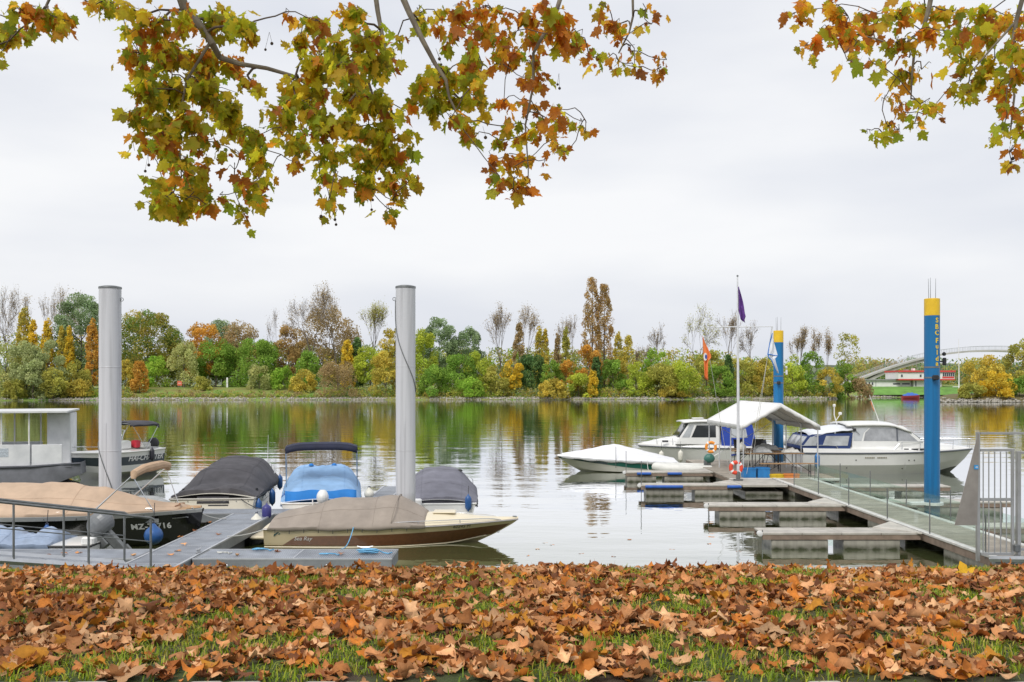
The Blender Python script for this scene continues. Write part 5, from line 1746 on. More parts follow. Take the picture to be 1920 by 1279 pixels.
# ---------------------------------------------------------------- beige speedboat (nearest)
def speedboat_beige():
    H = Hull(5.5, 2.0, .40, .50, .2, .9, .95, 2.1, .35)
    r = empty('speedboat', (-5.36, 22.72, 0), R(0), 'beige and brown speedboat under a taupe cover in the foreground', 'boat', 'moored boats')
    tan = mat('gelcoat_beige', (.62, .51, .31), .3, var=.05, scale=1.2, coat=.4)
    brown = mat('stripe_brown', (.15, .055, .02), .35, var=.2, scale=14, coat=.3)
    cream = mat('deck_cream', (.72, .64, .47), .35, var=.05, scale=2)
    H.build(r, [0, .3, .40, .47, .80, .92, 1.0], [tan, cream], [0, 0, 0, 0, 0, 0])
    # brown flash along the topsides with a raked after end
    for side in (1, -1):
        rows = []
        for i in range(40):
            t = lerp(.075, .985, i / 39)
            lo, hi = lerp(.40, .36, t), lerp(.72, .82, t)
            f = min(1, (t - .075) / .055)
            hi = lerp(lo + .01, hi, f)
            rows.append([H.pt(t, lerp(lo, hi, q), side, .004) for q in (0, .33, .66, 1)])
        mb = MB(); mb.grid(rows, flip=(side > 0)); mb.build('side_stripe', brown, r)
        mb = MB(); mb.tube([H.pt(lerp(.0, .96, i / 30), .33, side, .012) for i in range(31)], .014, 5); mb.build('spray_rail', cream, r)
    H.rail(r, mat('rub_rail_grey', (.45, .42, .42), .4, metal=.2), .017, v=.985)
    H.deck(r, cream, 0, 1, .06, .012, 'deck', lambda t: .04 + .16 * math.exp(-((t - .66) / .16) ** 2))
    hf = lambda t: curve([(0, .12), (.02, .18), (.13, .36), (.26, .52), (.40, .55), (.49, .575), (.525, .56), (.56, .46), (.615, .26), (.63, .2)], t)
    H.cover(r, mat('canvas_taupe', (.31, .265, .225), .85, var=.15, scale=2.5, bump=.0012, bscale=160), 0.02, .63, hf, 2.0, .035, .02, 4)
    # pram-like hoop under the cover shows as a crease line
    k = MB(); k.tube([(H.L * .50 + .1 * math.cos(a) , H.b(.5) * .97 * math.sin(a), H.sh(.5) + .03 + .575 * max(0, math.cos(a)) ** .8) for a in np.linspace(-1.5, 1.5, 19)], .012, 5); k.build('cover_hoop', MATS['canvas_taupe'], r)
    # low grab rails on the foredeck
    for side in (1, -1):
        pts = []
        for i in range(21):
            t = lerp(.28, .93, i / 20)
            q = H.pt(t, 1, side)
            pts.append((q.x, q.y * .93, q.z + .02 + .085 * math.sin(math.pi * min(1, i / 20 * 1.02)) ** .35))
        MB().tube(pts, .011, 6).build('grab_rail', CHROME, r)
        for i in (5, 10, 15): MB().bar(pts[i], (pts[i][0], pts[i][1], pts[i][2] - .09), .010, 5).build('rail_stanchion', CHROME, r)
    MB().cbox((-.17, 0, .17), (.36, 1.35, .07), .025).build('swim_platform', cream, r)
    MB().cbox((H.L * .70, 0, H.sh(.7) + .21), (.5, .5, .03), .015).build('deck_hatch', cream, r)
    MB().cbox((H.L * .985, 0, H.Hb + .05), (.1, .06, .05), .012).build('bow_light', CHROME, r)
    H.text(r, 'Sea Ray', .125, .66, .155, -1, TXT_W, .35)
    H.text(r, '60245 M', .105, 4.07, .375, -1, TXT_K, .25)
    k = MB()
    for (dx, dz, s) in ((0, 0, .05), (.045, .03, .035), (.08, .005, .03), (-.03, -.035, .028)):
        q = H.at(.27 + dx, .29 + dz, -1, .006); k.box(q, (s * 1.5, .006, s * .6), ry=-.5)
    k.build('side_emblem', mat('emblem_green', (.01, .06, .06), .5), r, smooth=False)
    k = MB(); a = H.at(5.05, .22, -1, .0); k.tube([a + Vector((.025 * math.cos(t), -.012, .025 * math.sin(t))) for t in np.linspace(0, 6.3, 9)], .007, 5); k.build('bow_eye', CHROME, r)
speedboat_beige()
ball_fender((gx(482, 23.5) + 0, 23.45, .33), .15, FEND_W, 'off-white ball fender at the stern of the beige speedboat', .05)
fender((gx(500, 23.9), 23.9, .34), .34, .11, mat('fender_purple', (.05, .05, .22), .4), 'dark blue fender beside the off-white ball fender', .08)

# ---------------------------------------------------------------- black sloop with tan cover
def sloop_black():
    H = Hull(7.2, 2.1, .74, .80, .3, .8, .16, 2.6, .45, dip=.02, chine=.8)
    r = empty('open_sloop', (-13.98, 22.25, 0), R(0), 'black open sloop under a tan tarpaulin with folded tan sunshade', 'boat', 'moored boats')
    blk = mat('gelcoat_black', (.008, .008, .010), .12, var=.2, scale=2, coat=.5)
    gry = mat('rub_band_grey', (.36, .37, .36), .6, var=.12, scale=3)
    H.build(r, [0, .3, .6, .86, 1.0], [blk, gry], [0, 0, 0, 0])
    for side in (1, -1):
        mb = MB(); rows = []
        for i in range(41):
            t = i / 40
            rows.append([H.pt(t, .90, side, .0), H.pt(t, .905, side, .055), H.pt(t, .99, side, .06), H.pt(t, 1.0, side, .0)])
        mb.grid(rows, flip=(side > 0)); mb.build('rub_band', gry, r)
    wood = mat('teak_deck', (.42, .27, .15), .6, var=.18, scale=6)
    H.deck(r, wood, .6, .995, .05, .012)
    hf = lambda t: curve([(0, .2), (.2, .5), (.45, .60), (.575, .62), (.64, .54), (.75, .36), (.85, .17), (.93, .08), (.96, .03)], t)
    H.cover(r, mat('canvas_tan', (.50, .365, .26), .85, var=.16, scale=2, bump=.0015, bscale=120), .0, .955, hf, 1.5, .04, .035, 2)
    H.text(r, 'MZ-T 716', .17, 5.82, .40, -1, TXT_W, 0, spacing=1.1, bold=.006)
    H.text(r, 'Ma', .12, 4.0, .34, -1, TXT_W, .1)
    k = MB(); k.box(H.at(6.2, .585, -1, .012), (.38, .012, .085)); k.build('plaque', mat('plaque_grey', (.2, .21, .21), .4), r, smooth=False)
    k = MB()
    a = H.at(6.62, .60, -1, .02); b = H.at(6.92, .62, -1, .02); k.tube([a, a + Vector((.02, -.03, .01)), b + Vector((-.02, -.03, .01)), b], .012, 6); k.build('grab_handle', CHROME, r)
    for t in (.62, .86):
        k = MB(); p = H.pt(t, 1, -1, -.06) + Vector((0, 0, .05)); k.bar(p - Vector((.07, 0, -.02)), p + Vector((.07, 0, .02)), .011, 6); k.bar(p, p - Vector((0, 0, .06)), .02, 6); k.build('deck_cleat', CHROME, r)
    # folded sunshade on slanting tubes
    tanr = mat('canvas_tan_roll', (.52, .36, .235), .85, var=.1, scale=5)
    A, B2 = Vector((6.02, -.9, 1.63)), Vector((6.12, .9, 1.66))
    mid = (A + B2) / 2 + Vector((.03, 0, .07))
    pts = [A, lerp(A, mid, .5) + Vector((0, 0, .03)), mid, lerp(mid, B2, .5) + Vector((0, 0, .03)), B2]
    mb = MB(); mb.tube([A - Vector((.02, 0, .1))] + pts + [B2 - Vector((.02, 0, .1))], [.05, .085, .095, .10, .095, .085, .05], 10); mb.build('folded_sunshade', tanr, r)
    for sd, top in ((-1, A), (1, B2)):
        MB().bar(top, (5.15, sd * .98, .80), .014, 6).build('shade_tube', CHROME, r)
        MB().bar(top - Vector((.05, 0, .06)), (5.1, sd * .98, .78), .012, 6).build('shade_tube', CHROME, r)
        MB().bar(top - Vector((.05, 0, .02)), (6.4, sd * .78, .80), .011, 6).build('shade_tube', CHROME, r)
    k = MB(); k.tube([(6.7, -.35, .88), (6.76, -.2, .9), (6.68, .0, .9), (6.74, .15, .89)], .016, 5); k.build('rope_end', mat('rope_brown', (.28, .13, .07), .9), r)
    for t in (.42, .56, .7, .82, .92):
        k = MB(); p = H.pt(t, 1, -1, .03); k.lathe([(.012, 0), (.012, .012)], 6, c=p - Vector((0, 0, .05)), M=Matrix.Rotation(R(90), 3, 'X')); k.build('cover_stud', CHROME, r)
sloop_black()
ball_fender(P(288, 1004, 20.85), .19, FEND_B, 'blue ball fender by the bow of the black sloop', .42)
ball_fender(P(88, 999, 20.95), .13, FEND_B, 'smaller blue ball fender amidships on the black sloop', .3)

# ---------------------------------------------------------------- dinghy under blue-grey tarpaulin
def dinghy():
    H = Hull(3.6, 1.35, .42, .5, .12, .9, .3, 2.2, .4)
    r = empty('dinghy', (-8.05, 19.95, 0), R(180), 'small white dinghy under a pale blue tarpaulin beside the pontoon', 'boat', 'moored boats')
    H.build(r, [0, .4, 1], [GEL], [0, 0])
    H.deck(r, GEL, 0, .3, .02, .0)
    H.rail(r, mat('rub_rail_black', (.04, .04, .04), .6), .02)
    H.cover(r, mat('tarp_paleblue', (.27, .34, .46), .45, var=.22, scale=3.5, spec=.6), .22, .99, lambda t: curve([(.2, .1), (.3, .22), (.42, .12), (.6, .3), (.8, .24), (1, .1)], t), 1.4, .12, .06, 6)
    outboard(r, (-.08, .05, .52), mat('outboard_grey', (.17, .18, .19), .35, var=.15, scale=6), R(42), 1.05)
    for y in (-.35, -.2):
        MB().tube([(.12, y, .42), (.12, y, .72), (.1, y, .74)], [.02, .02, .035], 8).build('rod_holder', WHT, r)
    MB().cbox((.1, .42, .5), (.25, .2, .16), .03).build('locker', GEL, r)
dinghy()

# ---------------------------------------------------------------- charcoal-covered runabout
def runabout_charcoal():
    H = Hull(6.6, 2.2, .60, .82, .25, .95, .8, 2.8, .45, chine=.88)
    dx = -.09
    r = empty('runabout', (-7.62, 25.75, 0), math.atan2(1, dx), 'cream-hulled runabout under a charcoal cover, stern to the dock', 'boat', 'moored boats')
    H.build(r, [0, .35, .8, 1], [GELC], [0, 0, 0])
    H.rail(r, mat('rub_rail_tan', (.42, .40, .36), .5), .028)
    H.deck(r, GELC, .0, .995, .12, .015)
    hf = lambda t: curve([(0, .16), (.05, .24), (.16, .28), (.24, .46), (.34, .66), (.42, .62), (.55, .70), (.68, .66), (.74, .42), (.80, .18)], t)
    H.cover(r, mat('canvas_charcoal', (.075, .072, .08), .85, var=.28, scale=2, bump=.0012, bscale=150), .035, .80, hf, 3.4, .05, .045, 7)
    k = MB(); k.grid([[(.03 - .04 * q, y, H.Hs + .06 - .17 * q) for q in (0, .5, 1)] for y in np.linspace(-.42, .38, 9)]); k.build('cover_flap', MATS['canvas_charcoal'], r, thick=.01)
    MB().cbox((-.22, 0, .16), (.42, 1.7, .08), .03).build('swim_platform', GELC, r)
    for (x, y) in ((1.05, .95), (1.05, -.95), (2.1, .98), (2.1, -.98)):
        k = MB(); z = H.sh(x / H.L) + .07
        k.bar((x, y, z), (x, y, z + .09), .03, 8); k.bar((x - .09, y, z + .05), (x + .09, y, z + .05), .018, 6); k.build('rod_holder', BLACK, r)
    for sd in (1, -1):
        k = MB(); pts = []
        for i in range(15):
            t = lerp(.55, .99, i / 14); q = H.pt(t, 1, sd); pts.append((q.x, q.y * .92, q.z + .32 * min(1, i / 3)))
        k.tube(pts, .013, 6); k.build('bow_rail', CHROME, r)
        for i in (4, 8, 12): MB().bar(pts[i], (pts[i][0], pts[i][1], pts[i][2] - .34), .011, 5).build('rail_stanchion', CHROME, r)
        MB().tube([H.pt(t, .72, sd, .01) for t in np.linspace(.0, .95, 20)], .014, 5).build('side_moulding', GEL, r)
    k = MB(); k.box((-.002, -.15, .44), (.006, .5, .03)); k.build('transom_vent', TXT_K, r, smooth=False)
    MB().tube([(4.6, -.7, .9), (4.62, -.72, 2.0)], [.012, .004], 5).build('aerial', GEL, r)
    k = MB()
    for y in np.linspace(-.9, .9, 7): k.lathe([(.012, 0), (.012, .01)], 6, c=(-.004, y, .54), M=Matrix.Rotation(R(-90), 3, 'Y'))
    k.build('cover_studs', CHROME, r)
    return r, H
_r, _H = runabout_charcoal()
for (fx, fy, fz, lab) in ((-6.50, 26.0, .14, 'blue fender at the stern corner of the charcoal-covered runabout'), (-6.60, 27.9, .2, 'blue fender amidships on the charcoal-covered runabout'), (-7.10, 31.0, .32, 'blue fender toward the bow of the charcoal-covered runabout')):
    fender((fx, fy, fz), .42, .085, FEND_B, lab, .2)
_k = MB()
_k.tube([(gx(262, 29) , 29, .18), (gx(290, 28.4), 28.4, .2), (gx(318, 27.6), 27.6, .2)], [.16, .2, .12], 12)
top_mesh(_k, 'inflatable_tube', mat('inflatable_grey', (.32, .33, .33), .6, var=.2, scale=5), 'grey inflatable tender tube beside the charcoal-covered runabout', 'dinghy', 'moored boats')

# ---------------------------------------------------------------- blue-covered boat with bimini
def boat_blue_cover():
    H = Hull(5.4, 2.05, .50, .72, .22, .95, .7, 2.8, .5)
    dx = -.17
    r = empty('motorboat', (-4.86, 25.75, 0), math.atan2(1, dx), 'white motorboat under a light blue cover with a navy sunshade', 'boat', 'moored boats')
    H.build(r, [0, .4, 1], [GEL], [0, 0])
    H.rail(r, WHT, .025)
    H.deck(r, GEL, 0, .995, .08, .012)
    lb = mat('canvas_lightblue', (.25, .42, .66), .8, var=.16, scale=2, bump=.0012, bscale=150)
    db = mat('canvas_midblue', (.02, .19, .55), .8, var=.12, scale=3)
    hf = lambda t: curve([(.04, .16), (.1, .30), (.2, .42), (.34, .46), (.5, .60), (.6, .62), (.68, .5), (.74, .2)], t)
    H.cover(r, lb, .05, .74, hf, 6.0, .06, .04, 12)
    k = MB(); rows = [[(.22 + .03 * math.sin(y * 9) - .03 * q, y, .80 - .36 * q + .02 * math.sin(y * 7)) for q in (0, .5, 1)] for y in np.linspace(-.9, .9, 17)]
    k.grid(rows); k.build('cover_skirt', db, r, thick=.01)
    for y in (-.32, .32):
        k = MB(); k.lathe([(.08, 0), (.06, .04), (.02, .06)], 10, c=(3.05, y, 1.22)); k.build('cover_vent', db, r)
    bimini(r, 1.05, 1.85, .93, 1.93, .62, 1.9, NAVY, .09)
    outboard(r, (-.15, -.05, .46), GEL, R(8), .82)
    MB().cbox((-.16, .38, .34), (.3, 1.0, .06), .02).build('stern_step', mat('step_tan', (.55, .45, .32), .7, var=.3, scale=12), r)
    MB().bar((-.1, .2, .36), (-.1, .2, .62), .015).build('ski_post', WHT, r)
    for sd in (1, -1):
        pts = []
        for i in range(13):
            t = lerp(.45, .98, i / 12); q = H.pt(t, 1, sd); pts.append((q.x, q.y * .94, q.z + .28 * min(1, i / 2)))
        MB().tube(pts, .012, 6).build('bow_rail', CHROME, r)
boat_blue_cover()
ball_fender((gx(692, 27.2), 27.2, .58), .13, FEND_W, 'white fender on the narrow finger pontoon', .02)
fender((gx(531, 26.2), 26.3, .3), .36, .08, FEND_B, 'blue fender on the left side of the blue-covered motorboat', .1)

# ---------------------------------------------------------------- slate-covered boat behind the right white pile
def boat_slate_cover():
    H = Hull(5.2, 2.0, .46, .66, .22, .93, .7, 2.6, .45)
    r = empty('motorboat', (-1.86, 25.9, 0), math.atan2(1, -.06), 'white motorboat under a slate grey cover behind the right white pile', 'boat', 'moored boats')
    H.build(r, [0, .4, 1], [GEL], [0, 0])
    H.rail(r, WHT, .025)
    H.deck(r, GEL, 0, .995, .1, .012)
    sl = mat('canvas_slate', (.17, .17, .205), .8, var=.2, scale=2, bump=.0012, bscale=150)
    H.cover(r, sl, .02, .78, lambda t: curve([(0, .12), (.1, .2), (.25, .34), (.42, .52), (.6, .60), (.68, .56), (.74, .25), (.8, .08)], t), 3.2, .10, .025, 21)
    for (x, y) in ((2.9, -.55), (2.9, .1), (2.3, -.1)):
        k = MB(); k.lathe([(.09, 0), (.07, .04), (.02, .06)], 10, c=(x, y, 1.0 + (.05 if x > 2.5 else -.08))); k.build('cover_vent', BLACK, r)
    for sd in (1, -1):
        pts = []
        for i in range(13):
            t = lerp(.5, .98, i / 12); q = H.pt(t, 1, sd); pts.append((q.x, q.y * .94, q.z + .26 * min(1, i / 2)))
        MB().tube(pts, .012, 6).build('bow_rail', CHROME, r)
    MB().cbox((-.2, 0, .14), (.36, 1.5, .06), .02).build('swim_platform', GEL, r)
    MB().cbox((-.05, .55, .5), (.2, .22, .2), .03).build('stern_locker', mat('locker_white', (.74, .74, .74), .4), r)
boat_slate_cover()
fender(P(878, 957, 25.9), .38, .085, FEND_B, 'dark blue fender on the slate-covered motorboat', .25)

# ---------------------------------------------------------------- work barge at the left edge
def work_barge():
    a = R(14)
    r = empty('work_barge', (-18.2, 36.6, 0), a, 'white and grey work barge with flat canopy at the left edge', 'boat', 'moored boats')
    hullm = mat('barge_grey', (.19, .195, .22), .6, var=.25, scale=2)
    pan = mat('barge_white', (.66, .68, .70), .55, var=.14, scale=1.5, col2=(.78, .79, .80))
    k = MB()
    rows = []
    for i in range(13):
        x = lerp(-4.6, 2.6, i / 12)
        up = .55 * sstep(1.2, 2.6, x)
        hw = 1.15 * (1 - .12 * sstep(1.8, 2.6, x))
        rows.append([(x, -hw, .60 + .14 * sstep(0, 2.6, x)), (x, -hw, .36 + up * .35), (x, -hw * .9, -.25 + up), (x, hw * .9, -.25 + up), (x, hw, .36 + up * .35), (x, hw, .60 + .14 * sstep(0, 2.6, x))])
    k.grid(rows, flip=True); k.add(rows[-1], [(0, 1, 2, 3, 4, 5)]); k.add(rows[0], [(5, 4, 3, 2, 1, 0)])
    k.build('hull', hullm, r)
    k = MB(); k.grid([[(x, -1.13, .60), (x, 1.13, .60)] for x in (-4.6, 2.3)]); k.build('deck', pan, r)
    MB().tube([(-4.6, -1.17, .57), (1.0, -1.17, .62), (2.6, -1.05, .70)], .05, 6).build('rub_rail', mat('rail_dark', (.06, .065, .08), .6), r)
    for x0, x1 in ((-4.5, -2.6), (-2.55, -.75), (-.7, .95)):
        MB().cbox(((x0 + x1) / 2, -1.06, 1.0), (x1 - x0, .06, .80), .012).build('side_panel', pan, r)
        MB().cbox(((x0 + x1) / 2, 1.06, 1.0), (x1 - x0, .06, .80), .012).build('side_panel', pan, r)
    MB().box((-.2, -1.095, 1.12), (.9, .004, .3)).build('sign_print', mat('print_grey', (.45, .5, .55), .6, var=.4, scale=20), r, smooth=False)
    MB().cbox((1.75, .35, 1.55), (.8, 1.3, 1.92), .03).build('cabin', pan, r)
    MB().cbox((1.5, -1.06, 1.0), (1.0, .06, .78), .012).build('side_panel', pan, r)
    MB().box((1.345, .2, 2.24), (.01, .5, .2)).build('cabin_vent', mat('vent_grey', (.3, .32, .34), .5), r, smooth=False)
    k = MB(); k.prism([(-4.6, -1.25, 2.50), (2.2, -1.25, 2.52), (2.2, 1.25, 2.56), (-4.6, 1.25, 2.54)], (0, 0, .06)); k.build('canopy', mat('canopy_pale', (.62, .63, .63), .6, var=.1, scale=2), r, smooth=False)
    for x in (-4.2, -2.7, -1.4, .0, .9):
        for y in (-1.0, 1.0): MB().bar((x, y, .6), (x, y, 2.5), .026, 8).build('post', WHT, r)
    MB().bar((-2.3, 0, 2.56), (-2.3, 0, 2.85), .03).build('mast_light', WHT, r)
    g = Matrix.Rotation(a, 3, 'Z')
    base = Vector((-18.2, 36.6, 0))
    q = base + g @ Vector((-.55, -.5, 1.40))
    r2 = empty('barbecue_grill', q, a, 'dark lidded barbecue grill under the barge canopy', 'grill')
    MB().cbox((0, 0, .02), (.66, .4, .16), .03).build('firebox', BLACK, r2)
    k = MB(); k.grid([[(x, .19 * math.cos(t), .11 + .17 * math.sin(t)) for t in np.linspace(0, math.pi, 9)] for x in (-.31, -.1, .1, .31)]); k.build('lid', mat('grill_lid', (.05, .045, .06), .3), r2, thick=.02)
    MB().bar((-.2, -.22, .16), (.2, -.22, .16), .012).build('handle', CHROME, r2)
    for x in (-.28, .28): MB().box((x, 0, -.43), (.04, .34, .74)).build('leg', BLACK, r2)
    q = base + g @ Vector((-1.75, -.3, .605))
    r3 = empty('storage_tank', q, a, 'white domed tank on the deck of the work barge', 'tank')
    MB().lathe([(.30, 0), (.34, .05), (.34, .72), (.29, .86), (.12, .93), (.05, .94)], 20).build('body', GEL, r3)
    MB().lathe([(.06, .93), (.06, .98), (.02, .985)], 10).build('cap', FEND_B, r3)
work_barge()

# ---------------------------------------------------------------- charter boat with navy band
def charter_boat():
    H = Hull(4.1, 1.65, .98, 1.02, .2, .94, .55, 2.4, .42, dip=.04)
    h = Vector((-.38, -.925, 0))
    r = empty('charter_boat', (-14.55, 40.7, 0), math.atan2(h.y, h.x), 'white and navy charter boat with dark sunshade behind the left white pile', 'boat', 'moored boats')
    nv = mat('hull_navy', (.03, .045, .06), .3, coat=.3)
    H.build(r, [0, .35, .56, .60, .84, .88, 1], [GEL, nv], [0, 0, 1, 1, 0, 0])
    H.rail(r, GEL, .035)
    H.deck(r, GEL, 0, .995, .06, .01)
    H.text(r, 'HAI-CHARTER', .30, 2.02, .60, 1, TXT_W, .25, bold=.006)
    MB().cbox((1.7, 0, 1.18), (.7, .7, .36), .06).build('console', GEL, r)
    k = MB(); k.grid([[(1.95 - .18 * q, y, 1.34 + .42 * q) for q in (0, .5, 1)] for y in np.linspace(-.38, .38, 5)]); k.build('windscreen', PANE, r, thick=.01)
    k = MB(); k.tube([(1.96, -.4, 1.34), (1.78, -.38, 1.77), (1.78, .38, 1.77), (1.96, .4, 1.34)], .013, 6); k.build('windscreen_frame', CHROME, r)
    MB().cbox((.75, 0, 1.14), (.5, 1.1, .22), .05).build('seat', mat('cushion_pale', (.6, .6, .57), .7), r)
    MB().cbox((1.1, .3, 1.2), (.3, .26, .3), .04).build('fuel_can', mat('can_red', (.55, .03, .05), .45), r)
    bimini(r, .3, 1.75, .74, 2.07, 1.02, 1.05, mat('canvas_greyblack', (.05, .05, .06), .8), .12)
    pts = []
    for sd in (1, -1):
        pts = []
        for i in range(11):
            t = lerp(.62, .985, i / 10); q = H.pt(t, 1, sd); pts.append((q.x, q.y * .9, q.z + .22 * min(1, i / 2)))
        MB().tube(pts, .012, 6).build('bow_rail', CHROME, r)
    outboard(r, (-.15, 0, .9), BLACK, R(5), 1.0)
charter_boat()
fender((gx(287, 39.7), 39.6, .55), .48, .09, mat('fender_black', (.02, .02, .03), .4), 'black fender on the charter boat', .2)

# ---------------------------------------------------------------- white and green speedboat on the right
def speedboat_green():
    H = Hull(4.8, 1.9, .40, .62, .2, .92, 1.0, 2.1, .38)
    sx = gx(1266, 41.2)
    r = empty('speedboat', (sx, 41.3, 0), R(180), 'white speedboat with a green stripe under a white cover', 'boat', 'moored boats')
    cr = mat('gelcoat_offwhite', (.64, .63, .57), .3, coat=.3, var=.05)
    gr = mat('stripe_green', (.012, .12, .09), .35, var=.1)
    dg = mat('stripe_darkgreen', (.012, .04, .05), .35)
    H.build(r, [0, .35, .88, 1], [cr], [0, 0, 0])
    for side in (1, -1):
        rows = []
        for i in range(33):
            t = i / 32
            w = lerp(.30, .13, sstep(.3, 1, t)) * (1 if t > .08 else .5)
            hi = lerp(.80, .99, sstep(.0, .7, t))
            rows.append([H.pt(t, hi - w, side, .005), H.pt(t, hi, side, .005)])
        mb = MB(); mb.grid(rows[:20], flip=(side > 0)); mb.grid(rows[19:], 1, flip=(side > 0)); mb.build('side_stripe', [gr, dg], r)
    H.rail(r, WHT, .018)
    H.deck(r, GEL, 0, .995, .06, .01)
    H.cover(r, mat('canvas_white', (.74, .745, .77), .75, var=.04, scale=2), .01, .96, lambda t: curve([(0, .1), (.1, .2), (.3, .42), (.46, .58), (.52, .6), (.6, .52), (.8, .27), (1, .06)], t), 1.35, .06, .012, 31)
    MB().bar((2.5, .95, .2), (2.5, .97, 1.05), .012).build('pole', DARKSTEEL, r)
    k = MB(); p = H.at(2.62, .40, 1, .02); k.tube([p, p + Vector((-.08, .01, .06)), p + Vector((-.16, .0, .09))], .02, 6); k.build('side_cleat', CHROME, r)
speedboat_green()

# ---------------------------------------------------------------- cabin boats
def slab(pts_side, hw0, hw1, root, name, m, ang=35, bevel=.02):
    """cabin body: side profile polygon (x,z) extruded across with tumblehome: half width hw0 at the bottom, hw1 at the top"""
    zs = [p[1] for p in pts_side]; z0, z1 = min(zs), max(zs)
    mb = MB(); n = len(pts_side)
    vs = []
    for sd in (-1, 1):
        for (x, z) in pts_side:
            vs.append((x, sd * lerp(hw0, hw1, (z - z0) / (z1 - z0)), z))
    fs = [tuple(range(n)), tuple(reversed(range(n, 2 * n)))]
    for i in range(n):
        j = (i + 1) % n
        fs.append((i, n + i, n + j, j))
    mb.add(vs, fs)
    return mb.build(name, m, root, ang=ang, bevel=bevel)

def side_poly(poly, hw0, hw1, z0, z1, root, name, m, out=.008, sides=(-1, 1)):
    for sd in sides:
        mb = MB()
        vs = [Vector((x, sd * (lerp(hw0, hw1, (z - z0) / (z1 - z0)) + out), z)) for x, z in poly]
        mb.prism(vs, (0, -sd * .012, 0)) if sd > 0 else mb.prism(vs, (0, .012, 0))
        mb.build(name, m, root, smooth=False)

def deck_rail(H, root, t0, t1, h, n, inset=.93, name='guard_rail', lo=True):
    for sd in (1, -1):
        pts = []
        for i in range(25):
            t = lerp(t0, t1, i / 24); q = H.pt(t, 1, sd)
            pts.append(Vector((q.x, q.y * inset, q.z + h * min(1, i / 2.5))))
        rl = MB().tube(pts, .013, 6).build(name, CHROME, root)
        for k in range(n):
            i = 3 + int(k * 21 / max(1, n - 1)); i = min(i, 24)
            q = H.pt(lerp(t0, t1, i / 24), 1, sd)
            MB().bar(pts[i], (q.x - .03, q.y * (inset + .02), q.z), .011, 5).build('rail_stanchion', CHROME, rl)
    a, b = H.pt(t1, 1, 1), H.pt(t1, 1, -1)
    MB().tube([(a.x, a.y * inset, a.z + h), (a.x + .12, 0, a.z + h + .01), (b.x, b.y * inset, b.z + h)], .013, 6).build(name, CHROME, root)

CURT = mat('grey_curtain_window', (.33, .34, .36), .25, var=.25, scale=3, spec=.7, bump=.01, bscale=6)
CLEAR = mat('clear_vinyl', (.42, .44, .46), .15, var=.25, scale=2.5, spec=.8)
CANB = mat('canvas_royal', (.02, .06, .36), .75, var=.15, scale=3)

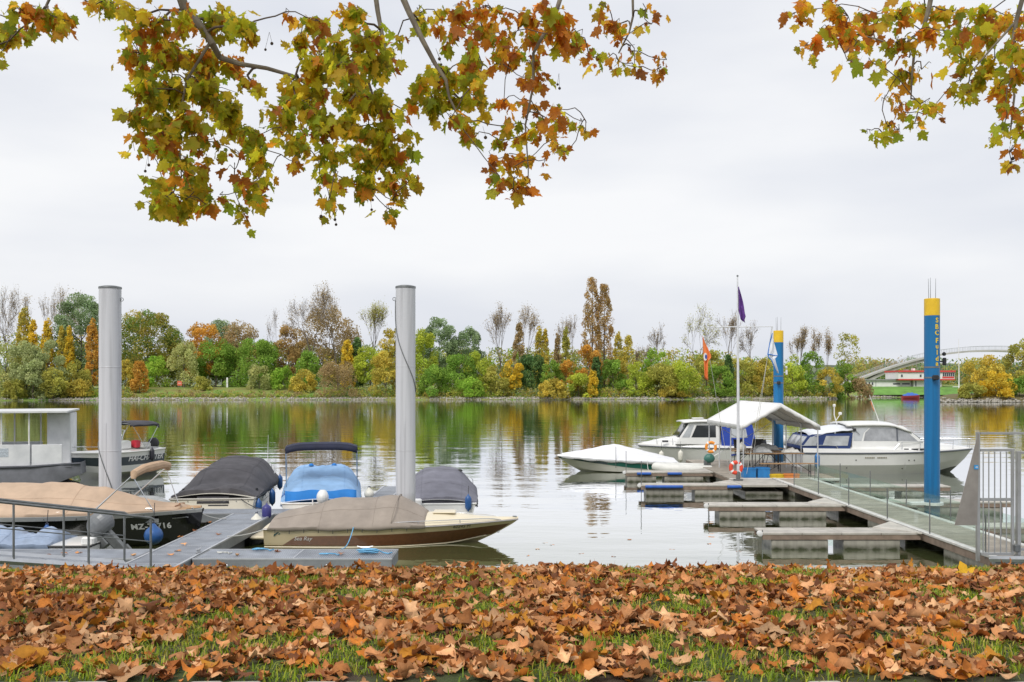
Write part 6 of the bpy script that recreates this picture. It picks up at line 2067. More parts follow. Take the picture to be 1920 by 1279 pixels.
def cruiser_big():
    Y = 40.9
    x0 = gx(1490, Y)
    H = Hull(7.15, 2.6, .83, .92, .35, .93, .9, 2.5, .42, dip=.02, chine=.9)
    r = empty('cabin_cruiser', (x0, Y, 0), R(0), 'large white cabin cruiser with a navy-trimmed aft canopy', 'boat', 'moored boats')
    H.build(r, [0, .22, .27, .6, 1], [GEL, ANTIF], [1, 1, 0, 0])
    rub = mat('rub_rail_slate', (.10, .11, .13), .5)
    H.rail(r, rub, .035)
    # bulwark and foredeck moulding
    def deckh(t): return curve([(0, .04), (.3, .16), (.55, .40), (.66, .42), (.72, .30), (.88, .16), (1, .02)], t)
    mb = MB(); rows = []
    for i in range(33):
        t = i / 32
        c = H.pt(t, 1); hh = deckh(t); up = curve([(0, .20), (.3, .16), (.7, .1), (1, .03)], t)
        rows.append([(c.x, c.y * q, c.z + (.0 if abs(q) == 1 else up if abs(q) > .9 else up + (hh) * (1 - (abs(q) / .92) ** 4))) for q in (-1, -.97, -.92, -.8, -.6, -.3, 0, .3, .6, .8, .92, .97, 1)])
    mb.grid(rows); mb.build('deck_moulding', GEL, r, ang=40)
    # cabin with raked windscreen
    prof = [(1.95, 1.0), (4.95, 1.0), (4.72, 1.32), (4.05, 1.86), (3.9, 1.9), (1.98, 1.9)]
    slab(prof, 1.08, .96, r, 'cabin', GEL)
    k = MB(); rows = []
    for i in range(13):
        t = i / 12; x = lerp(1.75, 4.3, t)
        z = 1.92 + .10 * math.sin(math.pi * min(1, .25 + t * .62)) - .22 * max(0, t - .72) / .28
        rows.append([(x, q * 1.06, z - .10 * abs(q) ** 3) for q in (-1, -.9, -.6, -.2, .2, .6, .9, 1)])
    k.grid(rows); k.build('roof', GEL, r, thick=.07)
    side_poly([(2.42, 1.30), (4.55, 1.30), (3.98, 1.80), (2.72, 1.82), (2.5, 1.62)], 1.08, .96, 1.0, 1.9, r, 'side_window', CURT, .008)
    side_poly([(3.72, 1.29), (3.78, 1.29), (3.78, 1.82), (3.72, 1.82)], 1.08, .96, 1.0, 1.9, r, 'window_bar', rub, .016)
    side_poly([(2.02, 1.30), (2.34, 1.30), (2.44, 1.62), (2.64, 1.80), (2.06, 1.80)], 1.08, .96, 1.0, 1.9, r, 'quarter_window', mat('pale_glass', (.5, .52, .54), .2), .008)
    ws = MB(); ws.grid([[(lerp(4.76, 4.1, q), y * lerp(1.0, .92, q), lerp(1.34, 1.84, q)) for q in (0, .5, 1)] for y in np.linspace(-.96, .96, 7)]); ws.build('windscreen', CURT, r, thick=.012)
    for y in (-.33, .33): MB().bar((4.78, y * 1.0, 1.34), (4.11, y * .92, 1.85), .02, 6).build('windscreen_bar', rub, r)
    # aft canopy
    cw = mat('canvas_offwhite', (.68, .70, .74), .8, var=.06, scale=3)
    k = MB(); rows = []
    for i in range(9):
        t = i / 8; x = lerp(.30, 1.98, t)
        z = 1.62 + .30 * math.sin(t * 1.5) ** .8 + .012 * math.sin(t * 20)
        rows.append([(x, q * 1.12, z - .2 * abs(q) ** 2.5) for q in (-1, -.85, -.5, 0, .5, .85, 1)])
    k.grid(rows); k.build('aft_canopy', cw, r, thick=.012)
    navy = mat('canvas_deepblue', (.02, .045, .16), .75, var=.2, scale=4)
    fr = [(-.12, 1.0), (1.86, 1.0), (1.98, 1.62), (.38, 1.56), (.22, 1.50)]
    side_poly(fr, 1.14, 1.10, 1.0, 1.65, r, 'canopy_side', navy, 0)
    side_poly([(.78, 1.12), (1.76, 1.12), (1.84, 1.50), (.92, 1.50)], 1.14, 1.10, 1.0, 1.65, r, 'vinyl_window', CLEAR, .014)
    side_poly([(.02, 1.12), (.52, 1.12), (.62, 1.48), (.30, 1.46)], 1.14, 1.10, 1.0, 1.65, r, 'vinyl_window', CLEAR, .014)
    k = MB(); k.grid([[(lerp(-.12, .26, q), y, lerp(1.0, 1.52, q)) for q in (0, 1)] for y in (-1.12, 1.12)]); cb = k.build('canopy_back', navy, r, thick=.012)
    for y0, y1 in ((-1.0, -.36), (-.3, .3), (.36, 1.0)):
        k = MB(); k.grid([[(lerp(-.12, .26, q) - .016, y, lerp(1.0, 1.52, q)) for q in (.22, .9)] for y in (y0, y1)]); k.build('vinyl_window', CLEAR, cb, thick=.006)
    for sd in (-1, 1): MB().tube([(-.05, sd * 1.17, 1.12), (.8, sd * 1.19, 1.14), (1.3, sd * 1.19, 1.12), (1.38, sd * 1.17, .98)], .014, 6).build('grab_rail', CHROME, r)
    deck_rail(H, r, .48, .985, .42, 5)
    H.text(r, '11352 M', .16, .98, .885, -1, TXT_K, .15)
    # model name and vents on the topsides
    k = MB()
    for x, w in ((4.05, .18), (4.30, .10), (4.42, .2), (4.68, .22), (4.95, .16)):
        k.box((x, -H.b(.6) * .955 - .012, H.sh(.6) + .13), (w, .008, .06))
    k.build('side_lettering', TXT_K, r, smooth=False)
    for x in (2.42, 2.9):
        k = MB()
        for q in range(6): p = H.at(x + q * .065, .66, -1, .008); k.box(p, (.045, .01, .05))
        k.build('side_vent', mat('vent_tan', (.28, .26, .2), .6), r, smooth=False)
    for x, z in ((2.05, .56), (4.15, .55), (4.38, .55), (1.7, .25), (3.9, .22)):
        k = MB(); k.lathe([(.025, 0), (.025, .01)], 8, c=H.at(x, z, -1, .004), M=Matrix.Rotation(R(90), 3, 'X')); k.build('skin_fitting', TXT_K, r)
    MB().box(H.at(4.0, .42, -1, .004), (.012, .008, .5)).build('hull_joint', mat('joint_grey', (.4, .4, .4), .6), r, smooth=False)
    MB().cbox((-.22, 0, .24), (.44, 2.1, .08), .03).build('swim_platform', GEL, r)
    # mast, lamp and ensign staff
    k = MB(); k.tube([(1.62, -.3, 1.9), (1.5, -.3, 2.3), (1.5, -.3, 2.62)], .022, 6); k.cbox((1.5, -.3, 2.68), (.1, .1, .12), .02); k.tube([(1.55, -.3, 2.05), (1.72, -.3, 2.3)], .015, 6); k.lathe([(.02, 0), (.07, .02), (.07, .1), (.03, .12)], 10, c=(1.74, -.3, 2.3)); k.build('light_mast', GEL, r)
    MB().tube([(3.35, -.2, 1.98), (2.95, -.2, 3.1)], [.018, .01], 6).build('ensign_staff', GEL, r)
    k = MB(); k.grid([[(2.99 + .10 * q + .02 * w, -.2 + .03 * math.sin(q * 6), 2.86 - .36 * q - .03 * w) for w in (0, 1, 2, 3)] for q in np.linspace(0, 1, 6)]); k.build('ensign', mat('ensign_orange', (.75, .28, .12), .8, var=.2, scale=9), r, thick=.006)
    k = MB(); k.tube([(2.25, -1.08, 1.55), (1.95, -1.0, 1.9), (1.55, -.9, 1.93)], .012, 5); k.build('stay', DARKSTEEL, r)
    MB().cbox((2.05, -1.03, 1.74), (.16, .05, .10), .01).build('navigation_light', BLACK, r)
cruiser_big()
fender((gx(1532, 39.3), 39.3, .28), .55, .10, mat('fender_midblue', (.02, .17, .46), .35), 'blue fender on the side of the large cabin cruiser', .35)

def cruiser_small():
    Y = 46.2
    H = Hull(6.3, 2.3, .66, .74, .3, .92, .7, 2.3, .4, chine=.88)
    sx = gx(1456, Y)
    r = empty('cabin_boat', (sx, Y, 0), R(180), 'white cabin boat with royal blue aft canvas behind the tent', 'boat', 'moored boats')
    H.build(r, [0, .3, 1], [GEL], [0, 0])
    rub = mat('rub_rail_slate', (.10, .11, .13), .5)
    H.rail(r, rub, .03)
    mb = MB(); rows = []
    for i in range(29):
        t = i / 28
        c = H.pt(t, 1)
        hh = curve([(0, .1), (.35, .2), (.55, .42), (.68, .45), (.82, .30), (1, .02)], t)
        rows.append([(c.x, c.y * q, c.z + (0 if abs(q) == 1 else .09 if abs(q) > .9 else .09 + hh * (1 - (abs(q) / .92) ** 3))) for q in (-1, -.96, -.9, -.7, -.4, 0, .4, .7, .9, .96, 1)])
    mb.grid(rows); mb.build('deck_moulding', GEL, r, ang=40)
    prof = [(2.75, .85), (4.75, .85), (4.55, 1.18), (4.12, 1.82), (2.75, 1.82)]
    slab(prof, .98, .86, r, 'cabin', GEL)
    side_poly([(2.95, 1.16), (4.05, 1.16), (3.80, 1.70), (2.95, 1.70)], .98, .86, .85, 1.82, r, 'side_window', TINT, .008)
    side_poly([(4.13, 1.16), (4.46, 1.16), (4.12, 1.70), (3.92, 1.70)], .98, .86, .85, 1.82, r, 'side_window', CLEAR, .008)
    ws = MB(); ws.grid([[(lerp(4.60, 4.16, q), y * lerp(.94, .84, q), lerp(1.18, 1.78, q)) for q in (0, .5, 1)] for y in np.linspace(-.9, .9, 5)]); ws.build('windscreen', TINT, r, thick=.012)
    k = MB(); k.grid([[(lerp(2.55, 4.42, t), q * .98, 1.86 + .06 * math.sin(t * 3.1) - .05 * abs(q) ** 3) for q in (-1, -.7, 0, .7, 1)] for t in np.linspace(0, 1, 8)]); k.build('roof', GEL, r, thick=.06)
    MB().cbox((3.6, 0, 1.99), (.5, .4, .05), .02).build('roof_hatch', GEL, r)
    side_poly([(5.05, .93), (5.32, .93), (5.32, 1.02), (5.05, 1.02)], .80, .66, .8, 1.1, r, 'porthole', TXT_K, .02)
    side_poly([(1.15, .78), (2.72, .78), (2.72, 1.80), (1.35, 1.72)], 1.02, .92, .78, 1.8, r, 'canvas_side', CANB, .0)
    side_poly([(1.55, 1.15), (2.3, 1.15), (2.3, 1.58), (1.62, 1.55)], 1.02, .92, .78, 1.8, r, 'vinyl_window', CLEAR, .01)
    k = MB(); k.grid([[(lerp(1.33, 2.75, t), q * .93, 1.74 + .08 * t - .04 * abs(q) ** 3) for q in (-1, 0, 1)] for t in (0, .5, 1)]); k.build('canvas_top', CANB, r, thick=.012)
    k = MB(); k.grid([[(lerp(1.15, 1.35, q), y, lerp(.78, 1.73, q)) for q in (0, 1)] for y in (-1.0, 1.0)]); k.build('canvas_back', CANB, r, thick=.012)
    deck_rail(H, r, .62, .985, .40, 4)
    k = MB()
    rows = [[H.at(x, z, 1, .008) for z in (.34 + .04 * i, .42 + .02 * i)] for i, x in enumerate(np.linspace(.3, 2.3, 9)[::-1])]
    k.grid(rows); k.build('side_flash', CANB, r)
    outboard(r, (-.15, 0, .7), GEL, R(6), 1.1)
cruiser_small()
for px, py, lab in ((1240, 864, 'white pear fender near the bow of the white cabin boat'), (1276, 866, 'larger white pear fender amidships on the white cabin boat')):
    fender(P(px, py, 44.9), .42 if px < 1260 else .5, .11, FEND_W, lab, .4)
ball_fender((gx(1391, 35.6), 35.6, RZ + .95), .15, FEND_W, 'large white ball buoy hanging behind the flagpole', .4)
def tender():
    r = empty('inflatable_tender', (gx(1285, 39.5), 39.4, 0), R(180), 'white inflatable tender with a green motor by the farthest finger', 'dinghy', 'moored boats')
    tub = mat('inflatable_white', (.70, .70, .66), .5, var=.08, scale=4)
    pts = [(-.9, .5, .25), (.4, .5, .25), (.9, .35, .28), (1.15, 0, .32), (.9, -.35, .28), (.4, -.5, .25), (-.9, -.5, .25)]
    MB().tube(pts, [.16, .2, .19, .18, .19, .2, .16], 12).build('tube', tub, r)
    MB().cbox((0, 0, .12), (1.6, .7, .08), .02).build('floor', DARKSTEEL, r)
    outboard(r, (-.85, 0, .45), mat('motor_green', (.05, .16, .13), .4), 0, .8)
tender()

# ---------------------------------------------------------------- mooring lines
def mooring_line(a, b, sag, m, label, r=.011):
    a, b = Vector(a), Vector(b)
    k = MB(); k.tube([a.lerp(b, t) - Vector((0, 0, sag * 4 * t * (1 - t))) for t in np.linspace(0, 1, 13)], r, 5)
    top_mesh(k, 'mooring_line', m, label, 'rope', 'mooring lines')
mooring_line((-6.95, 22.0, .84), (-6.6, 23.4, .42), .08, ROPE_W, 'pale line from the bow of the black sloop to the walkway')
mooring_line((-5.2, 22.2, .44), (-5.78, 20.6, .42), .06, ROPE_W, 'white line from the stern of the beige speedboat to the walkway')
mooring_line((-3.4, 21.75, .46), (-3.2, 19.05, .42), .12, ROPE_B, 'light blue line from the beige speedboat to the front pontoon')
mooring_line((-6.9, 25.8, .6), (-6.2, 25.2, .42), .05, ROPE_D, 'dark line from the stern of the charcoal-covered runabout')
mooring_line((-4.2, 25.8, .52), (-3.7, 25.25, .42), .04, ROPE_W, 'white line from the stern of the blue-covered motorboat')
mooring_line((5.4, 40.5, .5), (5.0, 37.1, .38), .10, ROPE_W, 'white line from the green-striped speedboat to the farthest finger')
mooring_line((12.2, 39.8, .86), (10.9, 38.6, .38), .12, ROPE_W, 'white line from the large cabin cruiser to the platform')
mooring_line((16.6, 39.9, .9), (13.4, 32.0, .38), .35, ROPE_D, 'long dark bow line of the large cabin cruiser')
# ================================================================== PLANE TREES overhead
_half = [(.07, -.05), (.24, -.09), (.31, .05), (.45, .10), (.36, .20), (.40, .30), (.62, .46), (.47, .50), (.40, .60), (.24, .52), (.21, .62), (.27, .72), (.14, .78)]
LEAF_FULL = np.array([(0, 0)] + _half + [(0, 1.02)] + [(-x, y) for x, y in reversed(_half)])
_hs = [(.10, -.07), (.30, -.02), (.44, .10), (.34, .20), (.62, .46), (.42, .54), (.22, .52), (.25, .70)]
LEAF_SIMPLE = np.array([(0, 0)] + _hs + [(0, 1.02)] + [(-x, y) for x, y in reversed(_hs)])

def leaf_geo(outline, rings=1):
    """flat blade: centre, inner ring(s), outline; plus a stalk. returns 2-D points and triangles"""
    c = np.array([0, .34])
    n = len(outline)
    pts = [c[None, :]]
    fr = [(k + 1) / rings for k in range(rings)]
    for f in fr: pts.append(c + (outline - c) * f)
    tris = []
    for i in range(n):
        j = (i + 1) % n
        tris.append((0, 1 + i, 1 + j))
        for k in range(rings - 1):
            a, b = 1 + k * n, 1 + (k + 1) * n
            tris.append((a + i, b + i, b + j)); tris.append((a + i, b + j, a + j))
    o = 1 + rings * n
    pts.append(np.array([(-.012, .0), (.012, .0), (.0, -.42)]))
    tris.append((o, o + 2, o + 1))
    return np.concatenate(pts), np.array(tris)

G_HANG, T_HANG = leaf_geo(LEAF_FULL, 1)
G_FALL, T_FALL = leaf_geo(LEAF_SIMPLE, 2)

def bend(p2, kx, ky, tw, rd):
    """curl a flat leaf: rolled across and along, with a little waviness"""
    x, y = p2[:, 0], p2[:, 1] - .4
    z = np.zeros_like(x)
    if abs(kx) > 1e-3:
        a = x * kx
        x, z = np.sin(a) / kx, (1 - np.cos(a)) / kx
    if abs(ky) > 1e-3:
        a = y * ky
        y, z = np.sin(a) / ky - z * np.sin(a), (1 - np.cos(a)) / ky + z * np.cos(a)
    z = z + tw * x * y + .05 * np.sin(p2[:, 0] * 11 + rd) * np.abs(p2[:, 0]) + .04 * np.sin(p2[:, 1] * 9 + rd)
    return np.stack([x, y, z], 1)

HANG_M = leaf_mat('plane_leaf', .76, .5, .2, .35, True)
FALL_M = leaf_mat('fallen_leaf', .12, .75, .2, .25, True)
BARK_PL = mat('plane_bark', (.13, .105, .08), .85, var=.35, scale=5, col2=(.25, .22, .16), bump=.01, bscale=9)
TWIG_PL = mat('plane_twig', (.085, .06, .042), .85, var=.25, scale=20)
GREENS = 1.28 * np.array([(.50, .50, .03), (.62, .55, .035), (.36, .42, .03), (.74, .56, .04), (.44, .46, .03), (.30, .38, .03)])
ORANGES = 1.12 * np.array([(.80, .36, .03), (.86, .48, .04), (.64, .22, .03), (.78, .56, .05), (.46, .17, .035), (.72, .27, .03)])

def plane_tree(base, bough, limbs, clusters, label, seed):
    g = np.random.default_rng(seed); rd = random.Random(seed)
    root = empty('plane_tree', base, 0, label, 'tree', 'plane trees hanging over the promenade')
    B = Vector(base)
    top = Vector(bough[0])
    k = MB(); k.tube([B - Vector((0, 0, .3)), B + Vector((.02, 0, .4)), B + (top - B) * .5 + Vector((.05, .03, 0)), top, Vector(bough[1])], [.52, .40, .35, .28, .17], 14); k.build('trunk', BARK_PL, root, world=True)
    k = MB(); k.tube(bough[0:], [.24, .15] + [.13 - .012 * i for i in range(len(bough) - 2)], 10); k.build('bough', BARK_PL, root, world=True)
    # a rest of the crown's limbs above and behind, out of the picture
    for a in (2.2, 3.4, 4.6):
        e = top + Vector((math.cos(a) * 2.2, math.sin(a) * 2.0, 2.6)); k = MB(); k.tube([top, (top + e) / 2 + Vector((0, 0, .3)), e], [.17, .11, .05], 8); k.build('bough', BARK_PL, root, world=True)
    nodes = []
    for pts, r0, r1 in limbs:
        n = len(pts)
        pts = [Vector(p) for p in pts]
        k = MB(); k.tube(pts, [.68 * lerp(r0, r1, i / (n - 1)) for i in range(n)], 8); k.build('limb', BARK_PL, root, world=True)
        for a, b in zip(pts[1:], pts[2:] + [pts[-1]]):
            for t in (0, .33, .66): nodes.append((a.lerp(b, t), r1))
    # connect every leaf cluster to its nearest higher neighbour by a twig
    C = []
    for (px, py, rx, ry, kind, *rest) in clusters:
        Y = (9.3 if kind == 'o' else 8.8) + g.uniform(-.7, .7)
        C.append((P(px, py, Y), rx * Y / F, ry * Y / F, kind, Y, rest[0] if rest else 1.0))
    todo = list(range(len(C)))
    tw = MB()
    while todo:
        best = None
        for i in todo:
            p = C[i][0]
            for (q, r) in nodes:
                d = (p - q).length + max(0, p.z - q.z) * .8
                if best is None or d < best[0]: best = (d, i, q, r)
        d, i, q, r = best
        p = C[i][0]; todo.remove(i)
        rr = max(.005, min(.013, r * .8))
        mid = (p + q) / 2 + Vector((rd.uniform(-.06, .06), rd.uniform(-.06, .06), rd.uniform(-.02, .08)))
        tw.tube([q, q.lerp(mid, .5) + Vector((0, 0, .02)), mid, mid.lerp(p, .5) - Vector((0, 0, .01)), p], [rr, rr * .92, rr * .85, rr * .78, rr * .7], 5)
        nodes.append((mid, rr)); nodes.append((p, rr * .8))
    M_all, col_all, key = [], [], []
    for (c, rx, rz, kind, Y, dens) in C:
        n_leaf = max(3, int(dens * (1.45 if kind == 'g' else 1.05) * math.pi * rx * rz / (.0019)))
        n_tw = max(2, n_leaf // 7)
        done = 0
        for t in range(n_tw):
            while True:
                u = g.uniform(-1, 1, 3)
                if np.dot(u, u) < 1: break
            e = c + Vector((u[0] * rx, u[1] * max(rx, .2) * 1.1, u[2] * rz))
            m = c.lerp(e, .5) + Vector((rd.uniform(-.04, .04), rd.uniform(-.04, .04), .03))
            tw.tube([c, m, e], [.0042, .0034, .0022], 3, caps=False)
            kk = n_leaf // n_tw + (1 if t < n_leaf % n_tw else 0)
            for q in range(kk):
                s = g.uniform(.25, 1.05)
                a = (c.lerp(m, s * 2) if s < .5 else m.lerp(e, s * 2 - 1)) + Vector(g.normal(0, .03, 3))
                size = float(np.clip(g.normal(.084, .027), .04, .17))
                yd = Vector((g.normal(0, .55), g.normal(0, .55), -1 + g.normal(0, .45))).normalized()
                nd = Vector(g.normal(0, 1, 3)) + Vector((0, -.35, .25))
                nd = (nd - yd * nd.dot(yd)).normalized()
                xd = yd.cross(nd)
                Mx = Matrix(((xd.x * size, yd.x * size, nd.x * size, a.x + yd.x * size * .7), (xd.y * size, yd.y * size, nd.y * size, a.y + yd.y * size * .7), (xd.z * size, yd.z * size, nd.z * size, a.z + yd.z * size * .7), (0, 0, 0, 1)))
                pr = .14 if kind == 'g' else (.82 if kind == 'o' else .42)
                pal = ORANGES if g.random() < pr else GREENS
                M_all.append(Mx); col_all.append(pal[g.integers(0, len(pal))] * g.uniform(.7, 1.3)); key.append(size / Y)
    tag(tw.build('twigs', TWIG_PL, root, world=True, ang=80), kind='stuff')
    order = np.argsort(-np.array(key))
    # the 300 leaves that show largest are parts of their own
    nv = 26
    variants = []
    for v in range(nv):
        pal = GREENS if v < nv // 2 else ORANGES
        cc = pal[v % len(pal)] * g.uniform(.85, 1.15)
        V = bend(G_HANG, g.uniform(-1.2, 1.2), g.uniform(-.7, .9), g.uniform(-.5, .5), g.uniform(0, 6))
        edge = np.clip(np.linalg.norm(G_HANG - np.array([0, .34]), axis=1) / .6, 0, 1)[:, None]
        colv = cc * (1 - edge * .45) + (ORANGES[4] if g.random() < .5 else cc) * edge * .45
        variants.append((cc, np_mesh('leaf', V, T_HANG, HANG_M, colv)))
    vc = np.array([v[0] for v in variants])
    for i in order[:300]:
        d = np.linalg.norm(vc - col_all[i], axis=1) + g.uniform(0, .08, nv)
        o = link('leaf', variants[int(np.argmin(d))][1], root)
        M = M_all[i].copy(); M.translation = M.translation - B
        o.matrix_local = M
    V, T, CC = [], [], []
    off = 0
    for i in order[300:]:
        v = bend(G_HANG, g.uniform(-1.2, 1.2), g.uniform(-.7, .9), g.uniform(-.5, .5), g.uniform(0, 6))
        M = np.array(M_all[i])
        V.append(v @ M[:3, :3].T + M[:3, 3] - np.array(B)); T.append(T_HANG + off); off += len(v)
        edge = np.clip(np.linalg.norm(G_HANG - np.array([0, .34]), axis=1) / .6, 0, 1)[:, None]
        ec = ORANGES[4] if g.random() < .35 else col_all[i]
        CC.append(col_all[i] * (1 - edge * .5) + ec * edge * .5)
    o = link('foliage', np_mesh('foliage', np.concatenate(V), np.concatenate(T), HANG_M, np.concatenate(CC)), root)
    o['kind'] = 'stuff'
    print('plane tree leaves', len(M_all))
    return root

LEFT_CL = [
 (-60, 30, 50, 40, 'm', .7), (-130, 70, 50, 50, 'g', .7), (-60, 100, 40, 40, 'g', .7),
 (40, 18, 45, 26, 'm'), (88, 42, 52, 26, 'm'), (14, 70, 18, 30, 'g'), (132, 40, 18, 34, 'm'), (6, 95, 8, 14, 'g'), (30, 60, 22, 24, 'g'),
 (200, 6, 45, 12, 'g'), (250, 18, 32, 22, 'm'), (180, 8, 30, 10, 'm'), (238, 60, 14, 30, 'm', .7),
 (290, 45, 52, 42, 'm'), (345, 35, 42, 32, 'm'), (262, 100, 38, 36, 'm'), (320, 100, 60, 45, 'g'), (400, 45, 40, 40, 'g', .8), (380, 110, 52, 42, 'm'), (430, 115, 30, 28, 'o'), (425, 25, 30, 22, 'g', .7),
 (262, 160, 36, 40, 'g'), (320, 165, 52, 44, 'g'), (385, 170, 55, 42, 'g'), (250, 210, 26, 24, 'g', .8), (300, 225, 48, 34, 'g'), (360, 230, 55, 36, 'g'), (420, 205, 42, 32, 'g'), (262, 262, 26, 26, 'm', .8), (310, 262, 36, 26, 'm'),
 (330, 290, 42, 28, 'g'), (375, 265, 40, 24, 'g', .8), (345, 325, 46, 28, 'm'), (310, 350, 32, 22, 'g'), (360, 358, 46, 24, 'm'), (290, 388, 22, 12, 'g'), (335, 396, 42, 18, 'g'), (392, 385, 24, 16, 'g'), (412, 365, 10, 12, 'g'), (345, 375, 40, 16, 'g'), (300, 372, 26, 14, 'g'),
 (465, 60, 24, 40, 'g', .6), (455, 55, 18, 24, 'g', .8), (470, 150, 30, 24, 'g', .6), (430, 240, 22, 22, 'g', .6),
 (475, 255, 26, 28, 'g'), (492, 300, 32, 34, 'g'), (452, 290, 18, 16, 'o', .7), (470, 345, 28, 22, 'g'), (488, 372, 22, 14, 'g'), (455, 395, 22, 10, 'g'), (500, 340, 14, 20, 'm'), (440, 318, 14, 10, 'o', .8),
 (536, 22, 14, 14, 'o', .8), (562, 70, 34, 34, 'm'), (600, 40, 32, 34, 'm'), (590, 115, 42, 38, 'g'), (545, 150, 28, 24, 'm', .8), (632, 90, 36, 42, 'g'), (560, 192, 36, 26, 'g'), (520, 215, 28, 28, 'g'), (545, 245, 36, 24, 'm'), (600, 180, 40, 34, 'g'), (600, 235, 38, 32, 'g'), (570, 275, 30, 24, 'g'), (615, 280, 32, 28, 'g'), (630, 320, 24, 22, 'm', .8), (555, 305, 16, 22, 'm', .8), (600, 330, 26, 18, 'g', .8), (618, 372, 20, 18, 'm', .9), (628, 402, 12, 14, 'm', .9),
 (665, 25, 36, 30, 'g'), (690, 70, 38, 36, 'g'), (655, 120, 40, 40, 'g'), (705, 120, 34, 34, 'g'), (742, 75, 18, 26, 'g', .8), (735, 120, 22, 24, 'm'), (665, 180, 42, 34, 'g'), (700, 190, 38, 32, 'g'), (660, 235, 38, 34, 'g'), (715, 240, 36, 36, 'g'), (755, 205, 16, 18, 'm', .7), (680, 290, 42, 34, 'g'), (735, 285, 36, 34, 'g'), (765, 265, 18, 26, 'g', .8), (690, 335, 40, 22, 'g'), (740, 335, 34, 26, 'm'), (770, 335, 20, 24, 'm'), (735, 375, 26, 16, 'm'), (728, 392, 18, 8, 'g'), (650, 345, 18, 16, 'm', .7),
 (785, 25, 12, 20, 'g', .7), (795, 50, 16, 18, 'g', .7), (790, 160, 26, 24, 'g'), (835, 140, 42, 30, 'g'), (880, 125, 34, 30, 'm'), (815, 190, 34, 24, 'g'), (862, 185, 38, 28, 'g'), (895, 160, 22, 26, 'g'), (775, 185, 14, 16, 'g'), (845, 222, 22, 14, 'm'), (880, 228, 24, 14, 'g'), (882, 262, 22, 13, 'g'), (905, 195, 14, 18, 'm'),
 (825, 35, 24, 24, 'o', .8), (870, 25, 40, 26, 'o'), (850, 65, 36, 22, 'm', .7), (925, 20, 40, 22, 'o'), (905, 55, 42, 28, 'o'), (890, 90, 34, 22, 'm', .8), (945, 75, 34, 28, 'o'), (985, 35, 38, 30, 'o'), (1030, 25, 34, 28, 'o'), (960, 105, 34, 22, 'o'), (1005, 80, 32, 28, 'o'), (1045, 65, 34, 28, 'o'), (1075, 85, 26, 18, 'o'), (930, 120, 24, 16, 'o'), (1000, 125, 26, 16, 'o', .8), (1080, 60, 14, 14, 'm'),
 (1105, 110, 24, 13, 'o'), (1130, 112, 18, 12, 'o'), (1150, 45, 26, 22, 'o'), (1135, 12, 24, 14, 'm'), (1165, 70, 20, 12, 'o'), (1180, 95, 18, 10, 'o', .7), (1190, 126, 32, 10, 'o'), (1240, 126, 30, 10, 'o'), (1222, 45, 14, 22, 'o', .7), (1212, 18, 14, 8, 'o', .7), (1250, 112, 16, 8, 'o'), (1160, 115, 14, 12, 'o'),
 (980, 145, 18, 16, 'o'), (1015, 140, 20, 14, 'o'), (945, 190, 22, 26, 'o', .6), (985, 190, 22, 22, 'o', .6), (1010, 210, 24, 20, 'o', .7), (1050, 205, 24, 18, 'o', .8), (1050, 230, 26, 14, 'm'), (1092, 228, 10, 11, 'g'), (1098, 250, 6, 6, 'o'), (960, 235, 26, 24, 'm', .6), (1000, 250, 28, 24, 'o', .6), (1035, 262, 26, 18, 'o', .7), (1060, 285, 14, 16, 'm'), (935, 262, 20, 14, 'm'), (925, 300, 10, 22, 'o'), (950, 300, 22, 22, 'o', .7), (985, 300, 26, 20, 'o', .7), (1020, 300, 14, 14, 'o', .6), (935, 328, 16, 20, 'm'), (965, 335, 26, 18, 'o'), (990, 345, 18, 14, 'o'), (965, 360, 26, 10, 'o'),
]
def W(px, py, Y): return tuple(P(px, py, Y))
LEFT_LIMBS = [
 ([(-3.3, 7.6, 7.75), W(322, -60, 8.6), W(345, 12, 8.7), W(378, 52, 8.7), W(398, 82, 8.7), W(412, 108, 8.8)], .075, .035),
 ([W(412, 108, 8.8), W(450, 120, 8.8), W(500, 128, 8.8), W(545, 141, 8.8), W(590, 165, 8.8)], .035, .018),
 ([W(395, 78, 8.7), W(350, 150, 8.7), W(335, 230, 8.7), W(340, 330, 8.7)], .022, .008),
 ([(-1.6, 8.6, 7.7), W(700, -40, 8.8), W(708, 20, 8.8), W(718, 75, 8.8), W(724, 115, 8.8), W(690, 150, 8.8), W(655, 190, 8.8)], .042, .014),
 ([W(690, 150, 8.8), W(715, 230, 8.9), W(730, 300, 8.9)], .016, .007),
 ([(-1.4, 8.6, 7.7), W(744, -30, 8.9), W(768, 25, 8.9), W(792, 75, 8.9), W(815, 118, 8.9), W(836, 150, 8.9), W(842, 182, 8.9), W(858, 215, 8.9)], .05, .012),
 ([(.4, 9.2, 7.6), W(1056, -20, 9.3), W(1045, 15, 9.3), W(1022, 60, 9.3), W(1000, 100, 9.3), W(1000, 160, 9.3), W(985, 235, 9.3), W(990, 310, 9.3)], .038, .008),
 ([(1.0, 9.3, 7.5), W(1186, -20, 9.4), W(1187, 30, 9.4), W(1180, 60, 9.4), W(1160, 100, 9.4)], .022, .010),
 ([(-3.9, 8.0, 7.6), W(110, -40, 8.7), W(85, 15, 8.7), W(60, 40, 8.7)], .03, .010),
]
plane_tree((-4.6, 3.9, 1.9), [(-4.5, 4.1, 6.2), (-4.2, 5.6, 7.5), (-3.5, 7.4, 7.8), (-2.3, 8.3, 7.75), (-1.0, 8.9, 7.7), (.4, 9.2, 7.6), (1.2, 9.35, 7.45)], LEFT_LIMBS, LEFT_CL,
           'plane tree whose green and orange branches hang in from the upper left', 11)
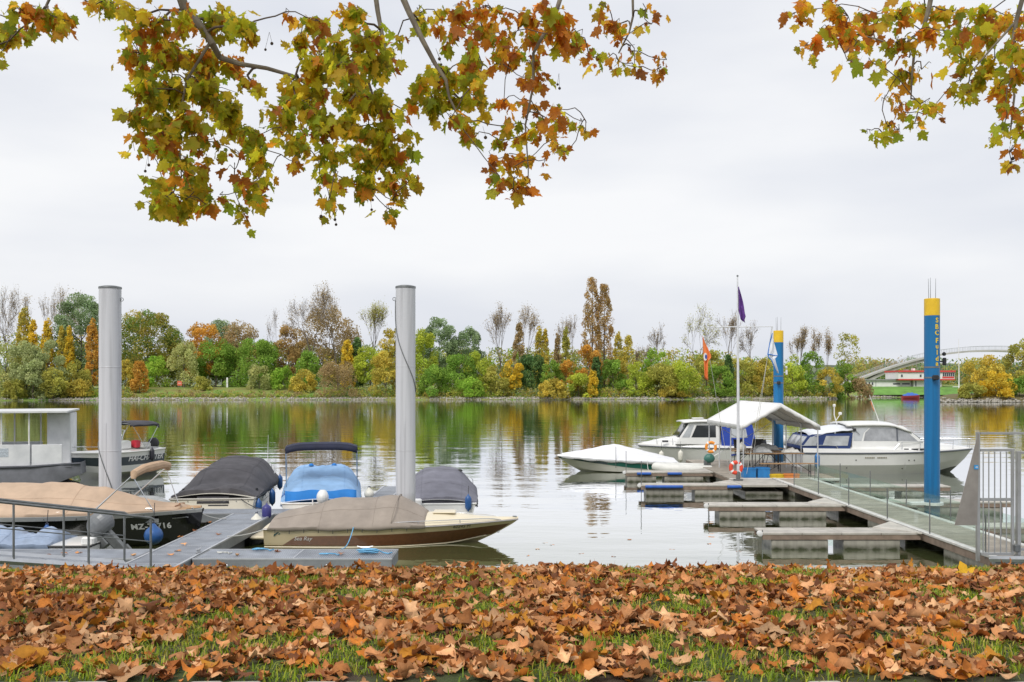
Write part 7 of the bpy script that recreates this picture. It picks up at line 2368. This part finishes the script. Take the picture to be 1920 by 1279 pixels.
RIGHT_CL = [
 (1480, 27, 12, 12, 'o'), (1515, 18, 26, 16, 'o'), (1560, 12, 28, 16, 'o'), (1540, 52, 24, 20, 'm'), (1510, 85, 8, 14, 'm'), (1533, 102, 12, 11, 'm'), (1590, 30, 34, 24, 'o'), (1585, 68, 32, 22, 'o'), (1640, 25, 36, 22, 'm'), (1630, 65, 32, 24, 'o'), (1600, 88, 18, 9, 'm'), (1590, 114, 10, 11, 'g'), (1635, 118, 20, 14, 'm'), (1655, 128, 10, 8, 'o'), (1680, 35, 32, 34, 'm'), (1680, 80, 28, 22, 'm'), (1705, 108, 14, 12, 'm'), (1690, 140, 24, 16, 'g'), (1728, 130, 10, 8, 'g'),
 (1735, 15, 40, 18, 'm'), (1725, 55, 26, 22, 'o'), (1790, 20, 36, 20, 'm'), (1770, 68, 16, 12, 'g', .7), (1845, 25, 42, 28, 'm'), (1895, 30, 34, 34, 'm'), (1810, 55, 26, 20, 'g'), (1850, 75, 30, 24, 'm'), (1900, 85, 28, 36, 'm'), (1795, 85, 26, 16, 'g'), (1815, 115, 28, 22, 'g'), (1800, 150, 14, 10, 'm'), (1835, 150, 28, 22, 'g'), (1812, 175, 24, 10, 'g'), (1865, 115, 30, 26, 'm'), (1870, 165, 28, 26, 'm'), (1900, 145, 26, 30, 'm'), (1885, 200, 24, 18, 'm'), (1910, 210, 18, 16, 'm'),
 (1685, 182, 22, 8, 'o'), (1658, 185, 14, 8, 'o'), (1690, 205, 20, 12, 'o'), (1725, 195, 18, 16, 'm'), (1735, 215, 16, 16, 'm'), (1715, 232, 22, 10, 'm'), (1665, 238, 16, 10, 'm'), (1655, 250, 20, 9, 'g'), (1630, 243, 6, 9, 'g'), (1685, 244, 12, 9, 'o'), (1878, 245, 12, 18, 'g', .8), (1908, 250, 16, 22, 'm', .8), (1895, 285, 14, 14, 'o', .8), (1898, 304, 14, 10, 'o'), (1868, 262, 8, 10, 'g', .7),
 (1960, 60, 40, 60, 'm', .7), (1960, 180, 40, 60, 'm', .7), (2010, 100, 40, 80, 'm', .6), (2080, 60, 60, 60, 'm', .6), (2080, 180, 50, 60, 'm', .6), (2160, 100, 60, 80, 'm', .6), (2250, 80, 60, 70, 'm', .6),
]
RIGHT_LIMBS = [
 ([(4.2, 8.4, 7.5), W(1752, -40, 9.0), W(1742, 15, 9.0), W(1732, 52, 9.0), W(1715, 90, 9.0), W(1710, 140, 9.0), W(1708, 185, 9.0)], .045, .009),
 ([W(1732, 52, 9.0), W(1690, 90, 9.0), W(1640, 72, 9.0), W(1585, 60, 9.0)], .018, .008),
 ([(4.6, 8.2, 7.5), W(1925, -30, 8.9), W(1905, 40, 8.9), W(1895, 110, 8.9), W(1902, 180, 8.9), W(1893, 260, 8.9)], .04, .008),
 ([W(1905, 40, 8.9), W(1860, 90, 8.9), W(1825, 130, 8.9)], .018, .008),
]
plane_tree((5.9, 4.0, 1.9), [(5.8, 4.2, 6.2), (5.5, 5.8, 7.4), (4.9, 7.3, 7.6), (4.2, 8.4, 7.5), (3.6, 8.9, 7.3)], RIGHT_LIMBS, RIGHT_CL,
           'plane tree whose orange branches hang in from the upper right', 23)

# seed balls dangling in small strings
def seed_balls():
    m = mat('seed_ball', (.06, .045, .035), .9, var=.3, scale=40, bump=.003, bscale=300)
    for (px, py, Y, n) in ((626, 392, 8.9, 4), (610, 386, 8.9, 3), (690, 365, 8.9, 4), (278, 310, 8.7, 2), (817, 112, 8.9, 2), (1048, 158, 9.3, 2), (505, 82, 8.8, 2), (1893, 296, 8.9, 2), (905, 258, 9.0, 1)):
        b = P(px, py, Y)
        par = [o for o in bpy.data.objects if o.name.startswith('plane_tree')]
        root = par[0] if px < 1300 else par[1]
        for i in range(n):
            c = b + Vector((random.uniform(-.05, .05), random.uniform(-.03, .03), -.045 * i))
            k = MB(); rr = random.uniform(.011, .016)
            k.lathe([(.002, -rr)] + [(rr * math.cos(a), rr * math.sin(a)) for a in np.linspace(-1.2, 1.2, 6)] + [(.002, rr)], 8, c=c)
            k.tube([c + Vector((0, 0, rr)), b + Vector((0, 0, .10))], .0015, 3)
            k.build('seed_ball', m, root, world=True)
seed_balls()

# ================================================================== FALLEN LEAVES AND GRASS on the near bank
BROWNS = 1.45 * np.array([(.46, .21, .085), (.38, .15, .045), (.28, .09, .022), (.52, .27, .125), (.19, .07, .028), (.46, .155, .025), (.42, .19, .075), (.56, .33, .17), (.35, .135, .04)])
def patch(x, y):
    """where grass shows: 1, where leaves lie thick: 0"""
    n = noise.noise(Vector((x * 1.15 + 4, y * 1.35, 2))) + .75 * noise.noise(Vector((x * 2.6, y * 3.4, 7)))
    return sstep(-.08, .36, n)

def fallen_frame(x, y, zoff, size, tilt, g):
    ax = g.uniform(0, 6.283); rz = g.uniform(0, 6.283)
    M = Matrix.Translation((x, y, bank_z(x, y) + zoff)) @ Matrix.Rotation(tilt, 4, Vector((math.cos(ax), math.sin(ax), 0))) @ Matrix.Rotation(rz, 4, 'Z') @ Matrix.Diagonal((size, size, size, 1))
    return M

def fallen_leaves():
    g = np.random.default_rng(99)
    V, T, C, off = [], [], [], 0
    n_done = 0
    for i in range(14500):
        y = 5.42 + 6.2 * g.random() ** .92
        x = g.uniform(-1, 1) * (.56 * y + .9)
        pt = patch(x, y)
        if g.random() < pt * .86: continue
        if y < 5.8 and g.random() < .2: continue
        if y > 10.9 and g.random() < .3: continue
        size = float(np.clip(g.normal(.095, .031), .035, .18))
        kx = g.uniform(.5, 3.4) * (1 if g.random() < .7 else -1); ky = g.uniform(-.8, 2.6) * (1 if g.random() < .7 else -1)
        v = bend(G_FALL, kx, ky, g.uniform(-.8, .8), g.uniform(0, 6))
        tilt = abs(g.normal(0, .24)) if g.random() < .92 or y > 9.8 else g.uniform(.5, 1.1)
        M = np.array(fallen_frame(x, y, .006 + .024 * g.random() * (1 - pt), size, tilt, g))
        w = v @ M[:3, :3].T + M[:3, 3]
        zmin = w[:, 2].min() - bank_z(x, y)
        if zmin < -.008: w[:, 2] -= zmin + .008 * g.random()
        V.append(w); T.append(T_FALL + off); off += len(v)
        c = BROWNS[g.integers(0, len(BROWNS))] * g.uniform(.55, 1.3)
        if g.random() < .08: c = np.array([.60, .26, .03])
        edge = np.clip(np.linalg.norm(G_FALL - np.array([0, .34]), axis=1) / .6, 0, 1)[:, None]
        C.append(c * (1 - .28 * edge))
        n_done += 1
    tag(link('leaf_litter', np_mesh('leaf_litter', np.concatenate(V), np.concatenate(T), FALL_M, np.concatenate(C), smooth=True)), 'thick litter of dry brown plane leaves on the bank', 'leaves', kind='stuff')
    print('litter', n_done)
    # the leaves that show largest: single things on top of the litter
    meshes = []
    for k in range(28):
        v = bend(G_FALL, g.uniform(.8, 4.0) * (1 if g.random() < .75 else -1), g.uniform(-.5, 2.4) * (1 if g.random() < .7 else -1), g.uniform(-.8, .8), g.uniform(0, 6))
        v[:, 2] -= v[:, 2].min()
        c = BROWNS[k % len(BROWNS)] * g.uniform(.85, 1.2)
        edge = np.clip(np.linalg.norm(G_FALL - np.array([0, .34]), axis=1) / .6, 0, 1)[:, None]
        meshes.append(np_mesh('fallen_leaf', v, T_FALL, FALL_M, c * (1 - .25 * edge), smooth=True))
    n = 0
    while n < 296:
        y = 5.45 + 3.6 * g.random() ** 1.1
        x = g.uniform(-1, 1) * (.50 * y)
        if g.random() < patch(x, y) * .7: continue
        o = link('fallen_leaf', meshes[g.integers(0, 28)])
        o.matrix_world = fallen_frame(x, y, .010 + .022 * g.random() * (1 - patch(x, y)), float(np.clip(g.normal(.112, .024), .075, .17)), abs(g.normal(0, .3)), g)
        tag(o, 'curled dry brown plane leaf on top of the litter on the near bank', 'leaf', 'brown leaves lying on top of the bank litter')
        n += 1
    v = bend(G_FALL, .6, .5, .2, 1.0); v[:, 2] -= v[:, 2].min()
    ym = np_mesh('fallen_leaf', v, T_FALL, FALL_M, np.tile(np.array([.72, .42, .03]), (len(v), 1)), smooth=True)
    p = P(1808, 1078, 10.2)
    o = link('fallen_leaf', ym); o.matrix_world = Matrix.Translation((p.x, 10.2, bank_z(p.x, 10.2) + .05)) @ Matrix.Rotation(R(62), 4, 'X') @ Matrix.Rotation(R(15), 4, 'Z') @ Matrix.Diagonal((.19, .19, .19, 1))
    tag(o, 'single bright yellow leaf standing up near the bank edge at right', 'leaf')
    # leaves blown onto the left dock
    for (px, Y) in ((345, 19.6), (338, 20.6), (334, 18.9), (320, 18.5), (445, 18.4), (640, 18.5), (520, 18.8), (120, 18.5), (148, 18.7), (365, 21.5), (392, 22.8), (410, 21), (92, 18.3), (250, 18.4)):
        o = link('fallen_leaf', meshes[g.integers(0, 28)])
        o.matrix_world = Matrix.Translation((gx(px, Y), Y, DZ + .003)) @ Matrix.Rotation(g.uniform(0, 6), 4, 'Z') @ Matrix.Diagonal((.13, .13, .11, 1))
        tag(o, 'dry brown leaf lying on the grey dock', 'leaf', 'leaves on the left dock')
fallen_leaves()

def floating_leaves():
    g = np.random.default_rng(31)
    me = [o.data for o in bpy.data.objects if o.name.startswith('fallen_leaf')][:40]
    for (px, py) in ((1022, 1018), (1036, 1022), (1008, 1030), (1090, 1038), (1180, 1012), (1260, 1030), (1330, 1020), (1385, 1034), (990, 1042), (1150, 1044)):
        Y = F * EZ / (py - HY)
        o = link('floating_leaf', me[g.integers(0, len(me))])
        o.matrix_world = Matrix.Translation((gx(px, Y), Y, -.004)) @ Matrix.Rotation(g.uniform(0, 6), 4, 'Z') @ Matrix.Diagonal((.12, .12, .04, 1))
        tag(o, 'dry leaf floating on the open water near the bank', 'leaf', 'leaves floating on the river')
floating_leaves()

def grass():
    g = np.random.default_rng(5)
    N = 150000
    y = 5.42 + 6.2 * g.random(N) ** .9
    x = g.uniform(-1, 1, N) * (.56 * y + .8)
    keep = []
    for i in range(N):
        p = patch(x[i], y[i])
        clump = noise.noise(Vector((x[i] * 9, y[i] * 9, 1)))
        if g.random() < (.10 + .95 * p) * (.45 + .8 * max(0, clump + .3)): keep.append(i)
    # taller fringe along the crest
    x, y = x[keep], y[keep]
    xf = g.uniform(-6.6, 6.6, 5200); yf = g.uniform(10.7, 11.75, 5200)
    x = np.concatenate([x, xf]); y = np.concatenate([y, yf])
    n = len(x)
    z = np.array([bank_z(a, b) for a, b in zip(x, y)])
    h = np.clip(g.normal(.048, .018, n), .02, .12)
    a = g.uniform(0, 6.283, n); lean = g.uniform(.2, 1.3, n)
    w = g.uniform(.0026, .0052, n)
    dx, dy = np.cos(a), np.sin(a)
    b0 = np.stack([x - dy * w, y + dx * w, z - .005], 1); b1 = np.stack([x + dy * w, y - dx * w, z - .005], 1)
    mx = np.stack([dx * lean * h * .35, dy * lean * h * .35, h * .6], 1)
    m0, m1 = b0 * .5 + b1 * .5 + mx + (b0 - b1) * .4, b0 * .5 + b1 * .5 + mx - (b0 - b1) * .4
    tp = np.stack([x + dx * lean * h, y + dy * lean * h, z + h * (1 - .4 * lean)], 1)
    V = np.stack([b0, b1, m1, m0, tp], 1).reshape(-1, 3)
    base = np.arange(n)[:, None] * 5
    T = np.concatenate([base + np.array([[0, 1, 2]]), base + np.array([[0, 2, 3]]), base + np.array([[3, 2, 4]])])
    c0 = np.array([(.22, .32, .012), (.34, .40, .02), (.15, .23, .012), (.46, .40, .07)])
    C = np.repeat(c0[g.integers(0, 4, n)] * g.uniform(.75, 1.25, n)[:, None], 5, axis=0)
    tag(link('grass', np_mesh('grass', V, T, leaf_mat('grass_blade', .3, .5, 0, .3), C)), 'short green grass between the fallen leaves', 'grass', kind='stuff')
    print('grass', n)
grass()
